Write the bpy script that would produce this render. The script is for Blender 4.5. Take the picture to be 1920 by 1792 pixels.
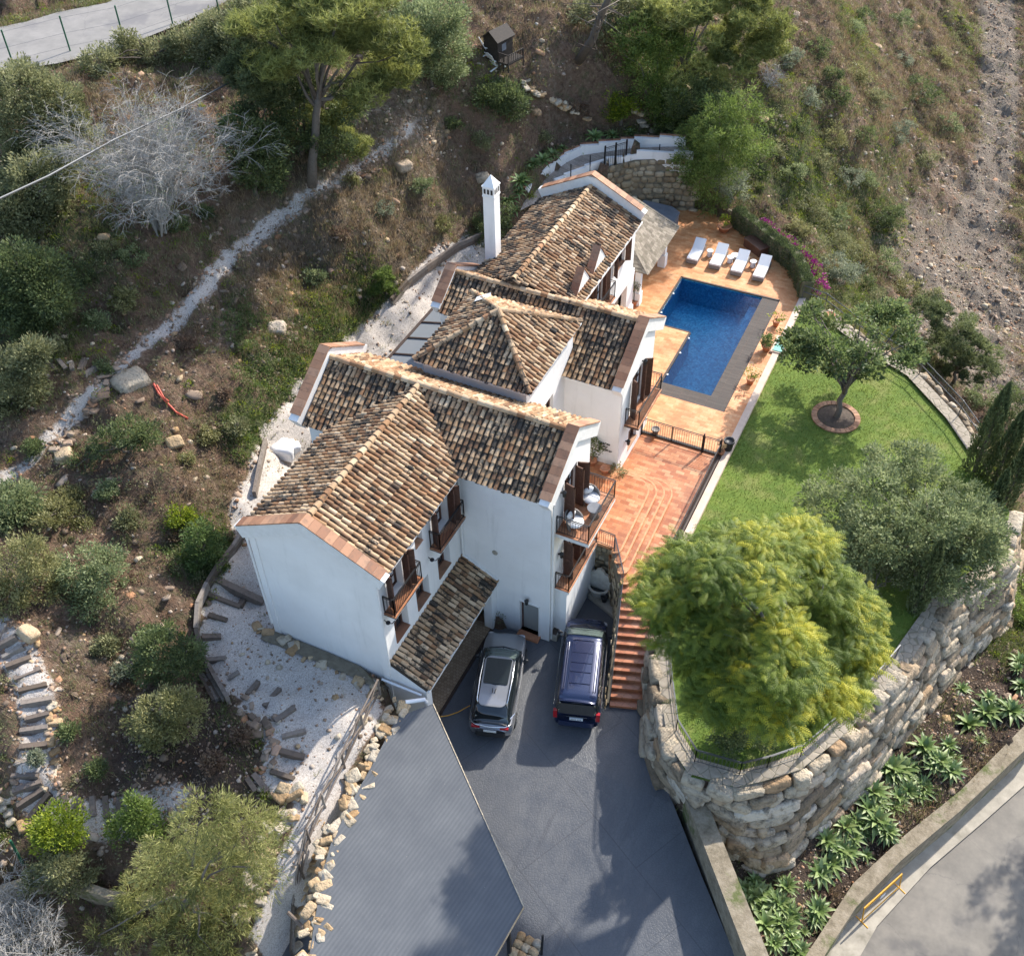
import bpy, math, random
import numpy as np
from mathutils import Vector, Matrix, noise
from mathutils.geometry import tessellate_polygon
R = random.Random(7); NR = np.random.default_rng(7)
for o in list(bpy.data.objects): bpy.data.objects.remove(o)
SC = bpy.context.scene; COL = SC.collection
# ------------------------------------------------------------ camera
FPX, PIT, ROLL, YAW = 1993.76, 0.783296, -0.021897, -0.463589
CAM = Vector((11.195, -25.673, 38.0))
_f = Vector((math.sin(YAW)*math.cos(PIT), math.cos(YAW)*math.cos(PIT), -math.sin(PIT)))
_r = Vector((math.cos(YAW), -math.sin(YAW), 0)); _u = _r.cross(_f)
RI = _r*math.cos(ROLL)+_u*math.sin(ROLL); UP = -_r*math.sin(ROLL)+_u*math.cos(ROLL)
cd = bpy.data.cameras.new("camera"); cam = bpy.data.objects.new("camera", cd); COL.objects.link(cam)
cam.matrix_world = Matrix((( RI.x, UP.x, -_f.x, CAM.x), (RI.y, UP.y, -_f.y, CAM.y), (RI.z, UP.z, -_f.z, CAM.z), (0,0,0,1)))
cd.sensor_fit = 'HORIZONTAL'; cd.sensor_width = 36; cd.lens = FPX/1920*36; cd.clip_end = 3000; cd.clip_start = .5
SC.camera = cam
# ------------------------------------------------------------ sky, sun, exposure
SUN_EL, SUN_AZ = math.radians(37), math.radians(18)
w = bpy.data.worlds.new("World"); SC.world = w; w.use_nodes = True
nt = w.node_tree; sky = nt.nodes.new("ShaderNodeTexSky"); sky.sky_type = 'NISHITA'; sky.sun_disc = False
sky.sun_elevation = SUN_EL; sky.sun_rotation = SUN_AZ; sky.dust_density = 1.5; sky.air_density = 1.0
nt.links.new(sky.outputs[0], nt.nodes["Background"].inputs[0]); nt.nodes["Background"].inputs[1].default_value = 0.15
sl = bpy.data.lights.new("sun", 'SUN'); sl.energy = 3.1; sl.angle = math.radians(1.0); sl.color = (1, .94, .85)
so = bpy.data.objects.new("sun", sl); COL.objects.link(so)
sd = Vector((math.sin(SUN_AZ)*math.cos(SUN_EL), math.cos(SUN_AZ)*math.cos(SUN_EL), math.sin(SUN_EL)))
so.rotation_euler = (-sd).to_track_quat('-Z', 'Y').to_euler(); so.location = (0, 0, 60)
SC.view_settings.view_transform = 'Standard'; SC.view_settings.look = 'None'; SC.view_settings.exposure = 1.25; SC.view_settings.gamma = 1
# ------------------------------------------------------------ measuring helpers
def ray(px, py): return _f + RI*((px-960)/FPX) - UP*((py-896)/FPX)
def A(px, py, z=0.0):
    d = ray(px, py); return CAM + d*((z-CAM.z)/d.z)
def proj(P):
    v = Vector(P)-CAM; q = v.dot(_f); return 960+FPX*v.dot(RI)/q, 896-FPX*v.dot(UP)/q
# ------------------------------------------------------------ materials
def mat(name, col=(.5,.5,.5), rough=.8, metal=0, **k):
    m = bpy.data.materials.new(name); m.use_nodes = True; b = m.node_tree.nodes["Principled BSDF"]
    b.inputs['Base Color'].default_value = (*col, 1); b.inputs['Roughness'].default_value = rough; b.inputs['Metallic'].default_value = metal
    for a, v in k.items():
        b.inputs[a.replace('_', ' ')].default_value = v
    return m
class NT:
    def __init__(s, m): s.t = m.node_tree; s.b = s.t.nodes["Principled BSDF"]; s.N = s.t.nodes; s.o = s.N["Material Output"]
    def n(s, ty, **k):
        x = s.N.new(ty)
        for a, v in k.items():
            if a.startswith('i_'):
                key = a[2:]; key = int(key) if key.isdigit() else key.replace('_', ' ')
                x.inputs[key].default_value = v
            else: setattr(x, a, v)
        return x
    def l(s, a, b): s.t.links.new(a, b)
    def coord(s, scale=(1,1,1), rot=(0,0,0)):
        g = s.n("ShaderNodeNewGeometry"); m = s.n("ShaderNodeMapping"); s.l(g.outputs['Position'], m.inputs[0])
        m.inputs['Scale'].default_value = scale; m.inputs['Rotation'].default_value = rot; return m.outputs[0]
    def noise(s, sc, det=4, rough=.6, vec=None, out=0):
        x = s.n("ShaderNodeTexNoise", i_Scale=sc, i_Detail=det, i_Roughness=rough); s.l(vec or s.coord(), x.inputs['Vector']); return x.outputs[out]
    def vor(s, sc, feat='F1', vec=None, out=0, rnd=1.0):
        x = s.n("ShaderNodeTexVoronoi", feature=feat, i_Scale=sc); x.inputs['Randomness'].default_value = rnd; s.l(vec or s.coord(), x.inputs['Vector']); return x.outputs[out]
    def ramp(s, fac, stops, const=False):
        x = s.n("ShaderNodeValToRGB"); c = x.color_ramp
        if const: c.interpolation = 'CONSTANT'
        while len(c.elements) < len(stops): c.elements.new(.5)
        for e, (p, q) in zip(c.elements, stops): e.position = p; e.color = (*q, 1) if len(q) == 3 else q
        s.l(fac, x.inputs[0]); return x.outputs[0]
    def mix(s, fac, a, b, mode='MIX'):
        x = s.n("ShaderNodeMix", data_type='RGBA', blend_type=mode)
        if isinstance(fac, (int, float)): x.inputs[0].default_value = fac
        else: s.l(fac, x.inputs[0])
        for i, q in ((6, a), (7, b)):
            if isinstance(q, tuple): x.inputs[i].default_value = (*q, 1)
            else: s.l(q, x.inputs[i])
        return x.outputs[2]
    def math(s, op, a, b=0.0, clamp=False):
        x = s.n("ShaderNodeMath", operation=op); x.use_clamp = clamp
        for i, q in ((0, a), (1, b)):
            if isinstance(q, (int, float)): x.inputs[i].default_value = q
            else: s.l(q, x.inputs[i])
        return x.outputs[0]
    def attr(s, name, out='Fac'): return s.n("ShaderNodeAttribute", attribute_name=name).outputs[out]
    def col(s, c): s.l(c, s.b.inputs['Base Color'])
    def bump(s, h, st=.5, d=.02):
        x = s.n("ShaderNodeBump", i_Strength=st, i_Distance=d); s.l(h, x.inputs['Height']); s.l(x.outputs[0], s.b.inputs['Normal'])
    def smooth(s, v, a, b):
        x = s.n("ShaderNodeMapRange", interpolation_type='SMOOTHSTEP'); x.inputs[1].default_value = a; x.inputs[2].default_value = b; s.l(v, x.inputs[0]); return x.outputs[0]
def V3(a): return tuple(x for x in a)
G3 = lambda x: (x, x, x)
M = {}
def noisy(name, c1, c2, sc=3, rough=.85, bump=.3, bsc=30, bd=.01, c3=None, **k):
    m = mat(name, c1, rough, **k); t = NT(m)
    c = t.ramp(t.noise(sc, 5, .65), [(.35, c1), (.65, c2)])
    if c3: c = t.mix(t.smooth(t.noise(sc*.23, 5, .7), .5, .7), c, c3)
    t.col(c)
    if bump: t.bump(t.noise(bsc, 4), bump, bd)
    M[name] = m; return m
def rnd_mat(name, stops, rough=.85, nsc=6, namt=.35, dark=(.03,.025,.02), bump=.3, bsc=40, bd=.01, **k):
    m = mat(name, stops[0][1], rough, **k); t = NT(m)
    c = t.ramp(t.attr('rnd'), stops); d = t.mix(t.math('MULTIPLY', t.smooth(t.noise(nsc, 5, .7), .45, .7), namt), c, dark)
    t.col(d)
    if bump: t.bump(t.noise(bsc, 4), bump, bd)
    M[name] = m; return m
# white render of the house
m = mat('stucco', (.8,.8,.8), .9); t = NT(m)
c = t.ramp(t.noise(.7, 5, .6), [(.3, (.73,.715,.69)), (.7, (.83,.815,.79))])
st = t.noise(2.2, 5, .7, t.coord((1, 1, .12)))
c = t.mix(t.math('MULTIPLY', t.smooth(st, .52, .78), .3), c, (.42,.41,.38)); c = t.mix(t.math('MULTIPLY', t.smooth(t.noise(.35, 3), .5, .6), .12), c, (.60,.62,.64)); t.col(c); t.bump(t.noise(25, 5), .25, .01); M['stucco'] = m
# barrel tiles
m = mat('tile', (.4,.3,.2), .9); t = NT(m)
c = t.ramp(t.attr('rnd'), [(0, (.08,.05,.03)), (.15, (.18,.095,.048)), (.27, (.27,.14,.066)), (.38, (.30,.185,.095)), (.58, (.38,.25,.145)), (.78, (.47,.33,.20)), (.93, (.57,.43,.28)), (1, (.33,.16,.075))])
l1 = t.noise(3.2, 6, .72); l2 = t.noise(14, 5, .7); l0 = t.noise(.8, 4, .6)
lich_shade = t.math('ADD', t.math('MULTIPLY', l1, .55), t.math('ADD', t.math('MULTIPLY', l2, .38), t.math('MULTIPLY', l0, .42)))
lich_shade = t.math('ADD', lich_shade, t.attr('moss_shade'))  # lichen per slope, plus shade painted into the gaps between tiles
mk = t.smooth(lich_shade, .665, .80)
dk = t.ramp(t.noise(30, 3), [(.3, (.018,.015,.012)), (.7, (.075,.06,.045))])
c = t.mix(mk, c, dk)
c = t.mix(t.math('MULTIPLY', t.smooth(t.noise(9, 4, .6), .66, .72), .6), c, (.42,.30,.08)); t.col(c)
t.bump(t.noise(40, 4), .5, .012); M['tile'] = m
M['pan'] = mat('pan', (.045,.036,.028), .95); t = NT(M['pan']); t.col(t.ramp(t.noise(8, 4), [(.3, (.02,.016,.013)), (.75, (.13,.09,.06))]))
rnd_mat('coping', [(0, (.22,.10,.055)), (.4, (.33,.165,.09)), (.8, (.44,.24,.14)), (1, (.28,.16,.10))], .75, 3, .5, (.10,.07,.05))
m = noisy('trim', (.70,.69,.66), (.78,.77,.75), 4, .6, 0)
# pool deck: stamped terracotta concrete
def paving(name, ramp, bw, bh, mort, mc, rough, blot, rot=0, bcol=None, bw_=.5):
    m = mat(name, ramp[0][1], rough); t = NT(m)
    v = t.coord(rot=(0, 0, rot)); b = t.n("ShaderNodeTexBrick", i_Scale=1.0); t.l(v, b.inputs['Vector'])
    b.inputs['Color1'].default_value = (0,0,0,1); b.inputs['Color2'].default_value = (1,1,1,1); b.inputs['Mortar'].default_value = (.5,.5,.5,1)
    b.inputs['Brick Width'].default_value = bw; b.inputs['Row Height'].default_value = bh; b.inputs['Mortar Size'].default_value = mort; b.inputs['Mortar Smooth'].default_value = .3
    f = t.math('ADD', t.math('MULTIPLY', b.outputs[0], bw_), t.math('MULTIPLY', t.noise(1.6, 7, .8), 1.12-bw_))
    c = t.ramp(f, ramp); c = t.mix(t.math('MULTIPLY', b.outputs[1], mc), c, (.16,.075,.035))
    c = t.mix(t.math('MULTIPLY', t.smooth(t.noise(.35, 6, .7), .45, .7), blot), c, bcol or (.25,.10,.04)); t.col(c)
    t.bump(t.math('SUBTRACT', t.noise(20, 3), t.math('MULTIPLY', b.outputs[1], 2)), .4, .008); M[name] = m
paving('deck', [(.2, (.34,.11,.03)), (.42, (.52,.195,.065)), (.6, (.63,.295,.12)), (.85, (.70,.43,.23))], .42, .2, .012, .18, .55, .65, 0, (.30,.12,.035), .26)
paving('terrace', [(.2, (.26,.075,.028)), (.45, (.40,.135,.05)), (.65, (.52,.22,.095)), (.9, (.63,.36,.19))], .42, .21, .01, .5, .35, .6, 0, (.24,.085,.04), .42)
paving('stairtile', [(.2, (.26,.08,.035)), (.5, (.44,.16,.075)), (.9, (.56,.27,.15))], .33, .33, .012, .6, .3, .4, .29)
paving('balctile', [(.2, (.30,.11,.05)), (.5, (.46,.2,.10)), (.9, (.52,.3,.18))], .3, .3, .01, .6, .35, .3)
paving('garagetile', [(.2, (.20,.14,.09)), (.5, (.30,.22,.14)), (.9, (.38,.29,.2))], .14, .14, .012, .6, .8, .4, 0, (.14,.10,.07))
paving('poolstone', [(.2, (.018,.018,.018)), (.5, (.034,.032,.03)), (.9, (.06,.055,.05))], .9, .07, .008, .7, .7, .3, 0, (.03,.03,.03))
paving('slate', [(.2, (.20,.17,.14)), (.5, (.30,.26,.22)), (.9, (.40,.36,.31))], .5, .1, .01, .7, .8, .4, .4, (.16,.14,.12))
# pool
m = mat('mosaic', (.02,.1,.3), .4); t = NT(m)
c = t.ramp(t.vor(11, vec=t.coord(), out=1), [(.1, (.03,.22,.42)), (.5, (.045,.35,.56)), (.9, (.14,.52,.70))]); t.col(c); M['mosaic'] = m
m = mat('water', (.1,.3,.6), .03); t = NT(m)
tr = t.n("ShaderNodeBsdfTransparent"); tr.inputs[0].default_value = (.62,.86,.97,1); gl = t.n("ShaderNodeBsdfGlossy"); gl.inputs['Roughness'].default_value = .02
fr = t.n("ShaderNodeFresnel", i_IOR=1.33); bp = t.n("ShaderNodeBump", i_Strength=.22, i_Distance=.04); t.l(t.noise(5, 4, .6), bp.inputs['Height'])
t.l(bp.outputs[0], fr.inputs['Normal']); t.l(bp.outputs[0], gl.inputs['Normal'])
mx = t.n("ShaderNodeMixShader"); t.l(fr.outputs[0], mx.inputs[0]); t.l(tr.outputs[0], mx.inputs[1]); t.l(gl.outputs[0], mx.inputs[2]); t.l(mx.outputs[0], t.o.inputs[0]); M['water'] = m
# driveway
m = mat('driveway', (.1,.11,.13), .5); t = NT(m)
c = t.ramp(t.math('ADD', t.math('MULTIPLY', t.noise(.35, 7, .75), .6), t.math('MULTIPLY', t.noise(2.2, 6, .75, t.coord((1,.35,1))), .4)), [(.3, (.072,.078,.089)), (.5, (.095,.100,.110)), (.72, (.140,.144,.150))])
vv = t.vor(8.5, 'DISTANCE_TO_EDGE'); c = t.mix(t.math('MULTIPLY', t.smooth(vv, .12, .0), .3), c, (.055,.06,.07)); t.col(c)
jb_ = t.n('ShaderNodeTexBrick', i_Scale=1.0); t.l(t.coord(rot=(0,0,.5)), jb_.inputs['Vector']); jb_.inputs['Brick Width'].default_value = 5; jb_.inputs['Row Height'].default_value = 3.5; jb_.inputs['Mortar Size'].default_value = .02; c = t.mix(t.math('MULTIPLY', jb_.outputs[1], .55), c, (.05,.052,.058)); ty_ = t.noise(1.1, 5, .7, t.coord((1.6,.12,1), (0,0,.35))); c = t.mix(t.math('MULTIPLY', t.smooth(ty_, .56, .68), .4), c, (.06,.062,.07)); t.col(c)
t.l(t.ramp(t.noise(1.4, 5), [(.3, G3(.32)), (.7, G3(.62))]), t.b.inputs['Roughness'])
t.bump(t.smooth(vv, 0, .14), .35, .012); M['driveway'] = m
m = mat('carport', (.11,.12,.135), .85); t = NT(m)
wv = t.n("ShaderNodeTexWave", i_Scale=2.2, i_Distortion=.3); wv.bands_direction = 'X'; t.l(t.coord(rot=(0,0,.12)), wv.inputs[0])
c = t.mix(t.math('MULTIPLY', wv.outputs['Fac'], .4), t.ramp(t.noise(.9, 5, .65), [(.35, (.095,.102,.112)), (.7, (.125,.132,.14))]), (.06,.068,.08))
c = t.mix(t.smooth(t.noise(26, 2, .5), .76, .79), c, (.5,.45,.36)); t.col(c); t.bump(wv.outputs['Fac'], .5, .01); M['carport'] = m
# roads, gravel, concrete
def asphalt(name, a, b, c3):
    m = mat(name, a, .9); t = NT(m); c = t.ramp(t.noise(.9, 7, .7), [(.35, a), (.65, b)]); c = t.mix(t.smooth(t.noise(.25, 5, .6), .5, .62), c, c3)
    c = t.mix(t.math('MULTIPLY', t.smooth(t.vor(.5, 'DISTANCE_TO_EDGE', t.mix(.5, t.coord(), t.noise(.9, 6, out=1))), .006, 0), .3), c, (.08,.08,.075))
    t.col(c); t.bump(t.noise(60, 3), .4, .008); M[name] = m
asphalt('asphalt', (.20,.19,.175), (.26,.245,.225), (.17,.162,.158)); asphalt('asphalt_old', (.165,.152,.132), (.24,.218,.185), (.125,.118,.11))
noisy('concrete', (.30,.27,.22), (.42,.38,.31), 1.5, .9, .4, 25, .01, (.13,.12,.08)); noisy('palecurb', (.55,.42,.33), (.66,.52,.42), 2, .85)
m = mat('gravel', (.5,.48,.46), .95); t = NT(m)
c = t.ramp(t.vor(40, out=1), [(.1, (.25,.22,.205)), (.5, (.385,.35,.33)), (.9, (.52,.48,.455))]); c = t.mix(t.smooth(t.noise(.9, 6, .75), .56, .68), c, (.25,.2,.16)); t.col(c)
t.bump(t.vor(22), .7, .03); M['gravel'] = m
# stones, wood, metals
rnd_mat('boulder', [(0, (.18,.135,.09)), (.25, (.32,.25,.17)), (.45, (.42,.36,.275)), (.65, (.46,.385,.28)), (.8, (.34,.22,.12)), (1, (.55,.49,.40))], .95, 2.6, .8, (.075,.065,.045), 1.0, 5, .14)
rnd_mat('tanstone', [(0, (.34,.21,.10)), (.4, (.46,.33,.19)), (.7, (.52,.44,.32)), (1, (.40,.35,.28))], .95, 3, .6, (.16,.11,.06), 1.0, 8, .08)
rnd_mat('rubble', [(0, (.14,.10,.07)), (.35, (.28,.20,.14)), (.6, (.35,.28,.215)), (.8, (.36,.18,.09)), (1, (.50,.45,.38))], .95, 3, .3)
rnd_mat('stonewall', [(0, (.20,.15,.09)), (.5, (.33,.26,.16)), (1, (.42,.36,.26))], .9, 2, .6, (.09,.08,.05), .6, 12, .03)
noisy('mortar', (.13,.11,.075), (.20,.17,.12), 4); noisy('moss_shade', (.06,.075,.03), (.15,.13,.08), 2)
rnd_mat('timber', [(0, (.10,.075,.055)), (.5, (.17,.135,.11)), (1, (.28,.245,.21))], .9, 7, .5, (.05,.04,.035), .5, 30, .01)
M['iron'] = mat('iron', (.018,.018,.02), .45, .3); M['irongrey'] = mat('irongrey', (.12,.125,.13), .4, .6); M['greenpost'] = mat('greenpost', (.02,.10,.05), .6)
noisy('darkwood', (.035,.02,.015), (.06,.035,.024), 12, .55); noisy('brownwood', (.075,.034,.022), (.13,.06,.038), 10, .5, .1)
noisy('shedwood', (.018,.014,.011), (.035,.026,.02), 8, .8); noisy('nosing', (.44,.19,.08), (.56,.29,.14), 4, .6); noisy('white', (.74,.74,.74), (.8,.8,.8), 5, .6, .1)
noisy('terracotta', (.42,.16,.075), (.55,.25,.13), 6, .8, .2); noisy('wicker', (.16,.15,.14), (.24,.22,.2), 30, .8, .6, 60); noisy('greyfabric', (.13,.14,.16), (.17,.18,.2), 3, .8, .1)
M['cushion'] = mat('cushion', (.72,.72,.72), .9); M['glass'] = mat('glass', (.02,.025,.03), .06, 0, Specular_IOR_Level=.8); M['roofglass'] = mat('roofglass', (.22,.24,.26), .12, 0, Specular_IOR_Level=.8)
M['rubber'] = mat('rubber', (.015,.015,.016), .85); M['chrome'] = mat('chrome', (.75,.76,.78), .2, 1); M['plastic'] = mat('plastic', (.02,.02,.022), .5)
M['carglass'] = mat('carglass', (.012,.016,.018), .04, 0, Specular_IOR_Level=1.0); M['screen'] = mat('screen', (.10,.13,.12), .08, 0, Specular_IOR_Level=.8)
M['paintgrey'] = mat('paintgrey', (.30,.305,.32), .3, .6, Coat_Weight=1.0); M['paintblue'] = mat('paintblue', (.018,.028,.075), .25, .3, Coat_Weight=1.0)
M['redlamp'] = mat('redlamp', (.35,.01,.015), .2); M['lamp'] = mat('lamp', (.5,.5,.52), .15); M['plate'] = mat('plate', (.7,.72,.72), .4)
M['frosted'] = mat('frosted', (.30,.30,.28), .25); M['curtain'] = mat('curtain', (.6,.6,.6), .8)
M['ink'] = mat('ink', (.02,.025,.05), .6); M['red'] = mat('red', (.6,.09,.05), .6); M['yellow'] = mat('yellow', (.72,.36,.03), .5); M['teal'] = mat('teal', (.16,.45,.37), .4)
M['soil'] = noisy('soil', (.05,.035,.025), (.10,.07,.05), 10); M['magenta'] = mat('magenta', (.42,.03,.25), .7); M['limepipe'] = mat('limepipe', (.45,.5,.1), .6)
def leafmat(name, a, b, c, trans=.42, rough=.6):
    m = mat(name, a, rough); t = NT(m); cc = t.ramp(t.attr('rnd'), [(.1, a), (.5, b), (.95, c)]); t.col(cc)
    tl = t.n("ShaderNodeBsdfTranslucent"); t.l(cc, tl.inputs[0]); mx = t.n("ShaderNodeMixShader"); mx.inputs[0].default_value = trans
    t.l(t.b.outputs[0], mx.inputs[1]); t.l(tl.outputs[0], mx.inputs[2]); t.l(mx.outputs[0], t.o.inputs[0]); M[name] = m
leafmat('jacaranda', (.10,.155,.02), (.23,.29,.035), (.55,.50,.04), .45)
leafmat('pine', (.11,.135,.04), (.24,.26,.07), (.42,.43,.13)); leafmat('pinedark', (.07,.09,.04), (.135,.165,.065), (.24,.27,.11))
leafmat('olive', (.11,.12,.05), (.21,.22,.10), (.34,.335,.17)); leafmat('greygreen', (.105,.14,.06), (.21,.255,.11), (.35,.385,.19))
leafmat('dark', (.06,.085,.035), (.115,.15,.055), (.21,.25,.09)); leafmat('lawnleaf', (.07,.10,.035), (.14,.19,.06), (.26,.31,.12))
leafmat('bright', (0.088,0.132,0.017), (0.187,0.253,0.022), (0.363,0.407,0.033), .48); leafmat('cypress', (.06,.085,.035), (.11,.14,.055), (.20,.23,.10), .1)
leafmat('feather', (.15,.165,.045), (.28,.285,.09), (.42,.41,.16), .48); leafmat('agave', (.065,.115,.035), (.14,.215,.06), (.27,.34,.13), .15, .45); leafmat('ivy', (.055,.09,.025), (.12,.18,.05), (.22,.29,.09))
leafmat('dry', (0.176,0.121,0.072), (0.286,0.209,0.121), (0.418,0.330,0.209)); leafmat('drygreen', (.13,.135,.045), (.24,.235,.09), (.37,.35,.16)); leafmat('grassgreen', (.075,.115,.03), (.145,.19,.05), (.24,.28,.085)); leafmat('redscrub', (0.120,0.078,0.054), (0.204,0.132,0.090), (0.288,0.216,0.144))
leafmat('willow', (.08,.125,.025), (.16,.225,.05), (.28,.36,.09), .48); leafmat('sage', (.13,.155,.095), (.22,.25,.16), (.34,.36,.25))
leafmat('lawnblade', (.10,.145,.025), (.185,.235,.045), (.30,.34,.09))
rnd_mat('bark', [(0, (.10,.08,.065)), (1, (.20,.17,.14))], .95, 8, .4); rnd_mat('twig', [(0, (.24,.225,.205)), (1, (.42,.40,.37))], .9, 5, .3, (.2,.18,.17), 0)
# ------------------------------------------------------------ mesh helpers
class MB:
    def __init__(s): s.v = []; s.f = []; s.r = []; s.m = []; s.cm = 0; s.cr = None
    def add(s, vs, fs, r=None, m=None):
        o = len(s.v); s.v += [tuple(p) for p in vs]; rr = r if r is not None else (s.cr if s.cr is not None else R.random())
        for f in fs: s.f.append(tuple(i+o for i in f)); s.r.append(rr); s.m.append(s.cm if m is None else m)
        return s
    def box(s, a, b, r=None, m=None, M4=None):
        x0, y0, z0 = a; x1, y1, z1 = b
        vs = [(x0,y0,z0),(x1,y0,z0),(x1,y1,z0),(x0,y1,z0),(x0,y0,z1),(x1,y0,z1),(x1,y1,z1),(x0,y1,z1)]
        if M4 is not None: vs = [tuple(M4 @ Vector(p)) for p in vs]
        return s.add(vs, [(0,3,2,1),(4,5,6,7),(0,1,5,4),(1,2,6,5),(2,3,7,6),(3,0,4,7)], r, m)
    def bar(s, p, q, w, h=None, r=None, m=None, up=(0,0,1)):
        h = h or w; p = Vector(p); q = Vector(q); d = (q-p)
        L = d.length
        if L < 1e-6: return s
        d.normalize(); u = Vector(up)
        if abs(d.dot(u)) > .98: u = Vector((1,0,0))
        sx = d.cross(u).normalized(); uz = sx.cross(d)
        M4 = Matrix(((d.x, sx.x, uz.x, p.x), (d.y, sx.y, uz.y, p.y), (d.z, sx.z, uz.z, p.z), (0,0,0,1)))
        return s.box((0, -w/2, -h/2), (L, w/2, h/2), r, m, M4)
    def tube(s, pts, rad, n=6, r=None, m=None, cap=True):
        pts = [Vector(p) for p in pts]; k = len(pts); rad = rad if isinstance(rad, (list, tuple)) else [rad]*k
        vs = []; pu = None
        for i, p in enumerate(pts):
            d = (pts[min(i+1, k-1)]-pts[max(i-1, 0)])
            if d.length < 1e-9: d = Vector((0,0,1))
            d.normalize(); u = pu if pu is not None and abs(pu.dot(d)) < .95 else (Vector((0,0,1)) if abs(d.z) < .9 else Vector((1,0,0)))
            u = (u-d*u.dot(d)).normalized(); pu = u; w_ = d.cross(u)
            for j in range(n):
                a = 2*math.pi*j/n; vs.append(tuple(p+(u*math.cos(a)+w_*math.sin(a))*rad[i]))
        fs = [(i*n+j, i*n+(j+1)%n, (i+1)*n+(j+1)%n, (i+1)*n+j) for i in range(k-1) for j in range(n)]
        if cap and n > 3: fs += [tuple(range(n-1, -1, -1)), tuple((k-1)*n+j for j in range(n))]
        return s.add(vs, fs, r, m)
    def cyl(s, c, r0, r1, h, n=16, r=None, m=None):
        return s.tube([c, (c[0], c[1], c[2]+h)], [r0, r1], n, r, m)
    def lathe(s, c, prof, n=16, r=None, m=None, sx=1, sy=1):
        vs = []; k = len(prof)
        for (q, z) in prof:
            for j in range(n): a = 2*math.pi*j/n; vs.append((c[0]+q*sx*math.cos(a), c[1]+q*sy*math.sin(a), c[2]+z))
        fs = [(i*n+j, i*n+(j+1)%n, (i+1)*n+(j+1)%n, (i+1)*n+j) for i in range(k-1) for j in range(n)]
        fs += [tuple(range(n-1, -1, -1)), tuple((k-1)*n+j for j in range(n))]
        return s.add(vs, fs, r, m)
    def poly(s, pts, holes=(), r=None, m=None, flip=False):
        loops = [[Vector(p) for p in pts]]+[[Vector(p) for p in h] for h in holes]; flat = [p for l in loops for p in l]
        n = Vector((0,0,0)); L = loops[0]
        for i in range(len(L)): n += L[i].cross(L[(i+1) % len(L)])
        fs = []
        for tri in tessellate_polygon(loops):
            a, b, c = (flat[i] for i in tri); q = (b-a).cross(c-a)
            if q.dot(n) < 0: tri = tri[::-1]
            fs.append(tri[::-1] if flip else tri)
        return s.add(flat, fs, r, m)
    def prism(s, pts, z0, z1, holes=(), r=None, m=None):
        r = R.random() if r is None else r
        zt = z1 if callable(z1) else (lambda x, y: z1)
        pts = [(p[0], p[1]) for p in pts]
        ar = sum(pts[i][0]*pts[(i+1)%len(pts)][1]-pts[(i+1)%len(pts)][0]*pts[i][1] for i in range(len(pts)))
        if ar < 0: pts = pts[::-1]
        s.poly([(x, y, zt(x, y)) for x, y in pts], [[(x, y, zt(x, y)) for x, y in h] for h in holes], r, m)
        n = len(pts)
        s.add([(x, y, z0) for x, y in pts]+[(x, y, zt(x, y)) for x, y in pts], [(i, (i+1)%n, n+(i+1)%n, n+i) for i in range(n)], r, m)
        for h in holes:
            k = len(h); ah = sum(h[i][0]*h[(i+1)%k][1]-h[(i+1)%k][0]*h[i][1] for i in range(k)); h = h if ah < 0 else h[::-1]
            s.add([(x, y, z0) for x, y in h]+[(x, y, zt(x, y)) for x, y in h], [(i, (i+1)%k, k+(i+1)%k, k+i) for i in range(k)], r, m)
        return s
def mk(name, V, F, rnd=None, mats=(), mi=None, smooth=False, moss_shade=None):
    me = bpy.data.meshes.new(name)
    if isinstance(F, np.ndarray):
        n, k = F.shape; me.vertices.add(len(V)); me.vertices.foreach_set('co', np.asarray(V, np.float32).ravel())
        me.loops.add(n*k); me.loops.foreach_set('vertex_index', F.astype(np.int32).ravel()); me.polygons.add(n)
        me.polygons.foreach_set('loop_start', np.arange(0, n*k, k, dtype=np.int32)); me.polygons.foreach_set('loop_total', np.full(n, k, np.int32)); me.update(calc_edges=True)
    else: me.from_pydata(V, [], F)
    n = len(me.polygons)
    if rnd is not None:
        a = me.attributes.new('rnd', 'FLOAT', 'FACE'); a.data.foreach_set('value', np.asarray(rnd, np.float32))
    if moss_shade is not None:
        a = me.attributes.new('moss_shade', 'FLOAT', 'FACE'); a.data.foreach_set('value', np.asarray(moss_shade, np.float32))
    for q in mats: me.materials.append(M[q] if isinstance(q, str) else q)
    if mi is not None and len(mats) > 1: me.polygons.foreach_set('material_index', np.asarray(mi, np.int32))
    if smooth: me.polygons.foreach_set('use_smooth', np.ones(n, bool))
    return me
class T:
    """a thing: an Empty at its base with parts, or one mesh"""
    def __init__(s, name, label, cat, loc=(0,0,0), rz=0, group=None):
        o = bpy.data.objects.new(name, None); COL.objects.link(o); o.empty_display_size = .3
        o.location = loc; o.rotation_euler = (0, 0, rz); s.o = o; s.loc = Vector(loc); s.rz = rz; o['label'] = label; o['category'] = cat
        if group: o['group'] = group
    def part(s, name, mb, mats, parent=None, world=True, smooth=False, label=None):
        mats = (mats,) if isinstance(mats, str) else mats
        if isinstance(mb, MB): me = mk(name, mb.v, mb.f, mb.r, mats, mb.m, smooth)
        else: me = mb
        if world and isinstance(mb, MB): me.transform(Matrix.Rotation(-s.rz, 4, 'Z') @ Matrix.Translation(-s.loc))
        elif world: me.transform(Matrix.Rotation(-s.rz, 4, 'Z') @ Matrix.Translation(-s.loc))
        o = bpy.data.objects.new(name, me); COL.objects.link(o); o.parent = parent or s.o
        if label: o['label'] = label
        return o
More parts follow.
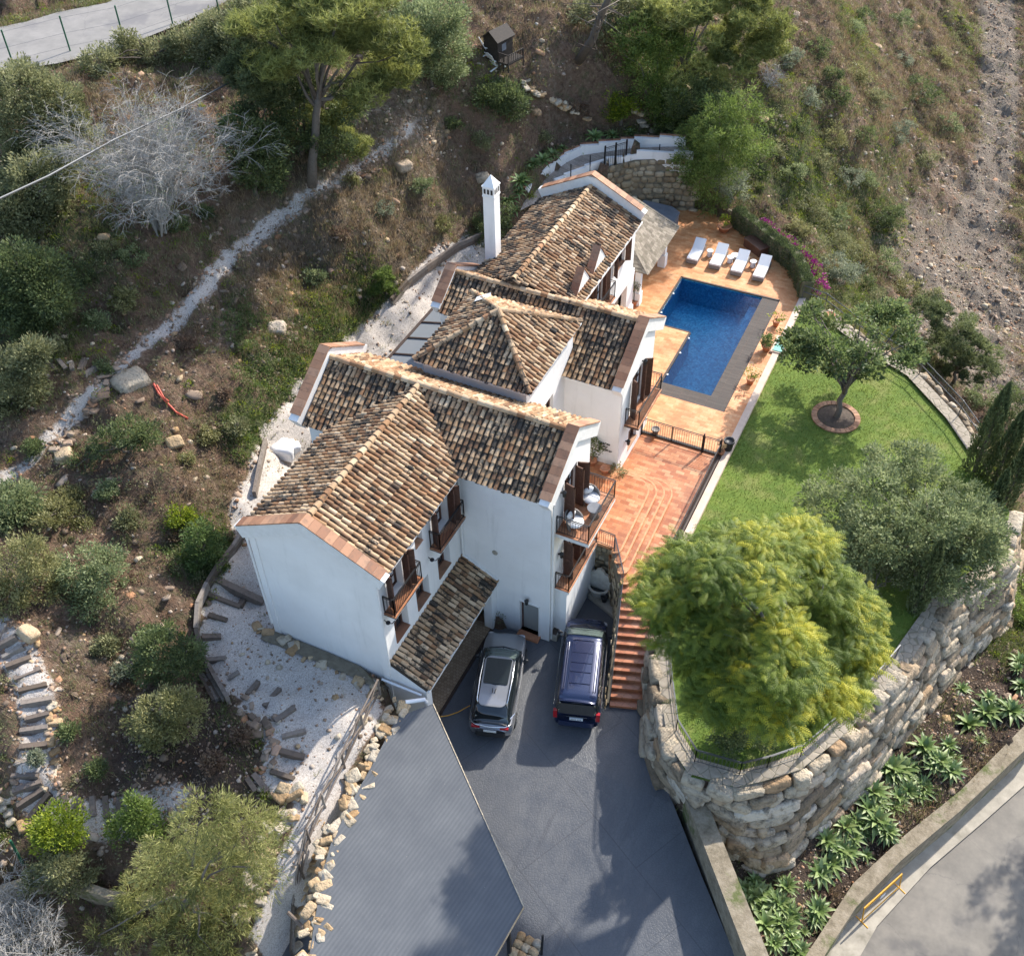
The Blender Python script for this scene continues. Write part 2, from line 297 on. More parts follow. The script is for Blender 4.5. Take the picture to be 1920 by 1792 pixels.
def single(name, mb, mats, label, cat, loc=None, group=None, smooth=False, kind=None):
    mats = (mats,) if isinstance(mats, str) else mats
    me = mk(name, mb.v, mb.f, mb.r, mats, mb.m, smooth) if isinstance(mb, MB) else mb
    if loc is not None: me.transform(Matrix.Translation(-Vector(loc)))
    o = bpy.data.objects.new(name, me); COL.objects.link(o)
    if loc is not None: o.location = loc
    if label: o['label'] = label
    if cat: o['category'] = cat
    if group: o['group'] = group
    if kind: o['kind'] = kind
    return o
def structure(name, mb, mats, smooth=False): return single(name, mb, mats, None, None, kind='structure', smooth=smooth)
def copy_thing(o, loc, rz=None, label=None, scale=None):
    c = o.copy(); COL.objects.link(c); c.location = loc
    if rz is not None: c.rotation_euler = (0, 0, rz)
    if scale is not None: c.scale = (scale,)*3 if isinstance(scale, (int, float)) else scale
    if label: c['label'] = label
    for ch in o.children:
        d = ch.copy(); COL.objects.link(d); d.parent = c
        for g in ch.children:
            e = g.copy(); COL.objects.link(e); e.parent = d
    return c
# ------------------------------------------------------------ terrain
CP = [(450,1040,3.2),(400,1120,3.1),(390,1230,3),(470,1330,3),(560,1250,3),(650,1330,2.9),(560,1420,2.8),(600,1500,2.5),(560,1650,2.0),(530,1792,1.6),(640,1240,2.8),(540,820,3.2),(660,650,3.2),(800,520,3.2),(890,450,3.2),(730,1290,2.8),(680,1420,2.8),(620,1560,2.4),(585,1700,2.2),(600,600,3.2),(950,480,3.2),
(430,950,4.3),(400,880,5.0),(470,760,5.2),(420,700,6.2),(380,780,6),(560,620,5.5),(520,560,7),(600,480,7.5),(690,545,4.6),(700,440,7.5),(780,470,5),(800,400,6.5),(870,390,4.8),(850,300,7),(700,300,9),(620,690,3.6),(560,740,3.9),(520,830,3.5),(470,900,3.8),
(0,900,6.2),(120,800,6.5),(220,690,6.9),(330,590,7.3),(430,490,7.9),(520,410,8.4),(620,350,8.9),(720,270,9.6),(770,240,10),(880,170,10.6),
(60,1000,5.5),(170,950,5.5),(300,900,5.6),(260,1000,5),(350,1050,4.4),(200,1150,4.6),(300,1200,4),(100,1250,4.6),(40,1200,5.2),(50,1350,4.2),(60,1480,3.4),(130,1520,3.1),(250,1500,2.9),(400,1480,2.8),(300,1330,3.5),(420,1400,3),(200,1600,2),(350,1650,1.6),(100,1640,1.6),(0,1600,2),(50,1750,-.5),(250,1780,-.3),(400,1780,.5),(340,1180,3.9),
(100,650,8.5),(0,700,8.2),(50,550,9.5),(200,500,10),(300,450,10.3),(0,400,11.5),(150,350,12),(300,300,12),(450,350,10.5),(550,300,11),(580,340,10),(450,200,13),(300,170,13.3),(150,140,13.9),(40,130,13.9),(650,150,12.5),(500,80,14),
(0,80,14),(150,50,14),(300,15,14.2),(0,20,14.1),(100,0,14.2),(300,-60,15.5),(0,-60,17),(400,40,14.1),
(700,100,12.8),(820,120,12),(940,110,11.2),(900,20,13),(1000,60,12.2),(1000,180,9.6),(1100,160,9.5),(1100,60,11.5),(1200,100,9.5),(1200,0,12),(1160,220,8),(1050,230,8),(950,280,7.5),(900,350,6.2),(1280,50,9.5),(1300,200,7),(1400,100,8),(1450,180,6.5),(1500,60,7.5),(1550,0,8),
(990,370,5.1),(1060,310,5.5),(1150,285,5.9),(1270,280,6.1),(1000,260,7.2),(1250,250,7),(1120,250,7.2),(960,340,5.9),(975,400,4.6),
(1400,420,2.2),(1500,480,1.2),(1330,330,4.2),(1400,260,5),(1500,300,3.5),(1600,200,4),(1600,350,0),(1600,500,-2.5),(1540,560,.5),(1700,600,-4),(1700,400,-3.5),(1750,200,-1),(1650,100,3),(1800,80,0),(1880,50,-.5),(1880,300,-4),(1850,500,-6),(1800,600,-6),(1900,700,-7),(1850,800,-6),(1900,100,-1),(1720,680,-3),(1820,780,-4.5),(1900,950,-5),(1460,440,2),
(1900,1150,-3.3),(1800,1300,-2.8),(1700,1420,-2.7),(1600,1530,-2.7),(1480,1640,-2.7),(1420,1750,-2.6),(1520,1700,-2.8),(1600,1620,-2.8),(1750,1450,-2.8),(1880,1330,-2.8),(1915,1250,-3)]
PW = [tuple(A(*c)) for c in CP]+[(-75,0,20),(-60,60,22),(-40,95,18),(0,120,8),(60,110,0),(70,40,-9),(60,-10,-8),(40,-30,-7),(5,-45,-5),(-30,-42,-4),(-60,-20,6),(-50,30,18),(-25,55,15),(-5,75,9),(20,80,-2),(30,50,-7)]
PW = np.array(PW); XY = PW[:, :2]/30.0
def _phi(r2): return np.where(r2 > 0, r2*np.log(r2+1e-12), 0)*.5
_K = _phi(((XY[:, None]-XY[None])**2).sum(-1))+np.eye(len(XY))*.01
_P = np.c_[np.ones(len(XY)), XY]; _n = len(XY)
_S = np.linalg.solve(np.block([[_K, _P], [_P.T, np.zeros((3, 3))]]), np.r_[PW[:, 2], 0, 0, 0])
def tps(x, y):
    q = np.c_[x, y]/30.0; out = np.empty(len(q))
    for i in range(0, len(q), 20000):
        s = q[i:i+20000]; out[i:i+20000] = _phi(((s[:, None]-XY[None])**2).sum(-1)) @ _S[:_n] + _S[_n] + s @ _S[_n+1:]
    return out
def _hash(ix, iy, sd): 
    v = np.sin(ix*127.1+iy*311.7+sd*74.7)*43758.5453; return v-np.floor(v)
def vnoise(x, y, sd=0):
    ix = np.floor(x); iy = np.floor(y); fx = x-ix; fy = y-iy; fx = fx*fx*(3-2*fx); fy = fy*fy*(3-2*fy)
    a = _hash(ix, iy, sd); b = _hash(ix+1, iy, sd); c = _hash(ix, iy+1, sd); d = _hash(ix+1, iy+1, sd)
    return (a*(1-fx)+b*fx)*(1-fy)+(c*(1-fx)+d*fx)*fy
def fbm(x, y, sd=0, o=4):
    t = 0; a = .5
    for i in range(o): t = t+a*vnoise(x*2**i, y*2**i, sd+i); a *= .5
    return t/ (1-.5**o)
def inpoly(x, y, P):
    c = np.zeros(x.shape, bool); n = len(P)
    for i in range(n):
        x0, y0 = P[i][:2]; x1, y1 = P[(i+1) % n][:2]
        if y0 == y1: continue
        c ^= ((y0 > y) != (y1 > y)) & (x < (x1-x0)*(y-y0)/(y1-y0)+x0)
    return c
def dpoly(x, y, L, closed=False):
    d = np.full(x.shape, 1e9); n = len(L)
    for i in range(n if closed else n-1):
        x0, y0 = L[i][:2]; x1, y1 = L[(i+1) % n][:2]; dx, dy = x1-x0, y1-y0
        t = np.clip(((x-x0)*dx+(y-y0)*dy)/(dx*dx+dy*dy+1e-9), 0, 1); d = np.minimum(d, np.hypot(x-x0-t*dx, y-y0-t*dy))
    return d
def P2(pts, z): return [tuple(A(a, b, z))[:2] for a, b in pts]
ZL1, ZDK, ZPL, ZLAWN = 2.4, 2.5, 3.1, 2.3
def zdrive(x, y): return 0.0 if y > -5 else max(-1.9, (y+5)*.11)
LAWN = P2([(1498,578),(1545,600),(1600,640),(1660,680),(1720,715),(1790,790),(1830,850),(1893,960),(1880,1050),(1830,1085),(1786,1120),(1700,1250),(1585,1376),(1501,1443),(1434,1464),(1379,1476),(1290,1455),(1262,1400),(1240,1300),(1238,1200),(1242,1090)], ZLAWN)
LAWN = LAWN+[(3.85,3.6),(3.85,26.2)]
DRIVE = [(-2.6,-.2),(0,0),(.0,4.1),(2.0,4.1),(3.7,-1.9),(5.0,-1.55)]+P2([(1213,1390),(1238,1450)],0)+P2([(1270,1535)],-.3)+P2([(1315,1660)],-.8)+P2([(1366,1800),(1400,1900)],-1.5)+[(10,-19),(-4,-19),(-3.3,-14.5),(-3.1,-10.5),(-3.2,-8.2),(-4.2,-6.2),(-4.2,-.2)]
DECK = [(-9.3,11.9),(3.8,11.9),(3.8,26.4)]+P2([(1475,490),(1372,412),(1320,395)],ZDK)+[(-7.5,33.0),(-9.5,30.0),(-9.5,20)]
HOUSEP = [(-9.6,-6.1),(-4.1,-6.1),(-4.1,0),(0,0),(0,8.4),(-.4,13),(-.4,14),(-4.3,14),(-4.3,20.3),(-9.3,20.3),(-9.3,11),(-11.2,11),(-11.2,0),(-9.6,0)]
TERR = [(0,3.9),(3.85,3.3),(3.85,12),(-.4,12),(-.4,8.3),(-3,8.3),(-3,3.9)]
ROADN = P2([(-60,135),(40,128),(110,118),(235,85),(345,42),(420,5),(480,-40),(330,-60),(200,5),(110,22),(50,40),(-60,62)],14.1)
POOL = [(-3.0,25.3),(2.85,25.4),(2.9,14.9),(-.85,14.9),(-.85,20.5),(-3.0,20.5)]
WALLB = P2([(1270,1535),(1370,1625),(1417,1642),(1455,1637),(1520,1570),(1610,1500),(1690,1395),(1830,1235),(1880,1185),(1905,1090)],-2.6)
GST = .36
gx = np.arange(-62, 48, GST); gy = np.arange(-34, 96, GST); GX, GY = np.meshgrid(gx, gy); fx_, fy_ = GX.ravel(), GY.ravel()
H = tps(fx_, fy_)
wild = np.clip(np.minimum.reduce([dpoly(fx_, fy_, Q, True) for Q in (HOUSEP, DECK, LAWN, DRIVE)])/3.0, 0, 1)
H += wild*((fbm(fx_*.35, fy_*.35, 3)-.5)*1.5+(fbm(fx_*1.1, fy_*1.1, 9)-.5)*1.0-np.abs(fbm(fx_*.8+3, fy_*.8, 31, 3)-.5)*1.2+.15)
for Q, z in ((LAWN, ZLAWN-.05), (DECK, 2.1), (TERR, 2.0), (HOUSEP, .0), (POOL, -.6)):
    m_ = inpoly(fx_, fy_, Q); H[m_] = z
m_ = inpoly(fx_, fy_, DRIVE); H[m_] = np.where(fy_[m_] > -5, 0, np.maximum(-1.9, (fy_[m_]+5)*.11))-.4
m_ = inpoly(fx_, fy_, ROADN); H[m_] = 13.9; m_ = (dpoly(fx_, fy_, ROADN, True) < 1.6) & ~m_; H[m_] = np.minimum(H[m_], 14.0)
ROADS = P2([(1560,1900),(1608,1800),(1645,1735),(1745,1625),(1850,1535),(1990,1410),(2300,1200),(2500,1900),(1900,2400),(1560,2100)],-4.15)
VERGE = P2([(1490,1900),(1530,1792),(1600,1680),(1695,1590),(1800,1505),(1960,1350)],-3.2)
m_ = inpoly(fx_, fy_, VERGE+P2([(2300,1200),(2500,1900),(1900,2400),(1480,2100)],-4.2)); H[m_] = -4.6
PP_ = P2([(940,425),(985,366),(1037,318),(1088,288),(1163,277),(1235,272),(1300,270)],5.4)+P2([(1310,300),(1262,300)],5.6)+P2([(1193,303),(1110,325),(1060,345)],5.2)+P2([(1010,430)],4.5)
m_ = inpoly(fx_, fy_, PP_); H[m_] = np.minimum(H[m_], 4.5); m_ = (dpoly(fx_, fy_, PP_[:7]) < 1.3) & ~m_; H[m_] = np.minimum(H[m_], 6.0)
QQ_ = P2([(1262,300),(1193,303),(1110,325),(1050,352)],5.4)+P2([(1040,400),(1180,420),(1320,395)],2.5)+P2([(1318,300)],5.4); m_ = inpoly(fx_, fy_, QQ_); H[m_] = 2.1
HG = H.reshape(GX.shape)
def hgt(x, y):
    i = (x-gx[0])/GST; j = (y-gy[0])/GST; i = min(max(i, 0), len(gx)-1.001); j = min(max(j, 0), len(gy)-1.001)
    a, b = int(i), int(j); u, v = i-a, j-b
    return float((HG[b, a]*(1-u)+HG[b, a+1]*u)*(1-v)+(HG[b+1, a]*(1-u)+HG[b+1, a+1]*u)*v)
def hgtv(x, y):
    i = np.clip((x-gx[0])/GST, 0, len(gx)-1.001); j = np.clip((y-gy[0])/GST, 0, len(gy)-1.001); a = i.astype(int); b = j.astype(int); u, v = i-a, j-b
    return (HG[b, a]*(1-u)+HG[b, a+1]*u)*(1-v)+(HG[b+1, a]*(1-u)+HG[b+1, a+1]*u)*v
def on(px, py):
    d = ray(px, py); t = 30.0
    while t < 160:
        p = CAM+d*t
        if p.z < hgt(p.x, p.y): break
        t += .25
    return CAM+d*(t-.12)
# colour masks painted on the ground: real soil, gravel, grass, rubble
def PL(pts): return [tuple(on(a, b))[:2] for a, b in pts]
PATH1 = PL([(-30,920),(60,865),(120,800),(180,735),(225,690),(280,640),(330,600),(380,545),(430,490),(480,445),(520,410),(560,385)])
PATH1b = PL([(560,385),(620,350),(680,315),(700,290),(740,262),(790,235)]); PATH2 = PL([(-10,1180),(40,1240),(65,1290),(75,1350),(72,1420),(62,1480),(95,1530),(170,1540),(250,1530),(330,1500)])
YARD = PL([(455,1010),(408,1090),(378,1150),(380,1230),(425,1300),(465,1335),(490,1370),(505,1420),(470,1460),(560,1500),(535,1580),(500,1680),(480,1800),(575,1800),(590,1640),(650,1480),(720,1330),(700,1275),(610,1215),(520,1165),(480,1010),(520,900),(600,830),(640,780),(720,640),(850,520),(905,470),(892,462),(780,550),(680,650),(580,740),(520,840)])
TRACK = PL([(1868,-10),(1874,60),(1878,150),(1872,260),(1850,360),(1822,450),(1800,560),(1800,680)]); 
d1 = dpoly(fx_, fy_, PATH1); d1b = dpoly(fx_, fy_, PATH1b); d2 = dpoly(fx_, fy_, PATH2); iny = inpoly(fx_, fy_, YARD); dt = dpoly(fx_, fy_, TRACK)
CORR = PL([(900,482),(840,530),(785,578),(735,625),(690,675),(640,735),(590,790),(548,850),(515,910),(480,970)]); dcor = dpoly(fx_, fy_, CORR)
S = lambda v, a, b: np.clip((v-a)/(b-a), 0, 1)
gravel = np.maximum.reduce([(1-S(d1, .0, .52))*(.9+.35*fbm(fx_*.7,fy_*.7,5)), .68*(1-S(d1b, .0, .55)), .85*(1-S(d2, .35, 1.0)), iny*1.0, 1.0*(1-S(dcor, .95, 1.35))])
track = 1-S(dt, .9, 2.6); trk2 = 0
nz = fbm(fx_*.25, fy_*.25, 21)
def spot(l): 
    g = np.zeros(len(fx_))
    for px, py, r, s in l:
        p = on(px, py); g = np.maximum(g, s*(1-S(np.hypot(fx_-p.x, fy_-p.y), r*.35, r)))
    return g
green = spot([(640,610,4,.9),(560,720,3.5,.9),(500,830,3,.9),(690,560,2.5,.8),(380,1020,2.5,.8),(390,1060,2,.7),(1380,300,5,.8),(1550,330,6,.8),(1520,380,5,.9),(1600,560,5,1),(1540,550,3,1),(1480,250,5,.7),(1600,60,3,.9),(1640,420,4,.8),(1900,1150,4,1),(1890,1200,3,1),(300,1540,2,.3),(120,430,6,.6),(60,600,5,.6),(1290,140,6,.7),(1180,200,3,.5),(450,70,6,.8),(1670,330,4,.6),(1690,640,4,.7),(1560,450,4,.9),(1600,70,2.2,1),(850,440,3,.4),(1010,380,2,.6),(400,470,2,.5),(1560,220,5,.45),(1900,300,3,.3),(1450,330,4,.6),(1620,630,3,.9),(1700,750,4,.8),(1780,860,5,.8)])
rub = np.maximum(spot([(1740,500,7,.7),(1800,650,7,.7),(1880,560,6,.7),(1700,480,5,.8),(1900,420,4,.5),(1600,300,5,.5),(1650,250,5,.5),(480,640,3,1),(440,620,2.5,.8),(500,680,2,.7),(780,200,3,1),(700,220,3,.9),(160,1230,2.5,.7),(230,1330,2.5,.6),(270,1430,2.5,.5),(1040,180,3,.6),(1150,240,2,.5),(150,980,3,.5),(540,570,3,.6),(1700,60,4,.6),(820,260,3,.5),(1750,300,6,.6),(1900,600,5,.9)]), .25)
dry = spot([(620,480,6,1),(560,520,5,.9),(700,440,5,.9),(760,400,4,.8),(820,330,4,.6),(500,600,4,.8),(1640,150,7,.7),(1560,130,5,.6),(1750,200,6,.6),(400,920,3,.5),(350,560,3,.5),(480,450,3,.6),(1600,330,5,.5),(300,100,3,.4)])
dry = np.maximum(dry, S(nz, .5, .72)*.5); green = np.maximum(green, S(fbm(fx_*.18, fy_*.18, 44), .56, .7)*.5)
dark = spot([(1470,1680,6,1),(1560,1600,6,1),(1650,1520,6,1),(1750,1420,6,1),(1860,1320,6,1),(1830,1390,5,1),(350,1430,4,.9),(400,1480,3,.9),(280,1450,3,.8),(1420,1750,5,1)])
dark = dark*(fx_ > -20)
track = np.maximum(track, spot([(1760,520,6,.75),(1800,620,7,.8),(1850,700,6,.7),(1830,480,6,.8),(1740,430,5,.6),(1900,560,6,.8),(1690,480,4,.5),(1780,340,4,.55),(1880,240,4,.6)])); rub = np.maximum(rub, spot([(560,520,3.5,.8),(620,500,3,.7),(530,570,3,.8),(470,560,2.5,.6),(700,470,2.5,.6),(640,540,2.5,.6)]))
print('terrain', HG.min(), HG.max())
nx_, ny_ = len(gx), len(gy); idx = np.arange(nx_*ny_).reshape(ny_, nx_)
F = np.stack([idx[:-1, :-1], idx[:-1, 1:], idx[1:, 1:], idx[1:, :-1]], -1).reshape(-1, 4)
me = mk('hillside', np.c_[fx_, fy_, H], F, smooth=True)
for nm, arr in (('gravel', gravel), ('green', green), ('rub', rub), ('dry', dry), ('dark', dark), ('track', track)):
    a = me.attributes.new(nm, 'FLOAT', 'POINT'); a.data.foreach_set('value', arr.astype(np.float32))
m = mat('earth', (.2,.13,.08), .95); t = NT(m); n1 = t.noise(.9, 7, .72); n2 = t.noise(4.5, 6, .7); n3 = t.noise(16, 4, .7)
def mask(a, lo, hi, amt=.5): return t.smooth(t.math('ADD', t.attr(a), t.math('MULTIPLY', t.math('SUBTRACT', t.math('ADD', t.math('MULTIPLY', n1, .5), t.math('MULTIPLY', n2, .5)), .5), amt*2)), lo, hi)
c = t.ramp(n2, [(.28, (.055,.032,.020)), (.42, (.14,.085,.053)), (.58, (.24,.16,.105)), (.74, (.38,.29,.21))])
c = t.mix(t.smooth(n1, .45, .62), c, t.ramp(n3, [(.3, (.14,.08,.05)), (.7, (.27,.165,.105))]))
c = t.mix(mask('dry', .35, .75, .7), c, t.ramp(t.noise(11, 6, .75, t.coord((1, 1, .35))), [(.3, (.10,.07,.045)), (.55, (.20,.15,.10)), (.75, (.33,.26,.18))]))
c = t.mix(mask('rub', .45, .9, .9), c, t.ramp(t.vor(6.5, out=1), [(.1, (.12,.082,.055)), (.4, (.20,.145,.10)), (.7, (.27,.205,.145)), (.95, (.35,.285,.215))]))
weed = t.ramp(t.noise(9, 6, .8), [(.3, (.05,.055,.022)), (.55, (.10,.11,.045)), (.75, (.17,.175,.085))]); c = t.mix(t.math('MULTIPLY', t.smooth(t.noise(1.7, 7, .78), .5, .6), .6), c, weed)
c = t.mix(t.smooth(t.noise(6.5, 5, .8), .64, .70), c, (.33,.28,.23)); c = t.mix(t.smooth(t.noise(3.1, 6, .8), .62, .72), c, (.045,.028,.02))
c = t.mix(mask('green', .45, .75, .9), c, t.ramp(t.noise(7, 6, .75), [(.3, (.04,.05,.02)), (.55, (.09,.11,.035)), (.75, (.165,.185,.065))]))
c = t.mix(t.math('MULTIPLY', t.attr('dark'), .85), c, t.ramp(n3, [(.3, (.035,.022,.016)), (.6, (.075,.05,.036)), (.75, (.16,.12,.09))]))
c = t.mix(mask('track', .35, .75, .9), c, t.ramp(t.math('ADD', t.math('MULTIPLY', n3, .5), t.math('MULTIPLY', t.noise(2.2, 7, .75), .5)), [(.34, (.15,.11,.078)), (.48, (.25,.195,.145)), (.6, (.33,.275,.215)), (.72, (.44,.38,.31))]))
gcol = t.ramp(t.vor(34, out=1), [(.1, (.31,.27,.235)), (.5, (.44,.395,.35)), (.9, (.58,.53,.475))]); gcol = t.mix(t.smooth(n1, .58, .72), gcol, (.24,.19,.15))
c = t.mix(mask('gravel', .38, .6, .55), c, gcol); t.col(c)
t.bump(t.math('ADD', t.math('MULTIPLY', n2, 1.2), t.math('ADD', t.math('MULTIPLY', n3, .5), t.math('MULTIPLY', t.noise(1.8, 6, .75), 1.4))), 1.0, .28)
bn_ = [x for x in t.N if x.bl_idname == 'ShaderNodeBump'][-1]; t.l(t.math('SUBTRACT', 1.0, t.math('MULTIPLY', t.attr('gravel'), .85), True), bn_.inputs['Strength'])
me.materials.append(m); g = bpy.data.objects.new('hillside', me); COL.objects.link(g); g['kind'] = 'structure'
# far ground as one wide sheet under and beyond the hillside
fb = MB(); NB = 40; ext = np.linspace(-900, 900, NB)
hz = tps(np.clip(np.repeat(ext[None], NB, 0).ravel(), -62, 48), np.clip(np.repeat(ext[:, None], NB, 1).ravel(), -34, 96)).reshape(NB, NB)
fb.add([(ext[i], ext[j], hz[j, i]-9) for j in range(NB) for i in range(NB)], [(j*NB+i, j*NB+i+1, (j+1)*NB+i+1, (j+1)*NB+i) for j in range(NB-1) for i in range(NB-1)])
noisy('farland', (.09,.08,.04), (.17,.13,.08), .05, .95, 0); structure('distant_ground', fb, 'farland', True)
# ------------------------------------------------------------ driveway, roads, lawn
def gridpoly(P, z, stp=1.0):
    mb = MB(); mb.poly([(x, y, z(x, y)) for x, y in P]); return mb
DR2 = DRIVE
bm = MB()
up = [p for p in DRIVE if p[1] > -5]; 
# upper flat part and the falling lower part share an edge along y = -5
def clip(P, a, keep_above):
    out = []; n = len(P)
    for i in range(n):
        p, q = P[i], P[(i+1) % n]; ip = (p[1] > a) == keep_above; iq = (q[1] > a) == keep_above
        if ip: out.append(p)
        if ip != iq: tt = (a-p[1])/(q[1]-p[1]); out.append((p[0]+(q[0]-p[0])*tt, a))
    return out
for a0, a1 in ((-5, 99), (-9, -5), (-14, -9), (-19.5, -14)):
    Q = clip(clip(DR2, a0, True), a1, False)
    bm.poly([(x, y, zdrive(x, y)) for x, y in (Q if sum(Q[i][0]*Q[(i+1)%len(Q)][1]-Q[(i+1)%len(Q)][0]*Q[i][1] for i in range(len(Q))) > 0 else Q[::-1])])
structure('driveway', bm, 'driveway')
rb = MB(); rb.poly([(x, y, 14.08) for x, y in ROADN]); o = structure('upper_road', rb, 'asphalt')
rb = MB(); rb.poly([(x, y, -4.2) for x, y in ROADS]); structure('lower_road', rb, 'asphalt_old')
m = mat('lawn', (.09,.15,.02), .9); t = NT(m)
c = t.ramp(t.noise(1.1, 6, .7), [(.28, (.06,.12,.012)), (.45, (.11,.185,.018)), (.6, (.16,.23,.025)), (.75, (.24,.28,.05))])
c = t.mix(t.math('MULTIPLY', t.smooth(t.noise(.45, 5, .7), .48, .64), .7), c, (.30,.28,.09)); c = t.mix(.35, c, t.ramp(t.noise(22, 4, .8), [(.3, (.04,.08,.01)), (.7, (.20,.28,.04))])); t.col(c)
t.bump(t.noise(26, 3, .8), 1.0, .06); M['lawn'] = m
lb = MB(); lb.poly([(x, y, ZLAWN) for x, y in LAWN]); structure('lawn', lb, 'lawn')
bl = MB(); V = []; 
lx = np.array([p[0] for p in LAWN]); ly = np.array([p[1] for p in LAWN])
N = 60000; X_ = NR.uniform(lx.min(), lx.max(), N); Y_ = NR.uniform(ly.min(), ly.max(), N); k_ = inpoly(X_, Y_, LAWN); X_, Y_ = X_[k_], Y_[k_]
def blades(X_, Y_, Z_, h, w, lean=.4, per=1, spread=0.0):
    n = len(X_)*per; X_ = np.repeat(X_, per)+NR.normal(0, 1, n)*spread; Y_ = np.repeat(Y_, per)+NR.normal(0, 1, n)*spread; Z_ = np.repeat(Z_, per)
    a = NR.uniform(0, 6.283, n); hh = h*NR.uniform(.5, 1.3, n); dx, dy = np.cos(a)*w/2, np.sin(a)*w/2; b = NR.uniform(0, 6.283, n); ln = NR.uniform(0, lean, n)*hh
    V = np.stack([np.c_[X_-dx, Y_-dy, Z_], np.c_[X_+dx, Y_+dy, Z_], np.c_[X_+np.cos(b)*ln, Y_+np.sin(b)*ln, Z_+hh]], 1).reshape(-1, 3)
    return V, np.arange(3*n).reshape(-1, 3)
V, F_ = blades(X_, Y_, np.full(len(X_), ZLAWN), .07, .035, .8)
single('lawn_grass', mk('lawn_grass', V, F_, NR.uniform(0, 1, len(F_)), ('lawnblade',)), (), 'short mown grass covering the garden lawn', 'grass', kind='stuff')
# ------------------------------------------------------------ the villa
villa = T('villa', 'white rendered villa of several wings with weathered barrel tiled roofs and a tall chimney', 'house', (-5, 4, 0))
def wallp(mb, o, u, L, outline, holes=(), depth=.25, m=0):
    """upright panel: outline in (s, z), s along u from o; holes (s0,z0,s1,z1) get reveals"""
    o = Vector(o); u = Vector(u).normalized(); n = Vector((u.y, -u.x, 0))
    f = lambda s, z, d=0: tuple(o+u*s+Vector((0,0,1))*z-n*d)
    mb.poly([f(s, z) for s, z in outline], [[f(a, b), f(a, d), f(c, d), f(c, b)] for a, b, c, d in holes], .5, m)
    for a, b, c, d in holes:
        for (s0, z0), (s1, z1) in (((a,b),(c,b)), ((c,b),(c,d)), ((c,d),(a,d)), ((a,d),(a,b))):
            mb.add([f(s0,z0), f(s1,z1), f(s1,z1,depth), f(s0,z0,depth)], [(0,1,2,3)], .5, m)
def opening(o, u, hole, kind, depth=.22, arch=False):
    """frame, glass, shutters and sill for one hole; returns the window part"""
    o = Vector(o); u = Vector(u).normalized(); n = Vector((u.y, -u.x, 0)); a, b, c, d = hole
    f = lambda s, z, q=0: tuple(o+u*s+Vector((0,0,1))*z+n*q)
    fr = MB(); w_ = .07; q = -depth+.03
    fr.bar(f(a+w_/2,b,q), f(a+w_/2,d,q), .07, .07); fr.bar(f(c-w_/2,b,q), f(c-w_/2,d,q), .07, .07); fr.bar(f(a,d-w_/2,q), f(c,d-w_/2,q), .07, .066); fr.bar(f(a,b+w_/2,q), f(c,b+w_/2,q), .07, .066)
    fr.bar(f((a+c)/2,b,q), f((a+c)/2,d,q), .06, .08)
    for k in ((b+d)/2,) if d-b < 1.6 else (b+.6*(d-b)*.4+.1, b+(d-b)*.62): fr.bar(f(a,k,q), f(c,k,q), .05, .05)
    win = villa.part('window' if kind != 'door' else 'balcony_door', fr, 'brownwood')
    gl = MB(); gl.add([f(a,b,-depth+.005), f(c,b,-depth+.005), f(c,d,-depth+.005), f(a,d,-depth+.005)], [(0,1,2,3)]); gl.add([f(a,b,-depth-.01), f(a,d,-depth-.01), f(c,d,-depth-.01), f(c,b,-depth-.01)], [(0,1,2,3)])
    villa.part('pane', gl, 'glass', win)
    if kind == 'door':
        ct = MB(); ct.add([f(a+.1,b+.12,-depth+.02), f((a+c)/2-.12,b+.12,-depth+.02), f((a+c)/2-.12,d-.12,-depth+.02), f(a+.1,d-.12,-depth+.02)], [(0,1,2,3)]); villa.part('curtain', ct, 'curtain', win)
        ct = MB(); ct.add([f(c-.28,b+.12,-depth+.02), f(c-.1,b+.12,-depth+.02), f(c-.1,d-.12,-depth+.02), f(c-.28,d-.12,-depth+.02)], [(0,1,2,3)]); villa.part('curtain', ct, 'curtain', win)
    if kind in ('window', 'sill'):
        s_ = MB(); s_.bar(f(a,b+.012,-depth/2+.02), f(c,b+.012,-depth/2+.02), depth+.06, .03); villa.part('sill', s_, 'coping', win)
    return win
def shutter(o, u, s, z0, z1, ang, wd=.42, par=None):
    """one louvred leaf hinged at s, standing out from the wall by ang degrees"""
    o = Vector(o); u = Vector(u).normalized(); n = Vector((u.y, -u.x, 0)); sg = 1 if wd > 0 else -1; w_ = abs(wd)
    dr = (u*sg*math.cos(math.radians(ang))+n*math.sin(math.radians(ang))); p = o+u*s+n*.03; Z = Vector((0,0,1)); mb = MB()
    nn = dr.cross(Z)
    for q in (0.03, w_-.03): mb.bar(p+dr*q+Z*z0, p+dr*q+Z*z1, .045, .06, up=dr)
    for z in (z0+.04, (z0+z1)/2, z1-.04): mb.bar(p+Z*z, p+dr*w_+Z*z, .045, .08)
    mb.bar(p+dr*.04+Z*(z0+z1)/2, p+dr*(w_-.04)+Z*(z0+z1)/2, .018, z1-z0-.08)
    z = z0+.1
    while z < z1-.08: mb.bar(p+dr*.05+Z*z, p+dr*(w_-.05)+Z*z, .035, .02); z += .075
    return villa.part('shutter', mb, 'brownwood', par)
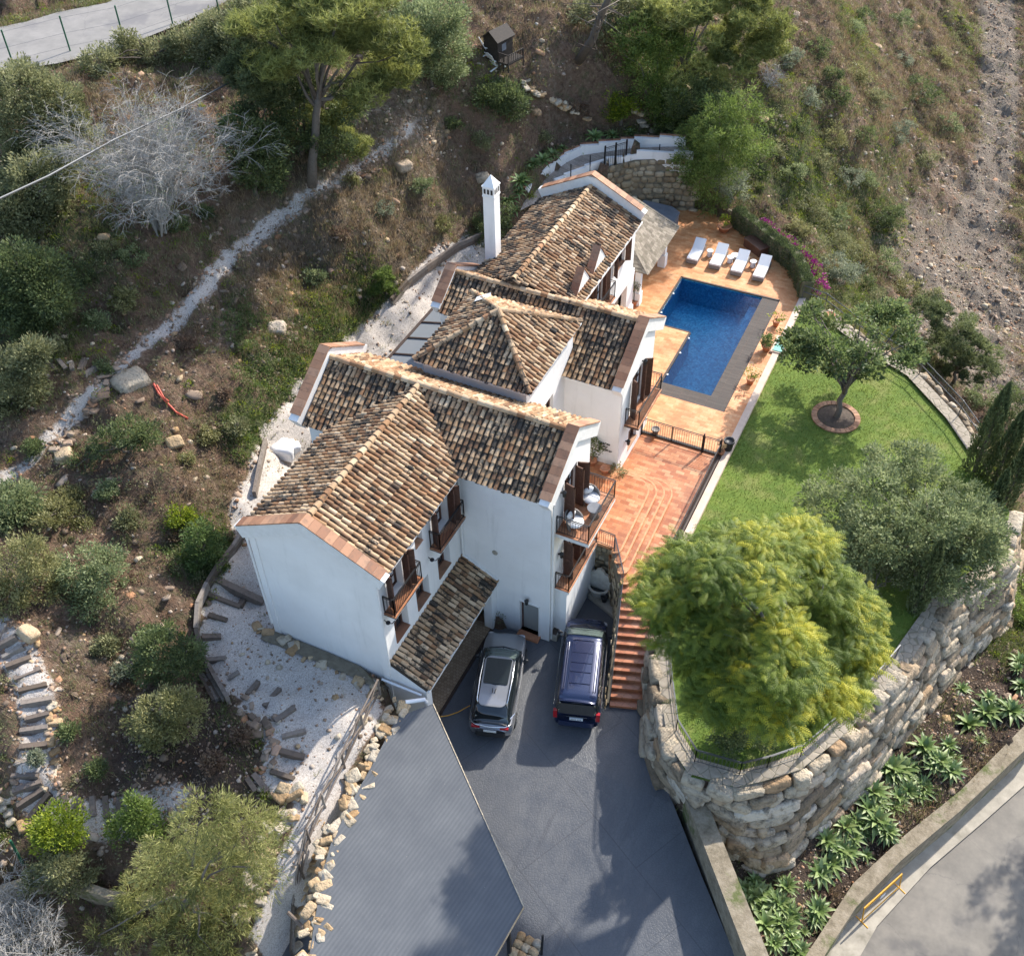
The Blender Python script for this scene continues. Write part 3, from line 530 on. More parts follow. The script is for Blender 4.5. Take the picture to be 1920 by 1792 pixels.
def railing(mb, pts, h=.95, sp=.12, ends=True, scroll=False):
    pts = [Vector(p) for p in pts]; Z = Vector((0,0,1))
    for i in range(len(pts)-1):
        a, b = pts[i], pts[i+1]; L = (b-a).length; n = max(1, int(L/sp))
        mb.bar(a+Z*h, b+Z*h, .045, .022); mb.bar(a+Z*(h-.09), b+Z*(h-.09), .02, .016); mb.bar(a+Z*.08, b+Z*.08, .028, .018)
        for k in range(n+1):
            p = a.lerp(b, k/n); e = k in (0, n); mb.bar(p+Z*(.0 if e else .08), p+Z*(h if e else h-.09), .035 if e else .014, up=(0,1,0))
    return mb
def balcony(x0, x1, y0, y1, z, north=True, slab='stucco', th=.2, floor='balctile', south=True, noinner=True):
    s = MB(); s.box((x0, y0, z-th), (x1, y1, z-.012), .5); b = villa.part('balcony', s, slab)
    fl = MB(); fl.box((x0, y0-.015, z-.012), (x1+.015, y1+.015, z+.02), .5); villa.part('floor_tiles', fl, floor, b)
    r = MB(); pts = [(x1-.04, y0+.04, z+.02), (x1-.04, y1-.04, z+.02)]
    if south: pts = [(x0+.03, y0+.04, z+.02)]+pts
    if north: pts = pts+[(x0+.03, y1-.04, z+.02)]
    railing(r, pts, .96, .11); villa.part('railing', r, 'iron', b); return b
EX = (0, 1, 0)   # east walls run along +y
ZE, ZR = 8.85, 10.45
# wing nearest the carport (south gable) ---------------------------------------
xW0, xW1, yW0 = -9.58, -4.1, -6.16
wb = MB()
wallp(wb, (xW0, yW0, 0), (1,0,0), 5.48, [(0,-.5),(5.48,-.5),(5.48,8.95),(2.74,10.58),(0,8.95)])
W_h = [(.62,7.0-0,1.72,8.75),(2.75,7.66,3.3,8.6),(3.95,7.0,5.25,8.75),(.72,4.22,1.72,5.5),(2.42,4.25,3.42,5.5),(4.2,4.3,5.2,5.5),(.6,.03,2.7,2.35),(3.0,.03,5.0,2.35)]
W_h = [(a, b, c, d) for a, b, c, d in W_h]; W_h[0] = (.62,6.72,1.72,8.72); W_h[2] = (4.03,6.75,5.3,8.75)
wallp(wb, (xW1, yW0, 0), EX, 6.2, [(0,-.5),(6.2,-.5),(6.2,8.95),(0,8.95)], W_h, .4)
wallp(wb, (xW0, 0, 0), (0,-1,0), 6.16, [(0,-.5),(6.16,-.5),(6.16,8.95),(0,8.95)])
villa.part('wall', wb, 'stucco')
tr = MB()   # raised band framing the south gable
for p, q in (((xW0+.14,0),(xW0+.14,8.75)), ((xW1-.14,-.3),(xW1-.14,8.75))): tr.bar((p[0], yW0-.02, p[1]), (q[0], yW0-.02, q[1]), .28, .05, .5, up=(0,1,0))
tr.box((xW0-.12, yW0-.10, 8.45), (xW0+.0, yW0+.3, 8.9), .5); tr.bar((xW1-.02, yW0-.03, 8.72), (xW1-2.74, yW0-.03, 10.12), .06, .3, .5); tr.bar((xW0+.02, yW0-.03, 8.72), (xW1-2.74, yW0-.03, 10.12), .066, .3, .5)
villa.part('cornice', tr, 'stucco')
for i, h in enumerate(W_h):
    k = 'door' if i in (0, 2) else ('sill' if i < 6 else 'door'); w_ = opening((xW1, yW0, 0), EX, h, k if i < 6 else 'window', .37)
    if i in (0, 2):
        shutter((xW1, yW0, 0), EX, h[0]-.01, h[1]+.02, h[3]-.04, 62, -.45, w_); shutter((xW1, yW0, 0), EX, h[2]+.01, h[1]+.02, h[3]-.04, 60, .5, w_); shutter((xW1, yW0, 0), EX, h[2]+.03, h[1]+.02, h[3]-.04, 78, -.35, w_)
balcony(-4.1, -3.6, -5.95, -3.85, 6.68, slab='darkwood', th=.1); balcony(-4.1, -3.6, -2.42, -.35, 6.7, slab='darkwood', th=.1)
for y in (-6.0, -2.6):
    lm = MB(); lm.tube([(-4.1,y,6.35),(-3.9,y,6.25),(-3.75,y,6.33),(-3.7,y+.12,6.4)], .018, 5); lm.lathe((-3.92,y-.02,6.28), [(.0,0),(.09,.0),(.09,.05),(0,.09)], 8); villa.part('lamp_bracket', lm, 'iron')
# cross wing with the big balcony ------------------------------------------------
cb = MB()
wallp(cb, (-4.1, 0, 0), (1,0,0), 4.1, [(0,-.4),(4.1,-.4),(4.1,8.9),(0,8.9)], [(2.72,.12,3.6,2.1)], .28)
wallp(cb, (-11.0, 0, 0), (1,0,0), 1.42, [(0,-.4),(1.42,-.4),(1.42,8.9),(0,8.9)])
C_h = [(1.28,6.62,2.5,8.78),(1.35,3.17,2.5,5.35)]
wallp(cb, (0, 0, 0), EX, 3.9, [(0,-.4),(3.9,-.4),(3.9,9.35),(2.3,10.35),(0,8.9)], C_h)
wallp(cb, (0, 3.9, 0), (-1,0,0), 11, [(0,-.4),(11,-.4),(11,9.2),(0,9.2)]); wallp(cb, (-11.0, 3.9, 0), (0,-1,0), 3.9, [(0,-.4),(3.9,-.4),(3.9,8.9),(1.6,10.3),(0,9.2)])
villa.part('wall', cb, 'stucco')
dgl = MB(); dgl.box((-1.36,.2,.12),(-.52,.24,2.1)); DG = villa.part('entrance_door', dgl, 'frosted'); dgl = MB(); dgl.bar((-1.34,.18,.12),(-1.34,.18,2.1),.06,up=(0,1,0)); dgl.bar((-1.37,.18,2.07),(-.5,.18,2.07),.06); villa.part('frame', dgl, 'brownwood', DG)
dd = MB(); dd.box((-1.42,-.035,.0), (-1.38,.0,2.16), .5); dd.box((-.5,-.035,.0), (-.46,0,2.16), .5); dd.box((-1.42,-.033,2.12), (-.46,0,2.17), .5); villa.part('door_surround', dd, 'trim')
st_ = MB(); st_.box((-1.42,-.34,.0), (-.4,.2,.12)); villa.part('door_step', st_, 'terracotta')
for h in C_h:
    w_ = opening((0,0,0), EX, h, 'door')
    shutter((0,0,0), EX, h[0]-.01, h[1]+.02, h[3]-.04, 75, -.5, w_); shutter((0,0,0), EX, h[2]+.01, h[1]+.02, h[3]-.04, 70, .5, w_); shutter((0,0,0), EX, h[2]-.2, h[1]+.02, h[3]-.04, 82, -.4, w_)
balcony(0, 1.42, .5, 3.35, 6.55, slab='trim', th=.22)
balcony(0, .66, .5, 3.62, 3.15, slab='trim', th=.15, north=False)
cl = MB(); cl.box((-.02,.52,0), (.55,3.88,3.0), .5); villa.part('lower_wall', cl, 'stucco')
def wall_lamp(p, n, t_='wall_lamp'):
    p = Vector(p); n = Vector(n); l = MB(); l.bar(p, p+n*.12, .04, .06); c = p+n*.16
    l.lathe((c.x,c.y,c.z-.2), [(.03,0),(.075,.06),(.085,.26),(.11,.28),(.02,.38)], 6); return villa.part(t_, l, 'iron')
wall_lamp((0,.9,8.5), (1,0,0)); wall_lamp((0,.8,5.0), (1,0,0)); wall_lamp((-.98,-.04,2.45), (0,-1,0)); wall_lamp((-3.3,8.35,6.8), (0,-1,0)); wall_lamp((-.35,10.9,7.6), (1,0,0)); wall_lamp((-.35,9.4,3.9), (1,0,0))
vg = MB(); vg.lathe((-2.25,-.012,4.6), [(0,0),(.01,0)], 12); vg.tube([(-2.5,-.03,4.7),(-2.5,.02,4.7)], .13, 14); villa.part('wall_vent', vg, 'concrete')
for pts in ([(-3.98,-.07,8.8),(-3.98,-.07,3.9)], [(-4.03,yW0-.06,8.7),(-4.03,yW0-.06,3.6)], [(xW0-.1,yW0-.05,8.7),(xW0-.02,yW0-.07,3.4)], [(.06,.12,8.6),(.06,.12,.1)], [(-.3,8.3,7.8),(-.3,8.3,3.1)]):
    pipe = MB(); pipe.tube(pts, .045, 8); villa.part('downpipe', pipe, 'trim')
# middle wing ------------------------------------------------------------------
mb = MB(); yM0, yM1, xM = 8.4, 12.5, -.35
wallp(mb, (-3.1, yM0, 0), (1,0,0), 2.75, [(0,2),(2.75,2),(2.75,7.95),(0,7.95)])
M_h = [(1.3,5.24,2.9,7.45),(1.4,2.95,2.6,4.15)]
wallp(mb, (xM, yM0, 0), EX, 4.1, [(0,1.8),(4.1,1.8),(4.1,8.6),(2.6,9.5),(0,7.95)], M_h)
wallp(mb, (xM, yM1, 0), (-1,0,0), 3.95, [(0,1.8),(3.95,1.8),(3.95,8.4),(0,8.4)]); villa.part('wall', mb, 'stucco'); mb = MB(); wallp(mb, (-9.9, 13.5, 0), (0,-1,0), 4.1, [(0,1.8),(4.1,1.8),(4.1,8.5),(2.5,9.5),(0,8.0)]); wallp(mb, (-9.9,9.4,0), (1,0,0), 2, [(0,1.8),(2,1.8),(2,8.5),(0,8.5)])
villa.part('wall', mb, 'stucco')
for i, h in enumerate(M_h):
    w_ = opening((xM, yM0, 0), EX, h, 'door' if i == 0 else 'sill')
    if i == 0: shutter((xM,yM0,0), EX, h[0]-.01, h[1], h[3], 62, -.36, w_); shutter((xM,yM0,0), EX, h[2]+.01, h[1], h[3], 60, .36, w_); shutter((xM,yM0,0), EX, h[2]-.3, h[1], h[3], 84, -.2, w_)
balcony(xM, .35, 9.05, 12.1, 5.22, slab='darkwood', th=.12)
# the small three line ironwork inscription, too blurred in the photograph to read: letter sized marks
for k, (n_, w_) in enumerate(((5, .46), (3, .27), (8, .7))):
    mk_ = MB(); st0_ = w_/n_
    for q in range(n_):
        x_ = -.95-w_/2+q*st0_; z_ = 4.28-.19*k; mk_.box((x_, yM0-.02, z_), (x_+st0_*.28, yM0-.003, z_+.12)); mk_.box((x_+st0_*.28, yM0-.019, z_+R.choice((0,.05,.095))), (x_+st0_*.8, yM0-.003, z_+.025+R.choice((0,.05,.09))))
    villa.part('wall_lettering', mk_, 'iron')
# tower --------------------------------------------------------------------------
tb = MB(); X0, X1, Y0, Y1 = -7.95, -3.1, 4.4, 9.25
T_h = [(1.9,5.6,2.75,7.6)]
wallp(tb, (X0,Y0,0), (1,0,0), 4.85, [(0,2),(4.85,2),(4.85,9.9),(0,9.9)]); wallp(tb, (X1,Y0,0), EX, 4.85, [(0,2),(4.85,2),(4.85,9.9),(0,9.9)], T_h)
wallp(tb, (X1,Y1,0), (-1,0,0), 4.85, [(0,2),(4.85,2),(4.85,9.9),(0,9.9)]); wallp(tb, (X0,Y1,0), (0,-1,0), 4.85, [(0,2),(4.85,2),(4.85,9.9),(0,9.9)])
tb.box((X1,3.9,2),(X1+.0+.02,4.4,8)); villa.part('tower_wall', tb, 'stucco'); opening((X1,Y0,0), EX, T_h[0], 'window')
# back wing ------------------------------------------------------------------------
kb = MB(); xK, yK0, yK1 = -4.3, 12.5, 20.3
K_h = [(.35,6.5,1.25,8.45),(2.0,6.45,3.5,8.5),(4.85,7.1,6.35,8.4),(1.6,2.45,3.9,5.0),(4.6,2.45,7.1,5.1)]
wallp(kb, (xK,yK0,0), EX, 7.8, [(0,2),(7.8,2),(7.8,8.75),(0,8.75)], K_h[:3]+K_h[3:], .3)
wallp(kb, (xK,yK1,0), (-1,0,0), 5.0, [(0,2),(5,2),(5,8.75),(2.5,10.1),(0,8.75)]); wallp(kb, (-9.3,yK1,0), (0,-1,0), 7.8, [(0,2),(7.8,2),(7.8,8.75),(0,8.75)])
kb2 = MB(); kb2.box((xK-.02,14.0,5.35),(xK+.10,20.35,5.6),.5); villa.part('string_course', kb2, 'stucco'); kb.box((xK-2.5,yK0,2.3),(xK-2.4,yK1-.05,5.3),.5)
villa.part('wall', kb, 'stucco')
pl = MB(); pl.box((xK-.7,20.3,2.3),(xK-.05,20.75,5.5),.5); pl.box((xK-.75,20.28,2.3),(xK+.02,20.8,3.1),.5); villa.part('pillar', pl, 'stucco')
for i, h in enumerate(K_h[:3]):
    w_ = opening((xK,yK0,0), EX, h, 'door' if i < 2 else 'sill')
    shutter((xK,yK0,0), EX, h[0]-.01, h[1], h[3], 55, -.3, w_); shutter((xK,yK0,0), EX, h[2]+.01, h[1], h[3], 55, .3, w_); 
    if i < 2: shutter((xK,yK0,0), EX, h[2]-.2, h[1], h[3], 80, -.2, w_)
balcony(xK, xK+.45, 14.0, 16.6, 6.4, slab='trim', th=.12)
# chimney --------------------------------------------------------------------------
ch = MB(); c0 = A(921, 482, 8.9); cx_, cy_ = -9.35, 13.9
ch.box((cx_-.29,cy_-.29,2.5),(cx_+.29,cy_+.29,12.4),.5); ch.box((cx_-.32,cy_-.32,12.3),(cx_+.32,cy_+.32,12.38),.5)
ch.box((cx_-.30,cy_-.30,12.38),(cx_+.30,cy_+.30,12.8),.5); ch.box((cx_-.33,cy_-.33,12.8),(cx_+.33,cy_+.33,12.86),.5)
ch.add([(cx_-.31,cy_-.31,12.86),(cx_+.31,cy_-.31,12.86),(cx_+.31,cy_+.31,12.86),(cx_-.31,cy_+.31,12.86),(cx_,cy_,13.35)], [(0,1,4),(1,2,4),(2,3,4),(3,0,4)], .5)
CH = villa.part('chimney', ch, 'stucco'); cs = MB()
for k in (-.18,0,.18):
    cs.box((cx_+k-.05,cy_-.305,12.48),(cx_+k+.05,cy_-.32,12.72)); cs.box((cx_+.29,cy_+k-.05,12.48),(cx_+.305,cy_+k+.05,12.72))
villa.part('smoke_vent', cs, 'plastic', CH)
# ------------------------------------------------------------ tiled roofs
def tile_slope(name, eave0, eave1, up_dir, poly, par=None, moss_shade=0.0, pitch=.228, course=.315, jit=.012, cut=None):
    """eave0->eave1 is the eave; poly in (s along the eave, t up the slope)"""
    e0 = Vector(eave0); u = (Vector(eave1)-e0); L = u.length; u.normalize(); v = Vector(up_dir).normalized(); n = u.cross(v).normalized()
    if n.z < 0: n = -n
    P = lambda s, t, h=0: e0+u*s+v*t+n*h
    V = []; Fc = []; rn = []; ms = []; mi = []
    b = MB(); b.poly([P(s, t, -.02) for s, t in poly]); b.poly([P(s, t, -.14) for s, t in poly][::-1]); k = len(poly)
    b.add([P(s, t, -.02) for s, t in poly]+[P(s, t, -.14) for s, t in poly], [(i, k+i, k+(i+1)%k, (i+1)%k) for i in range(k)])
    for f in b.f: Fc.append(f); rn.append(.5); ms.append(0); mi.append(1)
    V += b.v
    S_ = [p[0] for p in poly]; T_ = [p[1] for p in poly]; s = min(S_)+pitch/2; NS = 6
    while s < max(S_):
        t = min(T_)-.06; colr = R.random()
        while t < max(T_):
            for kind in (0, 1):
                sc = s+(pitch/2 if kind else 0); tc = t+course*.5
                if not bool(inpoly(np.array([sc]), np.array([tc]), poly)[0]) and not (kind == 0 and tc < .2 and 0 < sc < L and bool(inpoly(np.array([sc]), np.array([.25]), poly)[0])): continue
                js = R.gauss(0, jit); jt = R.gauss(0, jit*1.6); r0, r1 = (.092, .076) if kind == 0 else (.085, .085)
                l1 = course+.07; lift0, lift1 = (.045, .008) if kind == 0 else (.0, -.01); base = len(V); sk = R.gauss(0, .008)
                for (tt, rr, lf, dx) in ((t+jt, r0, lift0, -sk), (t+jt+l1, r1, lift1, sk)):
                    for q in range(NS+1):
                        a = math.pi*q/NS; x = -math.cos(a)*rr; h = math.sin(a)*rr*(.85 if kind == 0 else -.55)+(.0 if kind == 0 else .045)
                        V.append(tuple(P(sc+js+dx+x, tt, h+lf)))
                rv = min(1, max(0, R.random()*.75+colr*.25)); mm = moss_shade-.012+R.gauss(0, .05)+ (0 if kind == 0 else .2)  # pan tiles get extra dark, painting shade between the covers
                for q in range(NS): Fc.append((base+q, base+q+1, base+NS+2+q, base+NS+1+q) if kind else (base+q, base+q+1, base+NS+2+q, base+NS+1+q)); rn.append(rv); ms.append(mm); mi.append(0)
                if kind == 0:   # open mouth shows the thickness of the clay
                    b2 = len(V)
                    for q in range(NS+1):
                        a = math.pi*q/NS; V.append(tuple(P(sc+js-sk-math.cos(a)*(r0-.02), t+jt, math.sin(a)*(r0-.02)*.85+lift0)))
                    for q in range(NS): Fc.append((base+q, b2+q, b2+q+1, base+q+1)); rn.append(rv); ms.append(mm); mi.append(0)
            t += course
        s += pitch
    me = mk(name, V, Fc, rn, ('tile', 'pan'), mi, False, ms)
    return villa.part(name, me, (), par)
def ridge(par, pts, r=.13, step=.34, moss_shade=-.05, name='ridge_tiles'):
    V = []; Fc = []; rn = []; ms = []
    for a, b in zip(pts[:-1], pts[1:]):
        a = Vector(a); b = Vector(b); d = (b-a); L = d.length; d.normalize(); sx = d.cross(Vector((0,0,1))).normalized(); up = sx.cross(d); n = max(1, int(L/step))
        for i in range(n):
            p0 = a+d*(i*L/n-.03); p1 = a+d*((i+1)*L/n+.03); base = len(V); rv = R.random()*.8+.2; j = R.gauss(0,.008)
            for p, rr, h in ((p0, r*1.08, .03), (p1, r*.9, .0)):
                for q in range(7):
                    an = math.pi*(q/6*1.1-.05); V.append(tuple(p+sx*(-math.cos(an)*rr+j)+up*(math.sin(an)*rr+h-.02)))
            for q in range(6): Fc.append((base+q, base+7+q, base+8+q, base+q+1)); rn.append(rv); ms.append(moss_shade+R.gauss(0,.04))
    me = mk(name, V, Fc, rn, ('tile',), None, False, ms); return villa.part(name, me, (), par)
def coping(par, a, b, w, th=.05, step=.34):
    mb = MB(); a = Vector(a); b = Vector(b); d = b-a; L = d.length; n = max(1, round(L/step)); d.normalize()
    for i in range(n): mb.bar(a+d*(i*L/n+.004), a+d*((i+1)*L/n-.004), w+R.gauss(0,.004), th, R.random())
    return villa.part('coping', mb, 'coping', par)
def parapet(p0, p1, p2, w, off, h=.28):
    """white upstand following the gable: eave p0, apex p1, eave p2 (centre line), width w"""
    mb = MB()
    for a, b, k_ in ((p0, p1, 0), (p1, p2, .008)):
        a = Vector(a); b = Vector(b); mb.bar(a+Vector((0,0,h/2-.25)), b+Vector((0,0,h/2-.25)), w-k_, h+.4-k_, .5)
    e_ = w/2-.008; mb.box((p1[0]-e_, p1[1]-e_, p1[2]-.6), (p1[0]+e_, p1[1]+e_, p1[2]+h-.13), .5)
    par = villa.part('gable_parapet', mb, 'trim'); sv = Vector(p1)-Vector(p0); cs_ = math.hypot(sv.x, sv.y)/sv.length; u = Vector((0,0,h/2-.25+((h+.4)/2+.03)/cs_))
    coping(par, Vector(p0)+u, Vector(p1)+u, w+.09); coping(par, Vector(p1)+u+Vector((0,0,.003)), Vector(p2)+u+Vector((0,0,.003)), w+.085); return par
sl1 = math.hypot(3.05, ZR-ZE); sl2 = math.hypot(2.55, ZR-ZE)
r1 = tile_slope('roof', (-3.85,-6.0,ZE), (-3.85,-.25,ZE), (-3.05,0,ZR-ZE), [(0,0),(5.75,0),(8.3,sl1),(0,sl1)], moss_shade=-.03)
r2 = tile_slope('roof', (-9.95,-.25,ZE), (-9.95,-6.0,ZE), (3.05,0,ZR-ZE), [(0,0),(5.75,0),(5.75,sl1),(-2.55,sl1)], moss_shade=.01)
ridge(r1, [(-6.9,-5.95,ZR+.05), (-6.9,2.3,ZR+.05)])
r3 = tile_slope('roof', (-11.3,-.25,ZE), (-.25,-.25,ZE), (0,2.55,ZR-ZE), [(7.45,0),(10.9,0),(10.9,sl2),(4.4,sl2)], moss_shade=.035)
r3b = tile_slope('roof', (-11.3,-.25,ZE), (-.25,-.25,ZE), (0,2.55,ZR-ZE), [(0,0),(1.35,0),(4.4,sl2),(0,sl2)], moss_shade=.035)
r4 = tile_slope('roof', (-.3,4.75,ZE+.02), (-11.3,4.75,ZE+.02), (0,-2.45,ZR-ZE), [(0,0),(11,0),(11,sl2-.08),(0,sl2-.08)], moss_shade=-.08)
ridge(r3, [(-11.1,2.3,ZR+.05), (-.35,2.3,ZR+.05)], moss_shade=-.1)
vl = MB(); vl.tube([(-3.85,-.25,ZE+.05),(-6.9,2.3,ZR+.06)], .035, 6); vl.tube([(-9.95,-.25,ZE+.05),(-6.9,2.3,ZR+.06)], .035, 6); villa.part('valley_gutter', vl, 'pan', r1)
sp = .22
parapet((-9.95,yW0+.08,ZE+.1), (-6.85,yW0+.08,ZR+.08), (-3.75,yW0+.08,ZE+.1), .40, 0, .2)
parapet((-.12,-.3,ZE+.02), (-.12,2.3,ZR+.08), (-.12,4.6,ZE+.1), .40, 0, .22)
parapet((-11.3,-.35,ZE+.05), (-11.3,2.3,ZR+.1), (-11.3,4.75,ZE+.1), .42, 0, .4)
# middle wing roof
ZM, ZMr = 7.9, 9.65; yMr = 11.0; s3 = math.hypot(2.85, ZMr-ZM)
r5 = tile_slope('roof', (-10.1,8.15,ZM), (-.6,8.15,ZM), (0,2.85,ZMr-ZM), [(1.9,0),(9.4,0),(9.4,s3),(.15,s3),(.15,1.35),(1.9,1.35)], moss_shade=.04)
r6 = tile_slope('roof', (-.6,13.85,ZM), (-10.1,13.85,ZM), (0,-2.85,ZMr-ZM), [(0,0),(9.35,0),(9.35,s3),(0,s3)], moss_shade=-.09)
ridge(r5, [(-9.9,11.0,ZMr+.05), (-.55,11.0,ZMr+.05)], moss_shade=-.1)
parapet((xM-.12,8.12,ZM+.0), (xM-.12,11.0,ZMr+.05), (xM-.12,13.6,ZM+.15), .42, 0, .2); parapet((-10.05,9.35,8.62), (-10.05,11.0,ZMr+.05), (-10.05,13.6,ZM+.2), .44, 0, .3)
for p, q, w_, h_ in (((-3.1,8.12,ZM-.08),(-.6,8.12,ZM-.08),.05,.06), ((-3.83,-6.1,ZE-.06),(-3.83,-.3,ZE-.06),.07,.05), ((-.35,-.22,ZE-.05),(-3.8,-.22,ZE-.05),.05,.06), ((-2.83,4.1,9.9),(-2.83,9.5,9.9),.06,.07), ((-8.2,4.13,9.9),(-2.9,4.13,9.9),.05,.06), ((-3.95,12.3,8.72),(-3.95,20.15,8.72),.1,.09)):
    gt = MB(); gt.bar(p, q, w_, h_); villa.part('gutter', gt, 'trim')
# tower roof
tz, ta = 9.95, Vector((-5.5,6.82,11.5)); cs4 = [(-8.2,4.15,tz), (-2.85,4.15,tz), (-2.85,9.5,tz), (-8.2,9.5,tz)]; first = None
for i in range(4):
    a = Vector(cs4[i]); b = Vector(cs4[(i+1)%4]); mid = (a+b)/2; mo = (.05, -.02, -.09, .02)[i]
    up = Vector((ta.x-mid.x if i%2 else 0, ta.y-mid.y if i%2 == 0 else 0, ta.z-tz)); L = (b-a).length; hh = up.length
    q = tile_slope('tower_roof', a, b, up, [(0,0),(L,0),((ta-a).dot((b-a).normalized()),hh)], moss_shade=mo)
    first = first or q
for c in cs4: ridge(first, [tuple(Vector(c)+Vector((0,0,.06))), tuple(ta+Vector((0,0,.07)))], .12, moss_shade=0)
# back wing roof
ZKe, ZKr = 8.75, 10.15; s4 = math.hypot(2.8, ZKr-ZKe)
r7 = tile_slope('roof', (-4.0,12.25,ZKe), (-4.0,20.1,ZKe), (-2.8,0,ZKr-ZKe), [(0,0),(7.8,0),(7.8,s4),(-1.45,s4)], moss_shade=.0)
r8 = tile_slope('roof', (-9.6,20.1,ZKe), (-9.6,12.25,ZKe), (2.8,0,ZKr-ZKe), [(0,0),(7.85,0),(9.3,s4),(0,s4)], moss_shade=.06)
ridge(r7, [(-6.8,10.9,ZKr+.05), (-6.8,20.0,ZKr+.05)], moss_shade=-.08)
parapet((-9.6,20.3,ZKe+.1), (-6.8,20.3,ZKr+.1), (-4.0,20.3,ZKe+.1), .36, 0, .5)
for y0 in (12.45, 14.45):   # the two small gabled dormers
    d = MB(); x = -4.32; w_ = 1.75; z0 = 8.85; zt = 9.95
    d.add([(x,y0,z0),(x,y0+w_,z0),(x,y0+w_/2,zt),(x-.3,y0,z0),(x-.3,y0+w_,z0),(x-.3,y0+w_/2,zt)], [(0,1,2),(0,2,5,3),(1,4,5,2),(5,4,3)], .5)
    D = villa.part('dormer', d, 'stucco'); coping(D, (x-.16,y0-.08,z0+.04), (x-.16,y0+w_/2,zt+.06), .4, step=.4); coping(D, (x-.16,y0+w_+.08,z0+.04), (x-.16,y0+w_/2,zt+.06), .39, step=.4)
# lean-to canopy over the garage strip
s5 = math.hypot(1.6, .85)
r9 = tile_slope('canopy_roof', (-2.45,-6.12,2.92), (-2.45,-.02,2.92), (-1.6,0,.85), [(0,0),(6.1,0),(6.1,s5),(0,s5)], moss_shade=.02, pitch=.228)
g2 = MB(); g2.bar((-2.42,-6.15,2.83), (-2.42,-.02,2.83), .09, .08); villa.part('gutter', g2, 'trim', r9); g2 = MB(); g2.bar((-2.42,-.06,3.0), (-4.05,-.06,3.86), .08, .16); villa.part('flashing', g2, 'trim', r9)
pr_ = MB(); pr_.poly([(-4.1,yW0,-.4),(-2.5,yW0,-.4),(-2.5,yW0,2.85),(-4.1,yW0,3.7)]); pr_.poly([(-4.1,yW0+.35,-.4),(-4.1,yW0+.35,3.7),(-2.5,yW0+.35,2.85),(-2.5,yW0+.35,-.4)]); pr_.add([(-2.5,yW0,-.4),(-2.5,yW0+.35,-.4),(-2.5,yW0+.35,2.85),(-2.5,yW0,2.85)], [(0,1,2,3)], .5)
villa.part('canopy_pier', pr_, 'stucco', r9); pr_ = MB(); pr_.box((-2.9,-.5,0),(-2.5,-.001,2.85),.5); villa.part('canopy_pier', pr_, 'stucco', r9)
pv = MB(); pv.box((-4.1,yW0+.35,-.02),(-2.62,-.002,.10)); pv.box((-2.62,yW0+.3,-.02),(-2.5,-.3,.06),m=1); villa.part('garage_paving', pv, ('garagetile','darkwood'))
dp = MB(); dp.tube([tuple(A(716,1273,2.75)),tuple(A(790,1303,2.72))], .05, 8); dp.tube([tuple(A(760,1316,2.9)),tuple(A(796,1311,2.75)),tuple(A(799,1316,2.6)),tuple(A(799,1324,2.2))], .085, 10); villa.part('drainpipe', dp, 'white')
# glazed lean-to on the hill side
gl = MB(); gf = MB()
ga = [A(822,572,5.4), A(738,655,5.4)]; ga = [Vector((-12.9,13.8,4.9)), Vector((-12.9,6.6,4.9))]; gb = [Vector((-9.7,13.8,5.7)), Vector((-9.7,6.6,5.7))]
gl.add([ga[0],ga[1],gb[1],gb[0]], [(0,1,2,3)]); 
for k in range(6):
    a = ga[0].lerp(ga[1], k/5); b = gb[0].lerp(gb[1], k/5); gf.bar(a, b, .09, .12)
gf.bar(ga[0], ga[1], .14, .14); gf.bar(gb[0], gb[1], .1, .1)
for k in (0,1): gf.bar(ga[k]-Vector((0,0,3)), ga[k], .14, .14)
gf.bar(ga[0].lerp(ga[1],.5)-Vector((0,0,3)), ga[0].lerp(ga[1],.5), .14, .14)
G = villa.part('glazed_lean_to', gf, 'darkwood'); villa.part('pane', gl, 'roofglass', G)
pp = MB(); q0 = Vector((-7.35,8.1,10.62)); pp.add([q0, q0+Vector((.75,.12,.42)), q0+Vector((.62,.42,.38)), q0+Vector((-.05,.36,-.0))], [(0,1,2,3),(3,2,1,0)]); single('loose_sheet', pp, 'white', 'loose white sheet lying on the tower roof tiles', 'sheet', tuple(q0))
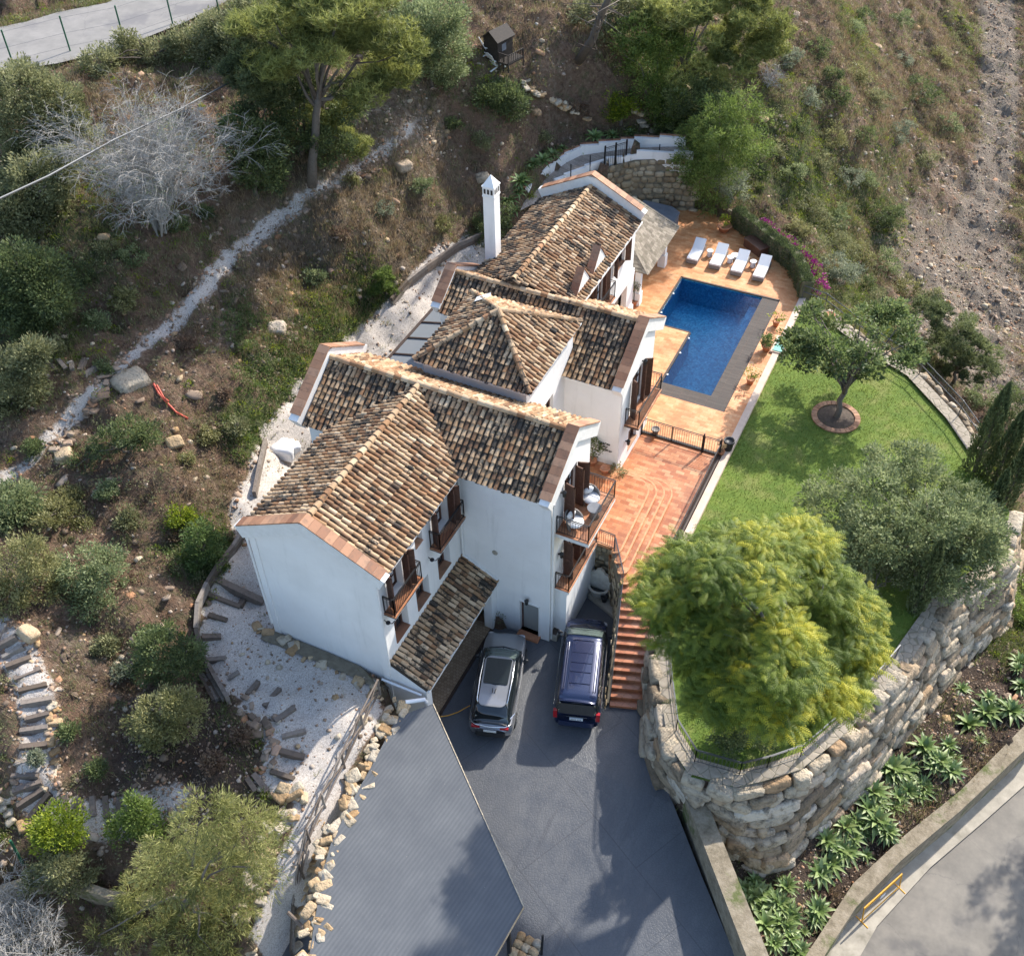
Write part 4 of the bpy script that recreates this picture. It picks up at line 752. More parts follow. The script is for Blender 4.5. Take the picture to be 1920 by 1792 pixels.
# ------------------------------------------------------------ rocks as numpy blocks
def _ico(sub=1):
    import bmesh
    b = bmesh.new(); bmesh.ops.create_icosphere(b, subdivisions=sub, radius=1); v = np.array([x.co[:] for x in b.verts]); f = np.array([[q.index for q in x.verts] for x in b.faces]); b.free(); return v, f
IV2, IF2 = _ico(2); IV1, IF1 = _ico(1); IV3, IF3 = _ico(3)
def sph_(n): v = NR.normal(0, 1, (n, 3)); return v/np.linalg.norm(v, axis=1)[:, None]
def rocks(name, items, mats, sub=2, pw=.55, jag=.14, smooth=False):
    """items: (pos, size xyz, basis 3x3 rows u,v,n or rz, rnd) -> one mesh of loose stones"""
    iv, f = {1: (IV1, IF1), 2: (IV2, IF2), 3: (IV3, IF3)}[sub]; V = []; Fc = []; rn = []; o = 0
    for pos, sz, bs, rv in items:
        nr_ = np.concatenate([np.eye(3), -np.eye(3), sph_(9)]); dk = np.r_[NR.uniform(.78, 1, 6), NR.uniform(.95, 1.5, 9)]+(pw-.5)*.0
        q_ = iv @ nr_.T; q_ = np.where(q_ > .05, dk[None]/np.maximum(q_, .05), 9).min(1); v = iv*q_[:, None]*1.05; v = v*(1+NR.normal(0, jag*.10, (len(v), 1)))
        v = v*(np.array(sz)/2)
        if np.isscalar(bs): c, s = math.cos(bs), math.sin(bs); B = np.array([[c, s, 0], [-s, c, 0], [0, 0, 1]])
        else: B = np.array(bs)
        V.append(v @ B+np.array(pos)); Fc.append(f+o); rn.append(np.full(len(f), rv)); o += len(v)
    return mk(name, np.concatenate(V), np.concatenate(Fc), np.concatenate(rn), mats, smooth=smooth)
def rand_basis(tilt=.5):
    m = Matrix.Rotation(R.uniform(0, 6.28), 3, 'Z') @ Matrix.Rotation(R.gauss(0, tilt), 3, 'X') @ Matrix.Rotation(R.gauss(0, tilt), 3, 'Y'); return np.array(m)
def stone_face(top, bot, course=.42, ln=(.5, 1.2), th=.34, skew=.0):
    """boulder courses over the ruled surface between polyline top and polyline bot"""
    top = [Vector(p) for p in top]; bot = [Vector(p) for p in bot]; items = []
    for i in range(len(top)-1):
        hgt_ = ((top[i]-bot[i]).length+(top[i+1]-bot[i+1]).length)/2; nr = max(1, round(hgt_/course))
        for r in range(nr):
            t0, t1 = r/nr, (r+1)/nr; tm = (t0+t1)/2
            a = bot[i].lerp(top[i], tm); b = bot[i+1].lerp(top[i+1], tm); L = (b-a).length; x = R.uniform(-.3, 0)
            while x < L-.1:
                l = R.uniform(*ln)*(1.15-.3*tm); xm = min(x+l/2, L); u = (b-a).normalized()
                hh = ((bot[i].lerp(top[i], t1)-bot[i].lerp(top[i], t0)).length*(1-xm/L)+(bot[i+1].lerp(top[i+1], t1)-bot[i+1].lerp(top[i+1], t0)).length*xm/L)
                up = (top[i].lerp(top[i+1], xm/L)-bot[i].lerp(bot[i+1], xm/L)).normalized(); n = u.cross(up).normalized(); up = n.cross(u).normalized()
                up = -up if up.z < 0 else up
                q = Matrix.Rotation(R.gauss(0, .13), 3, n); uu, vv = q @ u, q @ up; p = a.lerp(b, xm/L)+n*R.gauss(0, .05)+vv*R.gauss(0, .03)
                items.append((tuple(p), (l*.99, th*R.uniform(.8, 1.35), hh*R.uniform(.8, 1.1)), [tuple(uu), tuple(n), tuple(vv)], R.random())); x += l+.01
    return items
def ruled(top, bot, back=.15):
    mb = MB(); n = len(top); c = Vector((0,0,0))
    for p in list(top)+list(bot): c += Vector(p)
    c /= 2*n; vs = [tuple(Vector(p)) for p in top]+[tuple(Vector(p)) for p in bot]
    mb.add(vs, [(i, n+i, n+i+1, i+1) for i in range(n-1)]); return mb
def AZ(l): return [A(*p) for p in l]
# ------------------------------------------------------------ terraces, steps and pool
b = MB(); inner = [(-3.0,25.3),(1.85,25.35),(2.85,25.4),(2.9,14.9),(-.85,14.9),(-.85,20.5),(-3.0,20.5)]
b.prism(DECK, 2.0, ZDK, holes=[inner]); structure('pool_deck', b, 'deck')
b = MB(); b.prism([(2.37,2.35),(3.72,2.84),(3.78,11.88),(-.35,11.88),(-.35,8.0),(1.2,3.7)], 1.5, ZL1); structure('terrace', b, 'terrace')
def arc(cx, cy, r, a0, a1, n=8): return [(cx+r*math.cos(math.radians(a0+(a1-a0)*i/n)), cy+r*math.sin(math.radians(a0+(a1-a0)*i/n))) for i in range(n+1)]
tst = T('terrace_steps', 'broad terracotta steps with rounded ends wrapping the raised patio beside the big balcony', 'steps', (1.5, 6, 2.4))
for k in range(4):
    X_k = 1.62+.3*k; Ys = 3.62-.34*k; Yn = 8.15+.26*k; r = .32; xl = 1.45+(3.62-Ys)*.73
    pts = [(xl-.1, Ys+.12)]+[(xl, Ys)]+arc(X_k-r+.12, Ys+r*.3, r, -90, 0, 6)+arc(X_k-.9, Yn-.9, .9, 0, 90, 10)+[(-.36, Yn), (-.36, 8.4), (-3.1, 8.4), (-3.1, 3.9), (1.45, 3.9)]
    b = MB(); z = ZPL-.175*k; b.prism(pts, ZL1-.5 if k else 1.0, z-.03); p_ = tst.part('step' if k else 'patio_floor', b, 'terrace')
    nz_ = MB(); pp_ = pts[1:-5]; 
    b2 = MB(); b2.prism([(x+(.02 if x > -.3 else 0), y) for x, y in pts], z-.03, z); tst.part('tread', b2, 'terrace', p_); nz_.cr = .5
    for q0_, q1_ in zip(pts[1:-5], pts[2:-4]): nz_.bar((q0_[0],q0_[1],z-.025), (q1_[0],q1_[1],z-.027), .08, .06)
    tst.part('nosing', nz_, 'nosing', p_)
fl = T('garden_staircase', 'straight flight of glazed terracotta steps climbing from the driveway beside the boulder wall', 'staircase', (4.3, -1.8, 0))
sA, sB, sd = Vector((3.66,-1.99,0)), Vector((5.34,-1.42,0)), Vector((-1.29,4.34,0)); NS = 14
for k in range(NS):
    t0 = k/NS; z = ZL1*(k+1)/NS; a = sA+sd*t0; c = sB+sd*t0; a1 = sA+sd*((k+1)/NS+.004); c1 = sB+sd*((k+1)/NS+.004)
    b = MB(); b.prism([a[:2], c[:2], c1[:2], a1[:2]], -.1 if k < 2 else z-.6, z-.035); st = fl.part('step', b, 'stairtile')
    e = sd.normalized()*-.03; b = MB(); b.prism([(a+e)[:2], (c+e)[:2], c1[:2], a1[:2]], z-.035, z); fl.part('tread', b, 'stairtile', st)
# side wall of the staircase with rail
w1 = [(1.42,3.75,3.05),(1.5,3.52,3.05),(2.37,2.35,2.42),(3.0,.2,1.32),(3.62,-1.95,.22)]; w0 = [(1.42,3.75,0),(1.5,3.52,0),(2.33,2.3,0),(2.96,.2,0),(3.6,-1.97,0)]
sw = T('staircase_side_wall', 'rubble stone wall falling beside the staircase with a thin handrail on top', 'wall', (2.4, 2, 0))
b = MB(); off = Vector((-.11,-.03,0)); vs = [tuple(Vector(p)+off) for p in w1]+[tuple(Vector(p)+off) for p in w0]+[tuple(Vector(p)) for p in w1]; n = 5
b.add(vs, [(i, n+i, n+i+1, i+1) for i in range(4)]+[(2*n+i, i, i+1, 2*n+i+1) for i in range(4)]); sw.part('backing', b, 'mortar')
it = stone_face([tuple(Vector(p)+off) for p in w1], [tuple(Vector(p)+off) for p in w0], .24, (.2,.45), .06); sw.part('stonework', rocks('stonework', it, ('stonewall',)), ())
r = MB(); railing(r, [w1[1], w1[2]], .9, .12); 
for a, c in zip(w1[2:-1], w1[3:]): r.tube([Vector(a)+Vector((0,0,.35)), Vector(c)+Vector((0,0,.35))], .022, 6); r.bar(Vector(a), Vector(a)+Vector((0,0,.36)), .025)
r.bar(Vector(w1[4]), Vector(w1[4])+Vector((0,0,.36)), .025); sw.part('handrail', r, 'irongrey')
bw = T('fountain_back_wall', 'rubble stone wall under the terrace railing behind the wall fountain', 'wall', (1, 3.9, 0))
bt = [(.55,3.82,3.0),(1.5,3.82,3.0)]; b = MB(); b.box((.5,3.8,0),(1.62,3.88,3.0),.5); bw.part('backing', b, 'mortar'); bw.part('stonework', rocks('stonework', stone_face([(.55,3.8,3.0),(1.55,3.8,3.0)], [(.55,3.8,.2),(1.55,3.8,.2)], .28, (.25,.5), .12), ('stonewall',)), ())
b = MB(); b.box((.6,3.6,2.95),(1.5,3.95,3.12),.5); bw.part('tiled_ledge', b, 'terrace'); r = MB(); railing(r, [(.62,3.62,3.12),(1.46,3.56,3.12)], .9, .1); bw.part('railing', r, 'iron')
b = MB(); b.prism([(.62,2.95),(2.05,2.35),(2.25,2.4),(1.6,3.75),(.6,3.78)], 0, .2); single('fountain_plinth', b, 'concrete', 'low concrete plinth under the wall fountain behind the blue van', 'plinth', (1.2,3.2,0))
noisy('palestone', (.42,.39,.33), (.58,.55,.48), 3)
fo = T('wall_fountain', 'pale carved stone wall fountain with scrolled top in the corner below the balconies', 'fountain', (1.05, 3.5, .2)); b = MB(); fx0, fy0 = .98, 3.3
out = [(-.5,0),(.5,0),(.5,.95),(.42,1.02),(.38,1.12),(.22,1.18),(.16,1.32),(0,1.4),(-.16,1.32),(-.22,1.18),(-.38,1.12),(-.42,1.02),(-.5,.95)]
b.add([(fx0+x*1.05, fy0+.0, .2+z*1.15) for x, z in out]+[(fx0+x*1.05, fy0+.12, .2+z*1.15) for x, z in out], [tuple(range(13)), tuple(range(25, 12, -1))]+[((i+1)%13, i, 13+i, 13+(i+1)%13) for i in range(13)], .5); fo.part('back_panel', b, 'palestone')
b = MB(); prof = [(180+i*18) for i in range(11)]; ro = [(fx0+.52*math.cos(math.radians(a)), fy0-.02+.46*math.sin(math.radians(a))) for a in prof]; ri_ = [(fx0+.40*math.cos(math.radians(a)), fy0-.02+.34*math.sin(math.radians(a))) for a in prof]
lo = [(fx0+.36*math.cos(math.radians(a)), fy0-.02+.3*math.sin(math.radians(a))) for a in prof]; n = 11
b.add([(x,y,.2) for x,y in lo]+[(x,y,.68) for x,y in ro]+[(x,y,.68) for x,y in ri_]+[(x,y,.45) for x,y in ri_], [(i,i+1,n+i+1,n+i) for i in range(10)]+[(n+i,n+i+1,2*n+i+1,2*n+i) for i in range(10)]+[(2*n+i,2*n+i+1,3*n+i+1,3*n+i) for i in range(10)], .5); fo.part('basin', b, 'palestone')
b = MB(); b.poly([(x,y,.5) for x,y in ri_]); fo.part('water', b, 'glass')
# pool
pl_ = T('swimming_pool', 'L shaped swimming pool of blue mosaic with a dark stone border on two sides', 'pool', (0, 20, 1))
wat = [(-2.9,25.2),(1.85,25.25),(1.9,15.9),(-.75,15.9),(-.75,20.4),(-2.9,20.4)]; zb = .9
b = MB(); b.poly([(x,y,zb) for x,y in wat][::1], flip=True); n = len(wat); b.add([(x,y,zb) for x,y in wat]+[(x,y,2.44) for x,y in wat], [(i,(i+1)%n,n+(i+1)%n,n+i) for i in range(n)]); b.box((1.25,15.9,zb),(1.87,25.2,1.75)); pl_.part('basin', b, 'mosaic')
b = MB(); b.poly([(x,y,2.40) for x,y in wat][::-1] if False else [(x,y,2.40) for x,y in wat[::-1]]); pl_.part('water', b, 'water')
b = MB(); b.prism([(1.86,25.38),(2.84,25.38),(2.88,14.92),(1.9,15.86)], 2.1, 2.47); b.prism([(1.9,15.86),(2.88,14.92),(-.84,14.92),(-.84,15.86)], 2.1, 2.472); pl_.part('stone_border', b, 'poolstone')
b = MB(); e_ = .1
for p, q in (((-2.96,20.45),(-2.96,25.3)),((-2.99,25.27),(2.8,25.35)),((-.8,15.9),(-.8,20.45)),((-2.9,20.45),(-.85,20.45))): b.bar((*p,2.44),(*q,2.44),.11,.14)
pl_.part('edging', b, 'poolstone')
for y in (16.6,18.6,20.0,21.6,23.6):
    x = -.75 if y < 20.4 else -2.9; b = MB(); b.lathe((x+.03,y,2.42), [(0,0),(.07,0),(.06,.03),(0,.035)], 8); pl_.part('inlet', b, 'white')
# fences and gate of the terrace
gr = T('terrace_gate', 'black iron gate and railing across the terracotta terrace towards the pool', 'gate', (1.7, 11.75, 2.5))
for x0, x1, nm in ((-.3,1.2,'railing'),(1.25,2.75,'gate_leaf'),(2.85,3.6,'railing')):
    r = MB(); railing(r, [(x0,11.75,2.47),(x1,11.75,2.47)], 1.0, .11); gr.part(nm, r, 'iron')
for x in (-.33,2.8,3.66): r = MB(); r.bar((x,11.75,2.4),(x,11.75,3.6 if x > 2.7 else 3.5),.07,up=(0,1,0)); gr.part('post', r, 'iron')
r = MB(); r.box((-.35,11.84,2.3),(3.75,11.95,2.505)); structure('gate_step_shadow', r, 'poolstone')  # dark strip painting the shadow of the low step below the gate
tf = T('terrace_fence', 'long black iron fence between the terracotta terrace and the lawn', 'fence', (3.7, 7, 2.4)); r = MB(); railing(r, [(3.66,11.6,2.42),(3.66,2.9,2.42)], .95, .12); tf.part('railing', r, 'iron')
r = MB(); r.box((3.58,2.9,2.3),(3.74,11.7,2.62)); tf.part('base_wall', r, 'darkwood'); r = MB(); r.prism([(3.78,2.84),(4.12,2.9),(4.12,26.5),(3.78,26.5)], 2.0, 2.56); structure('garden_kerb', r, 'palecurb')
# pool house
ph = T('pool_house', 'open poolside shelter with a grey brown shingled roof on white pillars', 'shelter', (-5.5, 24, 2.5))
rnd_mat('shingle', [(0,(.15,.125,.095)),(.5,(.25,.21,.16)),(1,(.33,.28,.22))], .95, 5, .6, (.09,.085,.05))
def shingles(corners, n_r, n_c):
    a, b_, c, d = [Vector(p) for p in corners]; mb = MB(); nn = (b_-a).cross(d-a).normalized()
    if nn.z < 0: nn = -nn
    for i in range(n_r):
        for j in range(n_c):
            s0, s1 = (j+(i%2)*.5)/n_c, (j+1+(i%2)*.5)/n_c; s1 = min(s1, 1); s0 = min(s0, 1)
            if s1-s0 < .001: continue
            t0, t1 = i/n_r, min(1, (i+1.25)/n_r)
            P = lambda s, t: a.lerp(b_, s).lerp(d.lerp(c, s), t)
            mb.add([P(s0+.002,t0)+nn*.035, P(s1-.002,t0)+nn*.035, P(s1-.002,t1)+nn*.008, P(s0+.002,t1)+nn*.008, P(s0+.002,t0), P(s1-.002,t0)], [(0,1,2,3),(4,5,1,0)])
    return mb
ez, rz_ = 4.95, 6.3; e1, e2 = (-3.75,26.4,ez), (-3.7,21.2,ez); t1, t2 = (-6.6,26.2,rz_), (-6.4,23.6,rz_)
rp = ph.part('roof', shingles((e2,e1,t1,t2), 14, 22), 'shingle'); ph.part('roof', shingles(((-8,21.2,ez),e2,t2,(-7.9,23.6,rz_)), 12, 16), 'shingle')
b = MB(); b.poly([(e2[0],e2[1],ez-.03),(e1[0],e1[1],ez-.03),(-8,26.4,ez-.03),(-8,21.2,ez-.03)][::-1]); b.bar(e1, t1, .16, .08); b.bar(e2, t2, .12, .07); b.bar(t1, t2, .16, .09); b.bar((-6.4,23.6,rz_),(-7.9,23.6,rz_),.14,.1); ph.part('ridge', b, 'shingle')
for x, y in ((-4.4,25.9),(-4.4,21.75)):
    b = MB(); b.box((x-.16,y-.16,2.5),(x+.16,y+.16,ez-.04),.5); b.box((x-.22,y-.22,2.5),(x+.22,y+.22,3.3),.5); ph.part('pillar', b, 'stucco')
b = MB(); b.box((-8,26.0,2.4),(-7.8,21.3,4.9),.5); ph.part('wall', b, 'stucco')
# hot tub with grey cover
tc = A(1230,402,3.3); ht = T('hot_tub', 'covered hot tub under a slate grey weather cover behind the pool house', 'hot tub', (tc.x, tc.y, 2.5), .1)
pts = [(-1.25,-1.1),(.6,-1.3),(1.25,-.5),(1.25,.7),(.6,1.15),(-1.2,1.15)]; b = MB(); b.prism([(tc.x+x, tc.y+y) for x, y in pts], 2.5, 3.25); ht.part('cover_skirt', b, 'greyfabric'); b = MB(); b.prism([(tc.x+x*1.03, tc.y+y*1.03) for x, y in pts], 3.25, 3.36); ht.part('lid', b, 'greyfabric')
# white curved planter walls and flagged path above the house
zo = lambda px: 5.0+(px-990)*.0034
def wallstrip(pts, w, h0, h1, step=None):
    mb = MB(); n = len(pts); L = []; Rr = []
    for i, p in enumerate(pts):
        p = Vector(p); d = (Vector(pts[min(i+1,n-1)])-Vector(pts[max(i-1,0)])); d.z = 0; d.normalize(); s = Vector((-d.y, d.x, 0))*w/2; L.append(p+s); Rr.append(p-s)
    for i in range(n-1):
        z = max(pts[i][2], pts[i+1][2])+h1
        mb.prism([L[i][:2], Rr[i][:2], Rr[i+1][:2], L[i+1][:2]], min(pts[i][2], pts[i+1][2])+h0, z, r=.5)
    return mb
OW = [(988,372),(997,357),(1015,340),(1037,323),(1060,307),(1088,293),(1122,288),(1163,282),(1188,279),(1235,277),(1285,276)]; IW = [(1040,345),(1058,337),(1097,320),(1133,306),(1172,300),(1193,295),(1263,293),(1300,292)]
ow = [A(x, y, zo(x)) for x, y in OW]; iw = [A(x, y, zo(x)) for x, y in IW]
pw_ = T('planter_wall', 'curved white rendered wall stepping up around the flagged path behind the house', 'wall', tuple(ow[4])); pw_.part('wall', wallstrip([tuple(p) for p in ow], .22, -1, .62), 'stucco')
cp_ = MB()
for i in range(len(ow)-1):
    z = max(ow[i].z, ow[i+1].z)+.65; a_ = Vector((ow[i].x, ow[i].y, z)); b_ = Vector((ow[i+1].x, ow[i+1].y, z)); dd_ = (b_-a_).normalized(); s_ = Vector((-dd_.y, dd_.x, 0))*.16; n_ = max(1, int((b_-a_).length/.35))
    for k in range(n_): cp_.bar(a_.lerp(b_, k/n_)+s_, a_.lerp(b_, (k+.97)/n_)+s_, .16, .05, R.random())
pw_.part('coping', cp_, 'coping')
iwt = T('path_edge_wall', 'low white wall along the inner edge of the flagged path above the stone retaining wall', 'wall', tuple(iw[3])); iwt.part('wall', wallstrip([tuple(p) for p in iw], .2, -1, .25), 'stucco')
b = MB(); pth = [tuple(A(975,395,zo(975)+.02)), tuple(A(1010,378,zo(985)+.02))]+[tuple(p+Vector((0,0,.1))) for p in iw]; pth2 = [tuple(p+Vector((0,0,.1))) for p in ow]
b.poly([(x,y,z) for x,y,z in pth+pth2[::-1]]); structure('flagged_path', b, 'slate')
rw = T('stone_retaining_wall', 'honey coloured rubble retaining wall standing above the hot tub', 'wall', (-8,33,2.5)); tp = [A(1050,345,5.0), A(1110,322,5.3), A(1190,300,5.6), A(1262,297,5.8), A(1310,300,5.8)]; bt_ = [Vector((p.x+.15, p.y-.25, 2.3)) for p in tp]
rw.part('backing', ruled(tp, bt_), 'mortar'); rw.part('stonework', rocks('stonework', stone_face([tuple(p) for p in tp], [tuple(p) for p in bt_], .38, (.35,.7), .2), ('stonewall',)), ())
ig = T('hillside_gate', 'narrow black iron gate between posts on the flagged path', 'gate', tuple(A(1150,300,5.5))); g0 = A(1133,318,5.3); g1 = A(1173,306,5.4); r = MB(); railing(r, [tuple(g0), tuple(g1)], 1.4, .13); ig.part('gate_leaf', r, 'iron')
for q in (g0, g0.lerp(g1,.5), g1): r = MB(); r.bar(q-Vector((0,0,.8)), q+Vector((0,0,1.55)), .09, up=(0,1,0)); ig.part('post', r, 'iron')
r = MB()
for px, py in ((1070,335),(1106,318),(1235,298)): q = A(px,py,5.4); r.bar(q-Vector((0,0,.3)), q+Vector((0,0,.95)), .05, up=(0,1,0))
ig.part('fence_post', r, 'iron')
# ------------------------------------------------------------ the big boulder wall of the garden
TP = AZ([(1226,1195,2.35),(1238,1300,2.35),(1252,1390,2.35),(1290,1450,2.35),(1379,1476,2.35),(1434,1464,2.35),(1501,1443,2.35),(1585,1376,2.35),(1700,1250,2.35),(1786,1120,2.35),(1830,1085,2.35),(1883,1050,2.35),(1897,975,2.35)])
BT = AZ([(1213,1325,-.1),(1211,1390,-.1),(1232,1452,-.2),(1292,1530,-1.0),(1375,1618,-2.8),(1420,1636,-2.8),(1452,1628,-2.8),(1520,1560,-2.8),(1602,1497,-2.8),(1690,1380,-2.8),(1828,1228,-3.2),(1878,1180,-3.4),(1902,1085,-3.6)])
gw = T('boulder_wall', 'massive curved dry stone boulder wall carrying the lawn above the agave bed', 'wall', (10,-4,0)); ctr = Vector((9,6,0))
ins = [p+(ctr-p).normalized()*.25 for p in TP]; inb = [p+(ctr-p).normalized()*.3 for p in BT]
gw.part('backing', ruled(ins, inb), 'mortar'); gw.part('boulders', rocks('boulders', stone_face([tuple(p) for p in TP], [tuple(p) for p in BT], .56, (.5,1.8), .66), ('boulder',), 3, .5, .17), ())
b = MB(); inn = [Vector((p.x, p.y, 2.37))+(Vector((ctr.x,ctr.y,2.37))-Vector((p.x,p.y,2.37))).normalized()*.75 for p in TP]; n = len(TP)
b.add([(p.x,p.y,2.375) for p in TP]+[tuple(p) for p in inn], [(i,i+1,n+i+1,n+i) for i in range(n-1)])
m = mat('crazy', (.3,.26,.2), .9); t = NT(m); vd = t.vor(2.6,'DISTANCE_TO_EDGE'); c = t.ramp(t.noise(3,6,.75),[(.3,(.24,.20,.15)),(.7,(.38,.33,.26))]); c = t.mix(t.math('MULTIPLY', t.smooth(vd,.05,.01), .6), c, (.12,.11,.06)); t.col(c); t.bump(t.smooth(vd,0,.1),.6,.03); M['crazy'] = m
gw.part('rim_paving', b, 'crazy')
gf = T('garden_railing', 'low dark iron railing following the rim of the boulder wall', 'railing', tuple(inn[4])); r = MB(); railing(r, [tuple(p.lerp(TP[i], .25)) for i, p in enumerate(inn)][:9], .85, .13); gf.part('railing', r, 'irongrey')
# lawn edge on the valley side: stone kerb with galvanised rail
ed = P2([(1502,566),(1545,582),(1600,625),(1660,668),(1722,705),(1795,783),(1838,845)], ZLAWN); et = [(x,y,2.45) for x,y in ed]; eb = [(x+.5,y+.3,.6) for x,y in ed]
ew = T('garden_edge_wall', 'low rubble stone wall with a galvanised double rail on the valley side of the lawn', 'wall', (12,24,2)); b = MB(); n = len(ed); b.add([(x,y,2.43) for x,y in ed]+[(x-.55,y-.35,2.42) for x,y in ed], [(i,i+1,n+i+1,n+i) for i in range(n-1)]); ew.part('rim_paving', b, 'crazy')
ew.part('backing', ruled([Vector(p) for p in et], [Vector(p) for p in eb]), 'mortar'); ew.part('stonework', rocks('stonework', stone_face([(x+.25,y+.15,2.35) for x,y in ed], eb, .35, (.4,.8), .3), ('boulder',)), ()); r = MB()
for a, c in zip(et[:-1], et[1:]):
    a = Vector(a); c = Vector(c)
    for h in (.55, .95): r.tube([a+Vector((0,0,h)), c+Vector((0,0,h))], .028, 6)
    r.tube([a, a+Vector((0,0,.98))], .028, 6)
ew.part('rail', r, 'irongrey')
# long concrete wall between driveway and agave bed
cw = AZ([(1283,1489,1.0),(1400,1792,1.0),(1460,1950,1.0)]); cw2 = AZ([(1325,1501,1.0),(1442,1792,1.0),(1500,1950,1.0)]); b = MB(); n = 3
for i in range(2): b.prism([cw[i][:2], cw2[i][:2], cw2[i+1][:2], cw[i+1][:2]], -3.5, 1.0)
m = mat('wallconc', (.3,.27,.22), .95); t = NT(m); c = t.ramp(t.noise(2.5,6,.75),[(.3,(.13,.105,.07)),(.5,(.24,.20,.14)),(.7,(.34,.29,.22))]); c = t.mix(t.smooth(t.noise(.7,5,.7),.52,.66),c,(.09,.11,.03)); t.col(c); t.bump(t.noise(9,5,.7),.8,.04); M['wallconc'] = m
single('driveway_wall', b, 'wallconc', 'long mossy concrete topped wall between the driveway and the agave bed', 'wall', tuple(cw[0]))
# ledge, verge and yellow barrier by the lower road
li = AZ([(1470,1900,-2.6),(1510,1792,-2.6),(1600,1655,-2.6),(1700,1562,-2.6),(1800,1482,-2.6),(1950,1330,-2.6)]); lo_ = AZ([(1500,1900,-2.6),(1545,1792,-2.6),(1605,1700,-2.6),(1690,1612,-2.6),(1800,1520,-2.6),(1960,1370,-2.6)]); ve = AZ([(1560,1900,-4.1),(1608,1800,-4.1),(1645,1735,-4.1),(1745,1625,-4.1),(1850,1535,-4.1),(1990,1410,-4.1)])
b = MB()
for i in range(5): b.prism([li[i][:2], lo_[i][:2], lo_[i+1][:2], li[i+1][:2]], -4.6, -2.6, r=.5)
single('roadside_wall', b, 'wallconc', 'low weathered kerb wall between the agave bed and the lower road', 'wall', tuple(li[2])); b = MB()
for i in range(5): b.poly([(lo_[i].x,lo_[i].y,-4.1),(ve[i].x,ve[i].y,-4.1),(ve[i+1].x,ve[i+1].y,-4.1),(lo_[i+1].x,lo_[i+1].y,-4.1)])
structure('road_verge', b, 'concrete')
y0, y1 = A(1616,1728,-4.1), A(1686,1664,-4.1); bn = (y1-y0).normalized(); nrm = Vector((-bn.y,bn.x,0)); yb = T('crowd_barrier', 'yellow tubular pedestrian barrier leaning at the roadside wall', 'barrier', tuple(y0)); r = MB(); lean = nrm*.16
q = [y0, y0+Vector((0,0,1.0))+lean, y1+Vector((0,0,1.0))+lean, y1]; r.tube(q, .03, 6); r.tube([q[0]+Vector((0,0,.2)), q[3]+Vector((0,0,.2))], .022, 6); 
r.tube([q[0].lerp(q[1],.85), q[3].lerp(q[2],.85)], .018, 6); yb.part('frame', r, 'yellow')
for e in (y0, y1): r = MB(); r.tube([e-nrm*.3, e+nrm*.3], .028, 6); yb.part('foot', r, 'yellow')
r = MB(); c = q[0].lerp(q[3],.45)+Vector((0,0,.6))+lean*.6; r.bar(c, c+bn*.28, .02, .2, up=(0,0,1)); yb.part('sign_plate', r, 'white')
# ------------------------------------------------------------ carport roof beside the yard
cpz = 2.85; b = MB(); CPP = P2([(745,1344),(812,1319),(982,1700),(925,1800),(880,1890),(560,1930),(588,1740),(604,1640),(622,1575),(668,1487),(700,1430),(730,1372)], cpz)
ca = T('carport', 'large flat carport roofed in ribbed slate grey sheeting', 'carport', (0,-11,-1.5)); b.prism(CPP, cpz-.05, cpz); ca.part('roof_sheet', b, 'carport'); b = MB()
for i in (1,2): b.bar((*CPP[i],cpz-.02),(*CPP[i+1],cpz-.02),.035,.09)
ca.part('edge_trim', b, 'tanstone')
for px, py in ((960,1722),(905,1850)): p = A(px,py,cpz-.1); b = MB(); b.bar((p.x-.15,p.y,-2),(p.x-.15,p.y,cpz-.06),.12,up=(0,1,0)); ca.part('post', b, 'iron')
pb = A(985,1790,-.9); gp = T('gate_pillar', 'squat rubble stone gate pillar at the foot of the driveway', 'pillar', (pb.x,pb.y,-1.6)); gp.part('stonework', rocks('stonework', [((pb.x+x,pb.y+y,-1.5+.3*k),(.34,.34,.3),R.uniform(-.2,.2),R.random()) for k in range(5) for x in (-.3,0,.3) for y in (-.3,0,.3)], ('tanstone',)), ())
b = MB(); b.bar((pb.x+.6,pb.y,-1.7),(pb.x+.45,pb.y+.5,.2),.08); gp.part('gate_post', b, 'iron')
# ------------------------------------------------------------ yard: sleepers, timber edging, rustic fence, stone edging
def grd(px, py): p = on(px, py); return Vector((p.x, p.y, hgt(p.x, p.y)))
def sleeper(p, q, name, label, group, w=.2, h=.16): 
    a, c = grd(*p), grd(*q); mb = MB(); mb.bar(a-Vector((0,0,0)), c, w*R.uniform(.85,1.1), h+.1, up=(0,0,1)); L = a.lerp(c,.5)
    return single(name, mb, 'timber', label, 'sleeper', tuple(L), group)
Y = lambda l: [((340+a*.464, 960+b*.464), (340+c*.464, 960+d*.464)) for a, b, c, d in l]
for p, q in Y([(125,268,330,365)]): sleeper(p, q, 'timber_beam', 'long dark timber beam laid from the curved edging to the foot of the white gable wall', None, .26, .3)
for p, q in Y([(105,330,235,385),(235,385,262,350)]): sleeper(p, q, 'timber_beam', 'short dark timber joining in an angle below the long beam on the gravel', 'timbers set in an angle on the gravel', .2, .2)
for p, q in Y([(110,422,185,442),(85,512,162,510),(100,610,180,590),(195,680,235,645),(265,740,310,680),(335,790,398,715),(380,850,458,792),(408,915,503,885),(398,975,497,992),(360,1042,455,1075),(290,1060,345,1125),(262,1070,300,1130)]): sleeper(p, q, 'timber_sleeper', 'short weathered sleeper half buried in the white gravel yard', 'sleepers fanned round the gravel yard')
